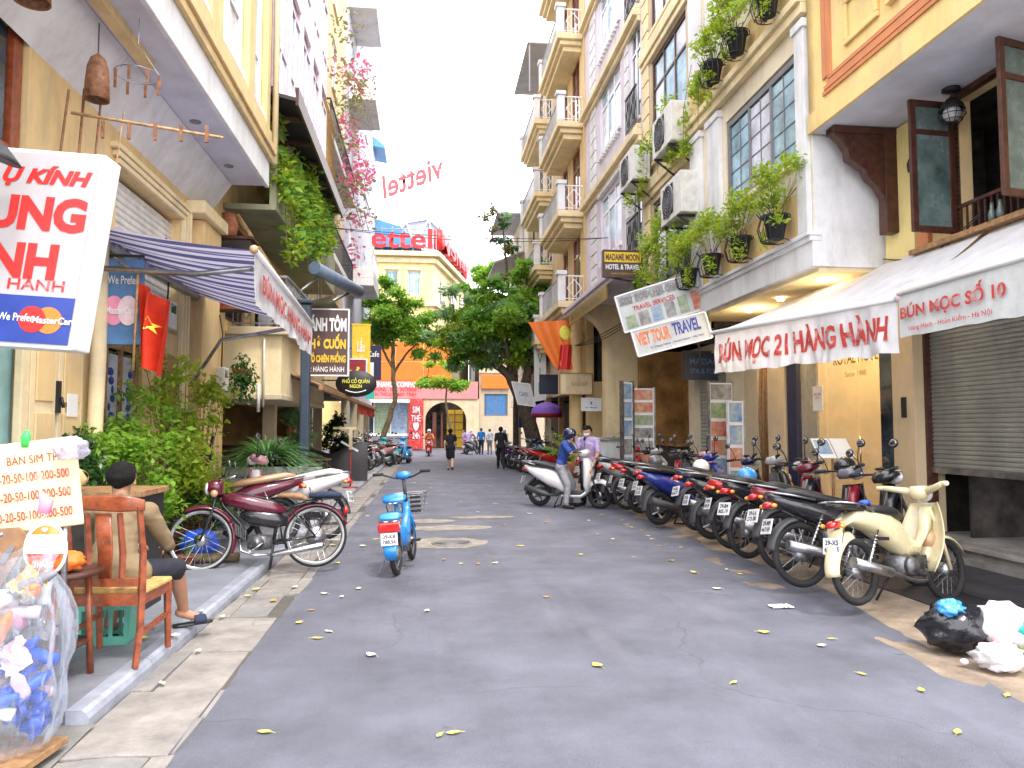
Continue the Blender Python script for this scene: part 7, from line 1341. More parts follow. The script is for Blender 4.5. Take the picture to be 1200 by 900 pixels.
# ---- street vendor's corner, lower left
pb = thing('price_board', 'cream phone card price board with rows of red numbers clipped at its top edge', 'price board', (-2.72, 4.02, 1.31), R(4))
Tb = Matrix.Rotation(R(-7), 4, 'Y'); 
def tb(m): m.v = [tuple(Tb @ Vector(p)) for p in m.v]; return m
tb(MB().box(-.32, .38, -.01, .01, -.27, .21)).build('panel', 'cream_lt', pb, bevel=.012); XB, ZB = Tb.to_3x3() @ Vector((1, 0, 0)), Tb.to_3x3() @ Vector((0, 0, 1))
text('lettering', 'BÁN SIM THẺ', 'red_dark', pb, Tb @ Vector((.17, -.013, .12)), XB, ZB, .06, .3, bold=.0)
for i, (w_, z) in enumerate((('MOBI', .02), ('VIETTEL', -.08), ('VINA', -.185))):
    text('network_name', w_, 'red', pb, Tb @ Vector((-.19, -.013, z)), XB, ZB, .042, .17, bold=.02); text('price_row', '10-20-50-100-200-500', 'red', pb, Tb @ Vector((.135, -.013, z)), XB, ZB, .05, .4, bold=.012)
MB().tube([(-.25, .03, -1.03), (-.25, .03, .1)], .015, 6).tube([(.3, .03, -1.03), (.3, .03, .1)], .015, 6).build('post', 'steel', pb)
for x, lab in ((-.12, 'green clip left on the price board edge'), (.12, 'green clip right on the price board edge')):
    o = tag(MB().loft([((0, 0, -.03), (.02, 0, 0), (0, .012, 0)), ((0, 0, .02), (.024, 0, 0), (0, .02, 0)), ((.005, 0, .06), (.012, 0, 0), (0, .01, 0))]).build('clip', 'green_plastic', None, loc=pb.location+Tb @ Vector((x, 0, .21))), lab, 'clip')
def crumple(name, label, loc, r, mt, seed, cat='bag', amp=.35, knot=None, sq=.85, n=26, freq=3.2, parts=None):
    o = thing(name, label, cat, loc); m = MB()
    def f(a, c):
        t, p = 2*pi*a, pi*c; d = Vector((sin(p)*cos(t), sin(p)*sin(t), -cos(p))); k = 1+amp*noise.noise(d*freq+Vector((seed, 0, 0)))+amp*.4*abs(noise.noise(d*freq*3+Vector((seed, 5, 0))))
        q = Vector((d.x*r[0], d.y*r[1], d.z*r[2]*sq))*k; q.z = max(q.z, -r[2]*.72)+r[2]*.72; return q
    m.grid(f, n, n//2+4); m.build('bag' if cat != 'plastic bag' else 'film', mt, o, fix=False)
    if knot: MB().loft([((0, 0, r[2]*1.35), (.03, 0, 0), (0, .03, 0)), ((.01, 0, r[2]*1.5), (.02, 0, 0), (0, .015, 0)), ((.03, .01, r[2]*1.75), (.06, 0, 0), (0, .03, 0)), ((.05, .0, r[2]*1.8), (.07, 0, .01), (0, .01, 0))]).build('knot', knot, o)
    return o
crumple('plastic_bag', 'milky purple tinged plastic bag hanging at the left of the price board', pb.location+Vector((-.27, -.05, -.04)), (.13, .06, .1), 'film_white', 1, 'plastic bag')
crumple('plastic_bag', 'twisted white and violet plastic bag at the top right corner of the price board', pb.location+Vector((.36, -.03, .13)), (.085, .05, .075), 'film_white', 4, 'plastic bag')
bx = thing('cardboard_folder', 'torn brown cardboard leaning under the price board', 'cardboard', (-2.72, 3.95, .78), R(8))
m = MB().prism([(-.2, .0), (.02, -.03), (.17, .24), (.1, .3), (-.06, .29), (-.18, .16)], 0, .03); m.build('sheet', 'cardboard', bx); MB().prism([(.02, .12), (.05, .11), (.1, .2), (.07, .21)], -.004, -.001).build('label_patch', 'greyprint', bx)
bx['label'] = 'torn brown cardboard leaning under the cream price board'
oc = thing('hanging_card', 'oval orange and white phone card hanger with the word THÁNG', 'advertising card', (-2.37, 3.82, .99), R(2))
Tc = Matrix.Rotation(pi/2, 4, 'X') @ Matrix.Diagonal((1, 1.28, 1, 1)); MB().lathe([(.001, 0), (.108, 0), (.108, .006), (.001, .006)], 36, Tc).build('card', 'orange', oc)
MB().lathe([(.096, .007), (.109, .008), (.109, .0)], 36, Tc).build('rim', 'white_print', oc, fix=False)
MB().box(-.092, .092, -.012, -.008, -.02, .075).build('white_panel', 'white_print', oc); MB().box(-.08, .08, -.014, -.0125, -.042, -.024).build('text_strip', 'red', oc)
text('lettering', 'THÁNG', 'white_print', oc, (0, -.014, -.07), (1, 0, 0), (0, 0, 1), .035, .1, bold=.03); text('lettering', '000', 'palepink', oc, (0, -.014, .02), (1, 0, 0), (0, 0, 1), .045, .14, bold=.03); text('lettering', '♥', 'white_print', oc, (0, -.014, .1), (1, 0, 0), (0, 0, 1), .022, .028)
MB().tube([(0, 0, .138), (-.02, .01, .2), (-.03, .02, .25)], .003, 4).build('string', 'pink', oc)
tag(MB().loft([((0, 0, -.03), (.03, 0, 0), (0, .02, 0)), ((.01, 0, .03), (.035, 0, 0), (0, .02, 0)), ((-.01, 0, .07), (.02, 0, 0), (0, .01, 0))]).build('ribbon', 'pink', None, loc=(-2.4, 3.84, 1.2)), 'crumpled pink ribbon tying the oval orange card', 'ribbon')
# round table with oddments
tb_ = thing('round_table', 'small dark round table crammed with oddments left of the wooden chair', 'table', (-2.78, 4.55, .1))
MB().lathe([(.001, .62), (.27, .62), (.28, .63), (.28, .645), (.001, .65)], 32).build('table_top', 'wood_dark', tb_); 
for a in (.6, 2.2, 3.8, 5.3): MB().tube([(.22*cos(a), .22*sin(a), 0), (.19*cos(a), .19*sin(a), .61)], .02, 6).build('leg', 'wood_red', tb_)
MB().lathe([(.001, .2), (.2, .2), (.2, .215), (.001, .215)], 24).build('shelf', 'wood_dark', tb_)
o = thing('orange_bag', 'crumpled orange plastic pouch on the small round table', 'bag', (-2.66, 4.5, .76)); crumple('x', 'x', (0, 0, 0), (.09, .08, .07), 'orange', 8).parent = None
C.objects[-1]
for ob in list(bpy.data.objects):
    if ob.get('label') == 'x' and ob.get('category') == 'bag': 
        for c in list(ob.children): c.parent = o; c.name = 'pouch'
        bpy.data.objects.remove(ob)
cp = thing('cup', 'dark round tin with a white rim on the round table', 'cup', (-2.7, 4.36, .752)); MB().lathe([(.001, 0), (.05, 0), (.052, .035), (.046, .035)], 18).build('tin', 'black', cp); MB().lathe([(.052, .036), (.05, .045), (.02, .048), (.001, .04)], 18).build('lid', 'white_plastic', cp)
tc2 = thing('crate', 'pale teal plastic crate standing in the shade under the wooden chair', 'crate', (-2.86, 5.35, .1), R(10)); m = MB().box(-.16, .16, -.1, .1, 0, .02)
m.build('base', 'teal_plastic', tc2)
for s in (-1, 1):
    m = MB(); m.box(-.16, .16, s*.1-.008, s*.1+.008, .02, .06).box(-.16, .16, s*.1-.008, s*.1+.008, .24, .3); [m.box(x-.012, x+.012, s*.1-.008, s*.1+.008, .06, .24) for x in (-.148, -.05, .05, .148)]; m.build('side_panel', 'teal_plastic', tc2)
    m = MB(); m.box(s*.16-.008, s*.16+.008, -.092, .092, .02, .3); m.build('end_panel', 'teal_plastic', tc2)
# clear bag of bottles on a little trolley
sb = thing('plastic_sack', 'big clear plastic sack of bottles and wrappers on a low trolley, lower left', 'sack', (-2.42, 3.62, .0))
def fsack(a, c, k_=1.0):
    t = 2*pi*a; prof = [.2, .25, .27, .275, .28, .28, .27, .25, .22, .25]; i = min(8.999, c*9); k = int(i); r = (prof[k]*(1-i+k)+prof[k+1]*(i-k))*k_; z = .1+.9*c
    ridge = abs(noise.noise(Vector((cos(t)*3.1, sin(t)*3.1, z*2.2))))**.7; ridge2 = abs(noise.noise(Vector((cos(t)*7+4, sin(t)*7, z*6))))
    r *= .9+.42*ridge*(.5+c)-.2*ridge2; z += .06*noise.noise(Vector((cos(t)*2, sin(t)*2, 7)))*c; return Vector((r*cos(t)*1.05-.08*c**2, r*sin(t)*.9, z))
MB().grid(fsack, 110, 60, False).build('sack_film', 'film', sb, fix=False)
rg = random.Random(11); cols = ['blue_plastic']*9+['white_plastic', 'palepink', 'film_white', 'p_sky', 'walk', 'straw', 'pink', 'orange', 'white_plastic', 'greyprint', 'palepink', 'signgrey']
for i in range(62):
    z = rg.uniform(.16, .88); t = rg.uniform(0, 6.28); q = rg.uniform(.3, .74)*.27; x, y = q*cos(t)-.06*z*z, q*sin(t)*.85; mm = rg.choice(cols[:13]) if z < .55 else rg.choice(cols[9:])
    T_ = Matrix.Translation(Vector((x, y, z))) @ Matrix.Rotation(rg.uniform(-1.4, 1.4), 4, 'X') @ Matrix.Rotation(rg.uniform(-1.4, 1.4), 4, 'Y')
    if i % 3: MB().lathe([(.001, -.075), (.029, -.075), (.031, -.05), (.027, -.02), (.031, .03), (.018, .065), (.011, .09), (.001, .09)], 12, T_).build('bottle', mm, sb)
    else: MB().grid(lambda a, c: T_ @ Vector(((a-.5)*.15, .05*noise.noise((a*4, c*4, i*3)), (c-.5)*.13+.02*noise.noise((a*6, c*6, i)))), 8, 8, False).build('wrapper', mm, sb, fix=False)
MB().box(-.22, .22, -.2, .16, .05, .08).build('trolley_deck', 'wood', sb)
for x in (-.18, .18): MB().lathe([(.001, -.012), (.03, -.012), (.03, .012), (.001, .012)], 12, Matrix.Translation(Vector((x, -.18, .03))) @ Matrix.Rotation(pi/2, 4, 'X')).build('castor', 'black', sb)
MB().tube([(-.25, .1, .08), (-.25, .1, 1.05), (-.1, .1, 1.08)], .012, 6).build('trolley_handle', 'steel', sb)
db = thing('black_cabinet', 'low black cabinet with a wooden top against the cream doors behind the man', 'cabinet', (-3.4, 6.3, .1), A); MB().box(-.35, .35, -.3, .3, 0, .95).build('body', 'black', db, bevel=.01); MB().box(-.38, .38, -.33, .33, .951, 1.0).build('top', 'wood', db, bevel=.006); MB().box(-.3, .3, -.31, -.301, .1, .85).build('door', 'interior', db)
cp = thing('paper_bag', 'crumpled cream paper parcel lying on the low black cabinet', 'parcel', (-3.62, 6.05, 1.1))
m = MB(); m.grid(lambda a, c: Vector((.18*cos(2*pi*a)*sin(pi*c)*(1+.3*noise.noise((a*6, c*4, 1))), .12*sin(2*pi*a)*sin(pi*c), .1-.1*cos(pi*c)*(1+.2*noise.noise((a*5, c*3, 2))))), 18, 10); m.build('wrapping', 'cream', cp, fix=False)
pl = thing('leaning_pole', 'pale bent wooden pole leaning beside the cream drain pipe', 'pole', S(-3.15, 7.0, .1), A); MB().tube([(.35, -.9, 0), (.1, -.3, .8), (-.12, .1, 1.25)], [.03, .035, .03], 8).build('shaft', 'wood', pl)

# ---- plants on the left pavement
def pot(u, v, r, h, z=.1, mt='terracotta', label='', leafmat='leaf_b', fol=None, seed=1, name='potted_plant', stems=6, size=.09, n=900):
    P = thing(name, label, 'potted plant', S(u, v, z), A)
    MB().lathe([(.001, 0), (r*.7, 0), (r*.95, h*.86), (r*1.05, h*.86), (r*1.05, h), (r*.93, h), (r*.9, h*.88), (.001, h*.88)], 22).build('pot', mt, P)
    rg = np.random.RandomState(seed); r_ = random.Random(seed); m = MB(); L_ = []
    for (cx, cy, cz, rr, w) in fol or [(0, 0, h+.3, .25, 1)]:
        for k in range(stems): e = Vector((cx, cy, cz))+Vector((r_.uniform(-1, 1), r_.uniform(-1, 1), r_.uniform(-.5, 1)))*rr*.7; m.tube([(r_.uniform(-.3, .3)*r, r_.uniform(-.3, .3)*r, h*.85), (e.x*.5, e.y*.5, (h+e.z)/2), e], [.009, .007, .003], 4, False); L_.append(clump(rg, e, rr*.55, int(n*w/stems), .1))
    m.build('stem', 'bark_lt', P); leaves('foliage', np.concatenate(L_), size, leafmat, P, seed=seed); return P
G4 = 'potted plants along the cream shophouse'
pot(-3.0, 8.6, .17, .3, .1, 'terracotta', 'leafy bush with small bright leaves in front of the blue flower window', 'leaf_a', [(-.1, -.2, 1.1, .5, 1), (.0, -.4, .75, .4, .8), (-.1, 0, 1.6, .4, .5), (-.25, -.6, 1.2, .4, .6)], 3, n=1000, size=.085)
pot(-2.95, 9.5, .2, .3, .1, 'terracotta', 'tall dark green bush behind the front wheel of the maroon moped', 'leaf_c', [(0, -.3, 1.0, .5, 1), (.15, -.2, .65, .4, 1), (-.1, -.2, 1.6, .45, .6), (-.15, -.3, 2.1, .35, .3)], 5, n=1000, size=.09)
pot(-3.1, 10.6, .2, .32, .1, 'terracotta', 'yellowish stemmed shrub reaching up the wall next to the dark green bush', 'leaf_c', [(0, 0, 1.4, .4, .8), (.1, .1, 1.9, .35, .6), (-.1, 0, 1.0, .4, .8), (.1, 0, .6, .4, .6)], 7, n=900, size=.08)
pot(-2.85, 8.1, .15, .24, .1, 'terracotta', 'terracotta pot with a low leafy plant seen through the moped front wheel', 'leaf_a', [(0, 0, .42, .2, .5)], 9, n=420, size=.09)
pot(-2.62, 8.6, .1, .12, .1, 'terracotta', 'small shallow terracotta pot behind the front wheel hub', 'leaf_b', [(0, 0, .2, .1, .2)], 10, n=160, size=.06)
pot(-2.6, 9.3, .17, .3, .1, 'planter_conc', 'mossy concrete pot between the wheels of the maroon moped', 'leaf_dk', [(0, 0, .55, .3, .8)], 12, n=700, size=.09)
pot(-3.3, 7.6, .16, .3, .1, 'terracotta', 'dark glossy shrub with pale flowers behind the seated man', 'leaf_dk', [(.05, 0, .8, .4, 1.2), (.2, .1, .5, .35, 1), (0, 0, 1.2, .3, .6)], 14, n=1300, size=.09)
fl = np.random.RandomState(3); P = clump(fl, (0, 0, 0), (.4, .35, .45), 60, .8)
o = leaves('blossom', P, .05, 'white_print', None, loc=S(-3.0, 7.8, 1.0), aspect=1.2); o.parent = [x for x in bpy.data.objects if x.get('label', '').startswith('dark glossy shrub')][0]; o.location = (.1, .1, .85)
# strap leaved plant in a square planter
sp = thing('spider_plant', 'arching strap leaved plant filling the square concrete planter', 'plant', S(-2.62, 12.7, 1.0), A); m = MB(); r = random.Random(6)
for i in range(420):
    a = r.uniform(0, 2*pi); L_ = r.uniform(.65, 1.2); el = r.uniform(.5, 1.35); w = r.uniform(.016, .028); d = Vector((cos(a), sin(a), 0)); s_ = Vector((-sin(a), cos(a), 0)); pts = []
    for k in range(7): t = k/6; pts.append(d*(.05+L_*t*cos(el)*1.15+.15*t*t) + Vector((0, 0, L_*t*sin(el)-.75*t*t*L_*(.6+.5*cos(el)))))
    vs_ = [p+s_*w*(1-(k/6)**2)*e for k, p in enumerate(pts) for e in (-1, 1)]; m.add(vs_, [(2*k, 2*k+1, 2*k+3, 2*k+2) for k in range(6)])
m.build('strap_leaf', 'leaf_strap', sp, fix=False, kind='stuff')
pc = thing('planter', 'square grey concrete planter holding the arching strap leaved plant', 'planter', S(-2.62, 12.7, .1), A)
MB().box(-.55, .55, -.4, .4, 0, .9).build('tub', 'planter_conc', pc, bevel=.02); MB().box(-.6, .6, -.45, .45, .78, .9).build('rim', 'planter_conc', pc, bevel=.01)
pp = thing('stone_pedestal', 'pale square stone post beside the strap leaved planter', 'post', S(-1.99, 12.9, .1), A); MB().box(-.16, .16, -.15, .15, 0, .78).build('shaft', 'planter_conc', pp, bevel=.01); MB().box(-.2, .2, -.19, .19, .781, .85).build('cap', 'planter_conc', pp, bevel=.01)
ur = thing('hanging_basket', 'dark dome of hanging leaves on the ochre wall above the strap leaved planter', 'hanging plant', S(-3.1, 12.9, 2.6), A); MB().lathe([(.001, -.12), (.12, -.1), (.18, 0)], 14).build('basket', 'wood', ur, fix=False); leaves('foliage', clump(np.random.RandomState(8), (0, 0, -.15), (.25, .22, .45), 700, .1), .08, 'leaf_dk', ur, droop=1.2)
bb = thing('blue_carrier_bag', 'bright blue plastic bag lying behind the maroon moped engine', 'bag', S(-2.6, 9.0, .1), A); MB().grid(lambda a, c: Vector((.22*cos(2*pi*a)*sin(pi*c)*(1+.3*noise.noise((a*6, c*5, 3))), .16*sin(2*pi*a)*sin(pi*c), .17-.17*cos(pi*c)+.04*noise.noise((a*9, c*6, 2)))), 20, 12).build('bag', 'blue_plastic', bb, fix=False)
lg = tag(MB().tube([(-.5, 0, .06), (.45, .1, .06)], [.06, .05], 8).build('log', 'bark_lt', None, loc=S(-2.55, 8.7, .1), rz=A), 'short grey log lying behind the moped wheels', 'log')
# second motorbike behind the moped, built of copied parts of the parked rows
src = [o for o in C.objects if o.get('label', '').startswith('motorbike with a bulging')][0]
o = copy_tree(src, loc=S(-2.55, 9.9, .1), label='maroon motorbike with a tan seat cover parked behind the moped', mats=pal('p_maroon', seat='p_tan')); o['group'] = 'motorbikes on the near left pavement'; o.rotation_euler = (R(-6), 0, A+R(196)); mp['group'] = o['group']
o = copy_tree(src, loc=S(-1.98, 10.5, .1), label='motorbike with a pale pink white tail sticking out behind the moped rear wheel', mats=pal('p_pink', body='p_white', seat='p_white')); o['group'] = mp['group']; o.rotation_euler = (R(-6), 0, A+R(168)); mp['label'] = 'maroon antique moped with tall spoked wheels and tan saddle on the left pavement'
crumple('plastic_bag', 'crumpled white plastic bag tied over the front of the maroon motorbike', S(-3.05, 9.75, 1.06), (.2, .18, .14), 'film_white', 17, 'plastic bag')
# ---- restaurant furniture
def table(u, v, w, d, h, label, top='steel', leg='wood_dark', name='table', cat='table', rz=0, grp=None):
    T_ = thing(name, label, cat, S(u, v, .1), A+rz, grp); MB().box(-w/2, w/2, -d/2, d/2, h-.03, h).build('table_top' if name == 'table' else 'seat', top, T_, bevel=.005)
    for a in (-1, 1):
        for b_ in (-1, 1): MB().box(a*(w/2-.05)-.02, a*(w/2-.05)+.02, b_*(d/2-.05)-.02, b_*(d/2-.05)+.02, 0, h-.031).build('leg', leg, T_)
    return T_
table(-2.75, 16.8, .9, .6, .75, 'small steel topped table at the restaurant edge behind the planter'); table(-2.35, 17.6, .35, .35, .45, 'low dark stool beside the steel topped table', 'wood', name='stool', cat='stool'); table(-2.9, 19.4, .9, .6, .75, 'second table deeper in the restaurant front', 'wood')
table(-2.45, 20.6, .35, .35, .45, 'low stool by the second restaurant table', 'wood_dark', name='stool', cat='stool')
ms = thing('menu_stand', 'dark red stand with a round foot and tilted menu board on the left pavement', 'menu stand', S(-1.95, 19.5, .1), A); MB().lathe([(.001, 0), (.2, 0), (.2, .02), (.03, .04), (.001, .04)], 20).build('foot', 'red_dark', ms); MB().tube([(0, 0, .03), (0, 0, 1.0)], .022, 8).build('post', 'red_dark', ms); MB().box(-.28, .22, -.02, .02, -.03, .02, Matrix.Translation(Vector((0, 0, 1.05))) @ Matrix.Rotation(R(30), 4, 'Y')).build('board', 'white_plastic', ms); MB().box(-.04, .04, -.03, .03, .98, 1.5).build('upright', 'cream_lt', ms); MB().box(-.45, .15, -.02, .02, 1.5, 1.56).build('top_board', 'cream_lt', ms)
dp = tag(MB().box(-.35, .35, -.22, .22, 0, .05).build('pallet', 'white_plastic', None, loc=S(-1.78, 12.9, .12), rz=A+.1, bevel=.01), 'flat white board lying on the kerb behind the moped', 'board')
bt = thing('covered_motorbike', 'motorbike hidden under a sagging black cover at the restaurant edge', 'covered motorbike', S(-2.7, 22.2, .1), A+.15)
MB().grid(lambda a, c: Vector((-.95+1.9*a, (.38-.12*abs(a-.5))*cos(pi*c)*(1+.15*noise.noise((a*6, c*4, 0))), (1.0+.18*cos(a*6.3*1.0+.4)-.1*abs(a-.5))*sin(pi*c)**.6+.02*noise.noise((a*14, c*9, 2))-.0)), 34, 18).build('cover', 'canopy_dark', bt, fix=False)
for x in (-.62, .6): MB().torus((x, 0, .29), .25, .035, 'y', 24, 6).build('wheel', 'rubber', bt)
pot(-3.0, 24.6, .25, .45, .1, 'planter_conc', 'dark bushy plant at the far end of the restaurant front', 'leaf_dk', [(0, 0, 1.0, .5, 1), (.1, 0, 1.6, .45, .8)], 22, n=900, size=.13)
pot(-3.1, 18.3, .22, .4, .1, 'planter_conc', 'bluish leafy plant standing between the restaurant tables', 'leaf_d', [(0, 0, 1.1, .4, 1), (0, 0, 1.7, .4, .8)], 23, n=900, size=.12)
# ---- top left oddments
def trap(u, v, z, label, s=1):
    T_ = thing('fish_trap_lamp', label, 'basket', S(u, v, z), A); m = MB().lathe([(.02*s, 0), (.09*s, -.04), (.13*s, -.12), (.15*s, -.26), (.16*s, -.42)], 22); m.build('weave', 'bamboo_red', T_, fix=False, solid=.008); q = MB()
    for k in range(7): q.torus((0, 0, -.05-.06*k), (.1+.01*k)*s, .006, 'z', 22, 4)
    q.build('hoop', 'wood', T_, kind='stuff'); MB().tube([(0, 0, 0), (0, 0, .3)], .006, 4).build('cord', 'cable', T_); return T_
trap(-3.0, 6.95, 5.0, 'brown woven bamboo fish trap hanging under the left soffit', .62); trap(-2.95, 5.72, 5.2, 'second woven fish trap cut off at the top left corner', .75)
BPn = 'bamboo poles behind the optician light box'
for i, (u, v, z0, z1, r_, mm) in enumerate(((-3.2, 6.2, 3.1, 4.7, .02, 'bamboo_red'), (-3.12, 6.3, 3.1, 4.75, .017, 'bamboo_red'), (-3.3, 6.0, 3.1, 4.6, .018, 'bamboo_red'), (-3.02, 6.4, 3.1, 4.6, .012, 'bamboo'))):
    tag(MB().tube([(0, 0, 0), (.05+.03*i, .05, z1-z0)], r_*.6, 6).build('bamboo_pole', mm, None, loc=S(u+.02, v+.75, z0), rz=A), ('thick reddish bamboo pole nearest the fish trap', 'slim reddish bamboo pole right of the thick one', 'reddish bamboo pole left of the thick one', 'thinnest pale bamboo pole above the optician light box')[i], 'pole', BPn)
rr = thing('rolled_mat', 'grey weathered rolled mat standing above the optician light box', 'rolled mat', S(-3.3, 5.35, 3.2), A); MB().tube([(0, 0, 0), (.0, 0, .6), (.02, 0, 1.05)], [.075, .08, .05], 12).build('roll', 'planter_conc', rr); MB().torus((0, 0, .5), .08, .01, 'z', 16, 4).build('tie', 'cable', rr)
rr = thing('rolled_mat', 'dark blue rolled mat beside the grey weathered one', 'rolled mat', S(-3.28, 5.65, 3.2), A); MB().tube([(0, 0, 0), (.0, 0, .5), (.02, 0, .85)], [.07, .07, .05], 12).build('roll', 'tarp_blue', rr); MB().torus((0, 0, .4), .07, .01, 'z', 16, 4).build('tie', 'cable', rr)
dr = thing('drying_rack', 'bamboo drying stick with pegs hanging under the left soffit', 'drying stick', S(-3.1, 6.7, 4.35), A); MB().tube([(0, 0, 0), (1.2, .3, -.05)], .014, 6).build('stick', 'bamboo', dr); q = random.Random(2)
for i in range(5): x = .25+.22*i; MB().box(x-.012, x+.012, .02, .05, -.2, -.05).build('peg', 'bamboo_red', dr)
hg = thing('peg_hanger', 'oval wire peg hanger dangling below the left soffit', 'hanger', S(-2.75, 7.2, 4.95), A); MB().torus((0, 0, 0), .2, .005, 'z', 30, 4).tube([(-.2, 0, 0), (0, 0, .3), (.2, 0, 0)], .003, 4).tube([(0, 0, .3), (0, 0, .55)], .004, 4).build('wire', 'steel', hg)
for i in range(8): a = 2*pi*i/8; MB().box(-.012, .012, -.006, .006, -.12, 0, Matrix.Translation(Vector((.2*cos(a), .2*sin(a), -.01)))).build('peg', 'bamboo_red', hg)
# balcony clutter of the vine house
bc = thing('cupboard', 'dark cabinet with pots stacked on the first balcony above the striped awning', 'cabinet', S(-3.2, 12.6, 3.55), A); MB().box(-.45, .3, -.2, .2, 0, 1.15).build('body', 'interior', bc); MB().box(-.5, .35, -.24, .24, 1.151, 1.2).build('top', 'wood_dark', bc); MB().lathe([(.001, 1.2), (.12, 1.2), (.16, 1.45), (.1, 1.6), (.12, 1.62)], 14, Matrix.Translation(Vector((-.1, 0, 0)))).build('jar', 'terracotta', bc); MB().box(-.48, .33, -.21, -.201, .0, .35).build('drawer', 'wood_red', bc)
bb_ = tag(MB().loft([((0, 0, 0), (.12, 0, 0), (0, .1, 0)), ((0, 0, .2), (.14, 0, 0), (0, .12, 0)), ((.02, 0, .36), (.06, 0, 0), (0, .05, 0))]).build('bundle', 'c_grey', None, loc=S(-2.9, 13.7, 3.41)), 'grey cloth bundle on the corner of the first balcony', 'bundle')
bb_ = tag(MB().lathe([(.001, 0), (.09, 0), (.12, .26), (.001, .26)], 14).build('bucket', 'c_red', None, loc=S(-2.62, 13.65, 3.41)), 'small dark red bucket at the balcony corner above the ochre wall', 'bucket')

# ================================================================ right side props
# hanging pots in iron racks
def basket_pot(u, v, z, label, seed, leafmat='leaf_c', grp='black pots in wrought iron racks on the white house'):
    P = thing('pot_plant', label, 'potted plant', S(u, v, z), A, grp)
    MB().lathe([(.001, 0), (.11, 0), (.165, .3), (.18, .3), (.18, .34), (.16, .34), (.15, .31), (.001, .31)], 20).build('pot', 'black_pot', P)
    rg = np.random.RandomState(seed); L_ = [clump(rg, (rg.uniform(-.2, .12), rg.uniform(-.5, .5), .6+rg.uniform(-.1, .45)), (.2, .26, .2), 90, .1) for _ in range(9)]; L_ += [clump(rg, (-.12, rg.uniform(-.3, .3), .25-.2*k), (.12, .15, .18), 40, .1) for k in range(2)]
    leaves('foliage', np.concatenate(L_), .085, leafmat, P, seed=seed); m = MB(); r_ = random.Random(seed)
    for k in range(16): a = r_.uniform(0, 6.28); m.tube([(0, 0, .3), (.15*cos(a), .2*sin(a), .55), (.3*cos(a), .42*sin(a), .7+r_.random()*.3)], .004, 3, False)
    m.build('stem', 'bark_lt', P)
    if True:
        R_ = thing('pot_rack', 'wrought iron ring rack around the ' + label[:label.find(' pot')+4] + label[label.find(' pot')+4:].replace(' with', ', plant with')[:40], 'rack', S(u, v, z-.03), A, 'wrought iron pot racks'); m = MB()
        for k in range(9):
            a = -pi/2+pi*(k/8)+pi; x, y = cos(a), sin(a); m.tube([(.02*x, .02*y, -.03), (.2*x, .2*y, .0), (.25*x, .25*y, .18), (.2*x, .2*y, .34), (.26*x, .26*y, .42)], .007, 4)
        m.torus((0, 0, .36), .205, .008, 'z', 24, 5); m.torus((0, 0, .0), .18, .008, 'z', 20, 5); m.tube([(.2, 0, .36), (.3, 0, .36)], .01, 4); m.build('iron_cage', 'iron', R_); R_['label'] = 'iron rack holding the ' + label
    return P
for i, (v, l) in enumerate(((9.95, 'nearest black pot on the lower ledge'), (11.15, 'second black pot on the lower ledge'), (12.35, 'third black pot on the lower ledge'), (13.5, 'farthest black pot on the lower ledge'))): basket_pot(4.92, v, 4.3, l, 40+i)
for i, (v, l) in enumerate(((10.0, 'nearest black pot on the upper ledge'), (11.1, 'middle black pot on the upper ledge'), (12.1, 'farthest black pot on the upper ledge'))): basket_pot(4.9, v, 7.62, l, 50+i)
tv = thing('trailing_plant', 'yellow green vine trailing down from the upper ledge past the blue window', 'climbing plant', S(5.0, 14, 7.6), A); rg = np.random.RandomState(77); P = []
for k in range(26): s_ = rg.uniform(-1.5, 3.4); P.append(clump(rg, (rg.uniform(-.15, .1), s_, .9-abs(s_-1)*.15-rg.rand()*1.3), (.14, .25, .3), 75, .1))
leaves('foliage', np.concatenate(P), .1, 'leaf_c', tv, seed=4); m = MB()
for k in range(6): m.tube([(0, -1.4+.8*k, 1), (-.1, -1.2+.8*k, .2), (-.08, -1.1+.8*k, -.5)], .006, 4)
m.build('stem', 'bark_lt', tv)
tv = thing('trailing_plant', 'lower vine hanging over the air conditioner beside the tilted tour signs', 'climbing plant', S(4.95, 14.6, 5.2), A); P = []
for k in range(26): s_ = rg.uniform(-1, 2.4); P.append(clump(rg, (rg.uniform(-.15, .1), s_, .9-rg.rand()*1.2), (.16, .28, .28), 75, .1))
leaves('foliage', np.concatenate(P), .095, 'leaf_c', tv, seed=4); MB().tube([(.1, -1, .3), (0, 0, .7), (0, 1.2, .5), (0, 2.2, -.1)], .01, 4).build('stem', 'bark_lt', tv)
# signs
def hsign(name, label, P00, P10, P01, face, th=.12, frame='white_plastic', cat='sign'):
    # P00 lower left, P10 lower right, P01 upper left in street coordinates
    P00, P10, P01 = Vector(P00), Vector(P10), Vector(P01); x, y = P10-P00, P01-P00; n = x.cross(y).normalized(); B = Bld(name, label, cat, *P00); m = MB(); c = [P00, P10, P10+y, P01]
    m.add(c+[p-n*th for p in c], [(0, 1, 2, 3), (7, 6, 5, 4), (0, 4, 5, 1), (1, 5, 6, 2), (2, 6, 7, 3), (3, 7, 4, 0)]); B.part('panel', m, face); fm = MB()
    for a, b_ in zip(c, c[1:]+c[:1]): fm.bar(a+n*.004, b_+n*.004, .035, .03)
    B.part('frame', fm, frame); B.o3 = (P00, x, y, n); return B
def on(B, a, b_, e=.006): P, x, y, n = B.o3; return P+x*a+y*b_+n*e
def stext(B, s, mt, a, b_, h, w, **k): P, x, y, n = B.o3; return B.text('lettering', s, mt, on(B, a, b_), x.normalized(), y.normalized(), h*y.length, w*x.length, ext=.004, **k)
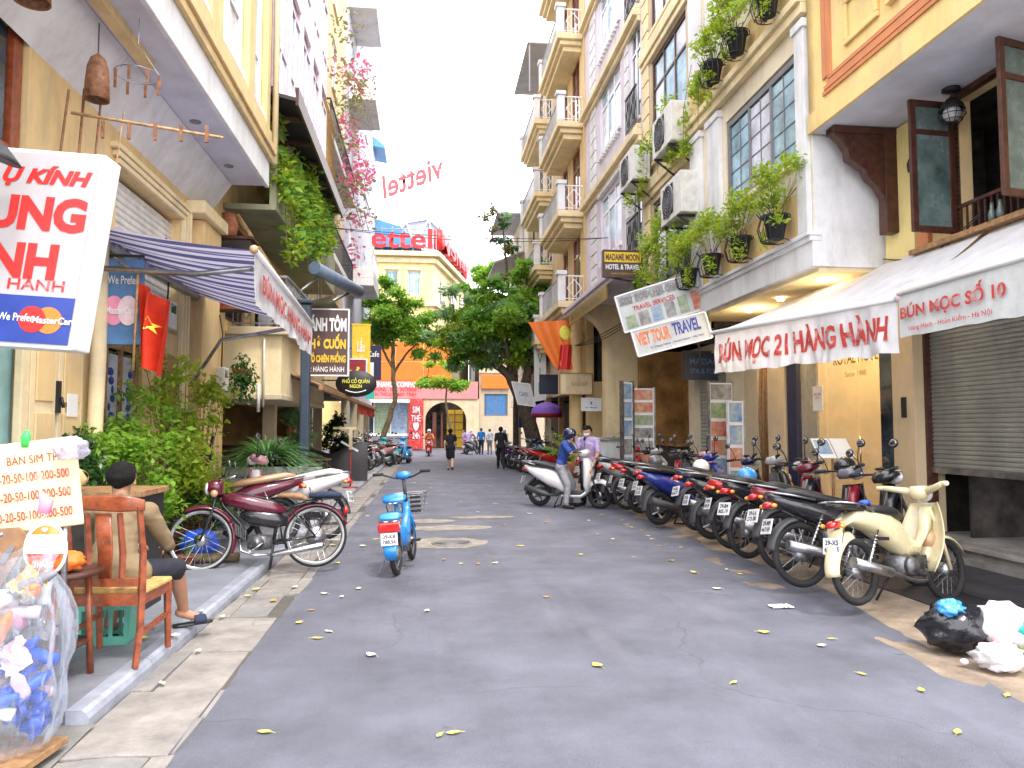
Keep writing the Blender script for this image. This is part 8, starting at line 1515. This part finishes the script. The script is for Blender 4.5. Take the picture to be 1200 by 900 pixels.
def patch(B, name, mt, a0, a1, b0, b1, e=.008): return B.part(name, MB().add([on(B, a0, b0, e), on(B, a1, b0, e), on(B, a1, b1, e), on(B, a0, b1, e)], [(0, 1, 2, 3)]), mt, fix=False)
B = hsign('sign', 'orange and brown hotel sign with rounded frame, topmost on the right', (4.1, 17, 5.2), (5.06, 17, 5.2), (4.1, 17, 5.83), 'brown_sign', .14, 'brown_sign'); patch(B, 'orange_band', 'yellow_print', .04, .96, .56, .95)
stext(B, 'MADAME MOON', 'brown_sign', .5, .75, .26, .86, bold=.04); stext(B, 'HOTEL & TRAVEL', 'white_print', .5, .38, .2, .86, bold=.03); stext(B, 'www.madamemoon', 'gold', .5, .14, .1, .6); B.part('bracket', MB().bar((4.3, 17.07, 5.2), (5.5, 17.07, 5.0), .04).box(4.85, 5.0, 17, 17.15, 4.95, 5.12), 'iron')
B = hsign('sign', 'large tilted grey tour sign with a row of small photographs', (3.86, 14.2, 3.5), (5.3, 13.5, 3.9), (3.66, 14.2, 4.2), 'signgrey', .16)
for i, mm in enumerate(('photo_green', 'photo_grey', 'photo_blue', 'photo_grey', 'photo_green', 'photo_red')): patch(B, 'photo', mm, .05+i*.16, .18+i*.155, .06, .4+.03*i)
for i in range(5): patch(B, 'letter_block', 'photo_grey', .03+i*.19, .19+i*.19, .7, .94)
stext(B, 'CITY TOUR HALONG SAPA', 'greyprint', .5, .82, .16, .9, bold=.02); stext(B, 'TRAVEL SERVICES', 'red', .42, .55, .13, .5, bold=.02)
B = hsign('sign', 'lower tilted white tour sign reading TRAVEL in orange and blue capitals', (3.98, 13.7, 2.98), (5.25, 13.2, 3.3), (3.84, 13.7, 3.46), 'signgrey', .14); stext(B, 'VIET TOUR', 'orange', .27, .62, .5, .44, bold=.03, shear=.1); stext(B, 'TRAVEL', 'blue_print', .72, .66, .48, .36, bold=.03, shear=.1); stext(B, '21 Hang Hanh - Hoan Kiem - Ha Noi', 'blue_print', .55, .2, .1, .72)
B = hsign('sign', 'dark navy hanging sign between the tour signs and the white awning', (5.67, 16, 2.72), (6.7, 15.9, 2.7), (5.67, 16, 3.34), 'navy', .1, 'navy'); stext(B, 'MASSAGE', 'signblue2', .5, .65, .22, .7); stext(B, 'SPA & FOOT', 'signblue2', .5, .3, .18, .7)
B = hsign('sign', 'beige box sign standing out from the yellow wall', (4.35, 24.2, 2.75), (5.45, 24.2, 2.75), (4.35, 24.2, 3.45), 'beige', .3, 'wood'); stext(B, 'SILK & SHOP', 'gold', .6, .5, .2, .5); patch(B, 'side_strip', 'cream_lt', .03, .18, .05, .95)
B = hsign('sign', 'small pale blue square sign under the beige box sign', (4.95, 23.6, 2.2), (5.6, 23.6, 2.2), (4.95, 23.6, 2.6), 'white_plastic', .06); stext(B, '✿', 'blue_print', .5, .62, .25, .1); stext(B, 'Spa - Massage', 'blue_print', .5, .25, .15, .6)
B = hsign('sign', 'dark blue panel hanging beside the beige box sign', (4.1, 27, 2.9), (5.3, 27, 2.9), (4.1, 27, 3.6), 'navy', .1, 'navy')
B = hsign('sign', 'tilted grey white board hanging by the purple parasol', (3.6, 29.5, 2.6), (4.3, 29.3, 2.5), (3.35, 29.5, 3.5), 'signgrey', .1); stext(B, 'CAFE', 'greyprint', .5, .5, .2, .5)
B = hsign('sign', 'tall pale vertical banner right of the big tree trunk', (4.6, 31.8, 2.8), (5.1, 31.8, 2.9), (4.6, 31.8, 5.2), 'white_plastic', .1); stext(B, 'V\nI\nP', 'teal_bright', .5, .5, .7, .5)
fg = thing('banner', 'orange and red cloth banner draped from the balcony rail right of the big tree', 'banner', S(4.35, 24.6, 5.2), A); MB().grid(lambda a, c: Vector((-1.0*(1-c)*(1-a)*.9+.55*a-.1, .06*sin(a*12)+.05*c, -1.5*c+.1*a)), 16, 14).build('cloth', 'orange', fg, fix=False); MB().grid(lambda a, c: Vector((.1+.5*a-.1*c, .06*sin(a*9)-.05, -.75-.85*c)), 10, 8).build('red_panel', 'red_bright', fg, fix=False); MB().ball((.25, -.04, -.35), (.2, .02, .25), 10, 6).build('yellow_disc', 'lemon', fg)
um = thing('parasol', 'purple closed dome parasol beside the big tree trunk', 'parasol', S(4.55, 28.2, 0.05), A); MB().lathe([(.6, 2.15), (.58, 2.3), (.45, 2.45), (.2, 2.56), (.001, 2.6)], 20).build('canopy', 'purple', um, fix=False); MB().lathe([(.61, 2.15), (.6, 2.0), (.58, 2.0)], 20).build('valance', 'red_dark', um, fix=False); MB().tube([(0, 0, 0), (0, 0, 2.6)], .03, 8).build('pole', 'steel', um)
# postcard racks
def rack(u, v, w, z0, z1, n, mats_, label, rz=0):
    T_ = thing('poster_rack', label, 'poster rack', S(u, v, .06), A+rz); MB().box(-w/2, w/2, 0, .06, z0, z1).build('back_board', 'white_plastic', T_); MB().box(-w/2-.03, -w/2, -.04, .07, 0, z1+.03).box(w/2, w/2+.03, -.04, .07, 0, z1+.03).build('frame', 'steel', T_)
    h = (z1-z0)/n
    for i in range(n): MB().box(-w/2+.03, w/2-.03, -.012, -.002, z0+h*i+.04, z0+h*(i+1)-.03).build('picture', mats_[i % len(mats_)], T_)
    return T_
rack(5.05, 17.0, .5, .4, 2.5, 7, ('photo_blue', 'photo_red', 'photo_grey', 'photo_grey', 'photo_green', 'photo_red', 'photo_red'), 'narrow rack of small framed pictures at the warm brown opening'); rack(4.5, 16.4, .3, .1, 2.6, 6, ('photo_blue', 'photo_blue', 'photo_grey', 'photo_blue'), 'slim bluish poster column left of the picture rack', .5)
rack(6.05, 14.8, .5, .2, 2.5, 6, ('photo_blue', 'photo_blue', 'photo_red', 'photo_red', 'photo_green', 'photo_grey'), 'rack of red and blue posters between the light shutter and wooden strips'); rack(6.1, 14.2, .3, .3, 2.1, 4, ('photo_blue', 'photo_red', 'photo_blue'), 'narrow tilted poster strip leaning right of the red and blue rack', -.3)
# metal cabinet, palms
mc = thing('utility_cabinet', 'worn grey metal cabinet on the pavement before the entrance column', 'cabinet', S(4.75, 18.6, .06), A); MB().box(-.55, .5, -.3, .3, 0, 1.25).build('casing', 'acwhite', mc, bevel=.015); MB().box(-.62, .56, -.36, .36, 1.251, 1.34).build('lid', 'steel', mc, bevel=.015); MB().box(-.5, -.03, -.315, -.301, .12, 1.15).build('door', 'signgrey', mc, bevel=.01); MB().box(.02, .46, -.315, -.301, .12, 1.15).build('door', 'acwhite', mc, bevel=.01); MB().box(-.35, -.15, -.32, -.316, .6, .85).build('sticker', 'white_print', mc)
def palm(u, v, label, s=1, mt='leaf_a'):
    T_ = thing('potted_palm', label, 'potted plant', S(u, v, .06), A); MB().lathe([(.001, 0), (.2*s, 0), (.28*s, .45*s), (.25*s, .45*s), (.001, .4*s)], 18).build('pot', 'terracotta', T_); m = MB(); r_ = random.Random(int(v*10))
    for i in range(34):
        a = r_.uniform(0, 6.28); el = r_.uniform(.6, 1.4); L_ = r_.uniform(.7, 1.1)*s; d = Vector((cos(a), sin(a), 0)); sd_ = Vector((-sin(a), cos(a), 0)); pts = [d*(L_*t*cos(el)+.3*t*t*s)+Vector((0, 0, .45*s+L_*1.3*t*sin(el)-.5*t*t*s)) for t in [k/8 for k in range(9)]]
        for k in range(2, 9):
            for e in (-1, 1): q = pts[k]+sd_*e*.24*s*(1-abs(k/8-.5))+d*.08-Vector((0, 0, .06)); m.add([pts[k]+d*.02, pts[k]-d*.02, q], [(0, 1, 2)])
        m.tube(pts, .006, 3, False)
    m.build('frond', mt, T_, fix=False, kind='stuff'); return T_
palm(4.9, 20.6, 'spiky green palm standing by the foot of the entrance column', 1.1, 'leaf_c'); palm(4.6, 23.5, 'bright green palm behind the standing man', 1.15, 'leaf_a'); palm(4.7, 26.2, 'low green palm beneath the dark blue panel', .9, 'leaf_b')
mn = thing('lectern_menu', 'slanted open menu on a thin stand before the glass hotel entrance', 'menu stand', S(5.35, 9.35, .06), A); MB().tube([(0, 0, 0), (0, 0, 1.2)], .02, 6).build('post', 'wood', mn); MB().box(-.18, .18, -.18, .18, 0, .02).build('foot', 'iron', mn)
Tm = Matrix.Translation(Vector((0, 0, 1.28))) @ Matrix.Rotation(R(48), 4, 'X')
for s, mm in ((-1, 'photo_blue'), (1, 'white_print')): o = MB().box(s*.13-.12, s*.13+.12, -.17, .17, 0, .015, Tm).build('page', 'white_plastic', mn); MB().box(s*.13-.1, s*.13+.1, -.1, .14, .016, .018, Tm).build('print', mm, o)
# helmets resting on the parked bikes
def helmet(loc, mt, label):
    H = thing('helmet', label, 'helmet', loc, .5); MB().ball((0, 0, .06), (.135, .12, .12), 18, 12).build('shell', mt, H); MB().loft([((.1, 0, .06), (0, .09, 0), (0, 0, .01)), ((.17, 0, .04), (0, .07, 0), (0, 0, .008))]).build('peak', 'black', H)
helmet(S(4.25, 9.55, .92), 'p_sky', 'sky blue helmet resting on the seat of the motorbike with the red stripe'); helmet(S(3.95, 17.3, .95), 'p_orange', 'orange helmet lying on the scooter behind the man in lilac'); helmet(S(3.85, 25.1, .9), 'p_blue', 'blue helmet on a motorbike near the big tree')
# rubbish
Wg = G(1118, 768, .01); tbg = crumple('bin_bag', 'full black rubbish bag slumped on the concrete at the lower right', S(3.78, 5.05, .03), (.21, .19, .2), 'bag_black', 3, 'bin bag', .3)
crumple('carrier_bag', 'pale blue plastic bag resting on top of the black rubbish bag', S(3.72, 5.0, .27), (.09, .08, .07), 'film_white', 6, 'plastic bag', .5); C.objects
for ob in bpy.data.objects:
    if ob.get('label', '').startswith('pale blue plastic bag'): ob.children[0].data.materials[0] = M('p_sky')
crumple('rubbish_bag', 'white rubbish bag with pink and teal contents at the right edge', S(4.1, 4.95, .03), (.2, .2, .2), 'bag_white', 12, 'bin bag', .35, None)
wb = [ob for ob in bpy.data.objects if ob.get('label', '').startswith('white rubbish bag')][0]
for x, y, z, mm in ((-.1, -.14, .1, 'pink'), (.04, -.17, .2, 'teal_bright'), (-.02, -.16, .06, 'leaf_a'), (.12, -.12, .12, 'pink')): MB().ball((x, y, z), (.09, .06, .05), 10, 8).build('content', mm, wb)
crumple('rubbish_bag', 'small clear rubbish bag full of pinkish scraps in front of the black bag', S(3.78, 4.62, .02), (.15, .12, .1), 'bag_white', 19, 'bin bag', .4)
g = G(1136, 776); tag(MB().ball((0, 0, .02), (.03, .025, .02), 10, 8).build('scrap', 'palepink', None, loc=S(3.6, 4.72, .02)), 'small pinkish scrap beside the clear rubbish bag', 'litter')
g = G(915, 712); ts = MB().grid(lambda a, c: Vector(((a-.5)*.2, (c-.5)*.13, .012+.02*abs(noise.noise((a*5, c*5, 2))))), 10, 8).build('wrapper', 'white_plastic', None, loc=g, rz=.1, fix=False); tag(ts, 'crumpled clear white wrapper lying on the right half of the road', 'litter')
# fallen leaves
r = random.Random(31)
spots = [(310, 858), (515, 862), (531, 859), (1122, 858), (1180, 815), (435, 768), (372, 748), (500, 716), (541, 661), (680, 650), (742, 653), (787, 657), (560, 661), (520, 656), (974, 749), (962, 757), (895, 741), (868, 673), (852, 668), (813, 671), (798, 642), (772, 640), (764, 632), (740, 618), (735, 614), (728, 610), (745, 600), (752, 622), (760, 628), (772, 618), (700, 626), (718, 632), (840, 690), (705, 603), (690, 610), (640, 612), (620, 602), (232, 765), (205, 745), (190, 803), (260, 725), (236, 717), (180, 735), (170, 748), (290, 700), (320, 706), (300, 692), (345, 690), (385, 740), (400, 700), (420, 690), (365, 715), (380, 696), (350, 730), (395, 660), (410, 650), (425, 640), (390, 640), (440, 632), (405, 628), (450, 615), (430, 605), (470, 598), (455, 590), (500, 590), (520, 580), (540, 588), (560, 600), (590, 615), (575, 570), (530, 565), (505, 572), (485, 566), (550, 575), (600, 575), (620, 582), (580, 590), (610, 640), (580, 660), (640, 700), (1080, 810), (1010, 790), (860, 800), (700, 780), (905, 640), (880, 630), (1130, 760), (1075, 735)]
proto = {}
for k, mm in enumerate(('fallen', 'fallen_pale', 'fallen_or')):
    for q in range(3):
        m = MB(); n = 6; L_, w_ = .11, .026+.006*q
        for s in (-1, 1): m.grid(lambda a, c: Vector(((a-.5)*L_, s*c*w_*sin(pi*min(1, a*1.02))**.7*(1+.3*(q == 1)), .003+.003*q*(a-.5)**2*4+.003*c*(1+.5*q)+.0015*sin(a*7+q))), 7, 2)
        m.tube([(-.5*L_, 0, .006), (-.5*L_-.03, .006, .004)], .0015, 4); proto[(k, q)] = m.mesh('fallen_leaf', mm)
for i, (px, py) in enumerate(spots):
    g = G(px, py, .006); u, v = UV(g.x, g.y)
    if u < -1.9: g = G(px, py, .112)
    elif u > 3.9: g.z = .03+.02
    elif u < -1.2: g.z = .018
    k = r.choice((0, 0, 1, 1, 1, 0, 2)) if py < 840 else 0; o = bpy.data.objects.new('fallen_leaf', proto[(k, r.randrange(3))]); C.objects.link(o); o.location = g; o.rotation_euler = (0, 0, r.uniform(0, 6.28)); sc = r.uniform(.5, .85)*(1 if py > 640 else 1.35); o.scale = (sc, sc, 1)
    where = 'at the very bottom of the picture' if py > 780 else ('on the left pavement' if u < -1.9 else 'on the stone slabs of the left gutter') if u < -1.2 else 'along the feet of the right hand motorbikes' if u > 3.3 else 'on the tarmac around the blue electric bicycle' if u < .6 and v < 11 else 'on the tarmac short of the white scooter' if v < 14 else 'on the road behind the white scooter'
    tag(o, ('yellow', 'pale', 'orange brown')[k]+' dry leaf lying '+where+(', curled' if i % 2 else ', flat'), 'leaf', 'fallen leaves scattered over the road')
# overhead wires
def wire(name, label, pts, r_=.012, n=3):
    o = thing(name, label, 'cable', S(*pts[0]), A); P0 = Vector(pts[0])
    for k in range(n):
        m = MB(); Q = []
        for a, b_ in zip(pts, pts[1:]):
            a, b_ = Vector(a)-P0, Vector(b_)-P0
            for i in range(9): t = i/8; p = a.lerp(b_, t); p.z -= (.12+.08*k)*4*t*(1-t)*min(1.5, (b_-a).length/8); p.x += .03*k; Q.append(p)
        m.tube(Q, r_, 5); m.build('strand', 'cable', o)
wire('cable_bundle', 'slack black cables running along the right fronts above the shop openings', [(6.2, 9.4, 3.75), (5.5, 14.1, 3.55), (5.3, 17.6, 4.6), (4.9, 24.4, 4.4)], .014, 3)
wire('cable_bundle', 'thin cable draped under the white awning canopy top', [(6.12, 9.3, 3.9), (6.1, 8.4, 3.7), (6.0, 7.4, 3.95)], .008, 2)
wire('cable_bundle', 'black wires sagging along the left house above the restaurant canopy', [(-3.3, 12.3, 4.3), (-2.5, 19, 4.0), (-2.9, 30, 4.6)], .012, 2)
# lamp stand-in details on the pillar
wl = thing('wall_lamp', 'little black lantern on the cream pilaster beside the corbel', 'lantern', S(6.1, 8.62, 4.85), A); MB().lathe([(.001, 0), (.05, .02), (.06, .12), (.03, .2), (.001, .22)], 12).build('glass', 'black', wl); MB().tube([(0, 0, .22), (.06, 0, .28), (.1, 0, .2)], .01, 5).build('arm', 'iron', wl)
for v in (7.2, 7.32): tag(MB().lathe([(.001, 0), (.035, 0), (.04, .1), (.02, .16), (.018, .22), (.001, .22)], 12).build('bottle', 'glass_frost', None, loc=S(6.1, v, 3.845), rz=A), 'frosted bottle on the shelf of the casement window, %s of two' % ('nearer' if v < 7.25 else 'farther'), 'bottle')

wire('cable_bundle', 'cables crossing high over the street from the vine balcony to the stone house', [(-2.5, 17, 6.2), (5.2, 21, 7.2)], .009, 2)
wire('cable_bundle', 'tangle of drooping cables at the corner of the white house by the tour signs', [(5.1, 13.9, 5.6), (4.95, 14.1, 4.2), (5.3, 14.3, 3.3), (6.2, 13.4, 3.5)], .013, 4)
for i, (u, v, z) in enumerate(((-3.4, 10.0, 2.9), (-3.4, 12.0, 2.2))):
    mb_ = thing('meter_box', ('grey electric meter box under the shutter moulding', 'grey electric meter box low on the cream pier')[i], 'meter box', S(u if i == 0 else -3.24, v, z), A); MB().box(0, .12, -.14, .14, 0, .36).build('case', 'acwhite', mb_, bevel=.01); MB().box(.12, .125, -.09, .09, .2, .32).build('window', 'glass_dark', mb_); MB().tube([(.04, 0, .36), (.04, .02, .9), (-.02, .05, 1.2)], .012, 5).build('conduit', 'cable', mb_)

def seat_cloth(u, v, mt, label, z=.86, s=1):
    o = thing('raincoat', label, 'raincoat', S(u, v, z), A+.3); MB().grid(lambda a, c: Vector(((a-.5)*.5*s, (c-.5)*.42*s, .05-.55*abs(c-.5)**1.6-.1*abs(a-.5)+.035*noise.noise((a*6, c*6, u*9)))), 16, 14).build('cloth', mt, o, fix=False, solid=.006)
seat_cloth(4.35, 8.75, 'c_navy', 'crumpled navy raincoat thrown over the seat of the dark motorbike'); seat_cloth(4.4, 10.95, 'c_grey', 'grey rain sheet draped over the navy motorbike by the brown pillar'); seat_cloth(4.3, 14.2, 'c_white', 'white rain cover on the grey motorbike farther along the row')
helmet(S(4.9, 8.3, 1.1), 'p_black', 'black helmet hanging on the handlebar behind the cream motorbike'); helmet(S(4.2, 11.1, .96), 'p_white', 'white helmet resting on the navy motorbike seat'); helmet(S(4.2, 13.4, .95), 'p_grey', 'grey helmet on the black scooter before the light shutter')
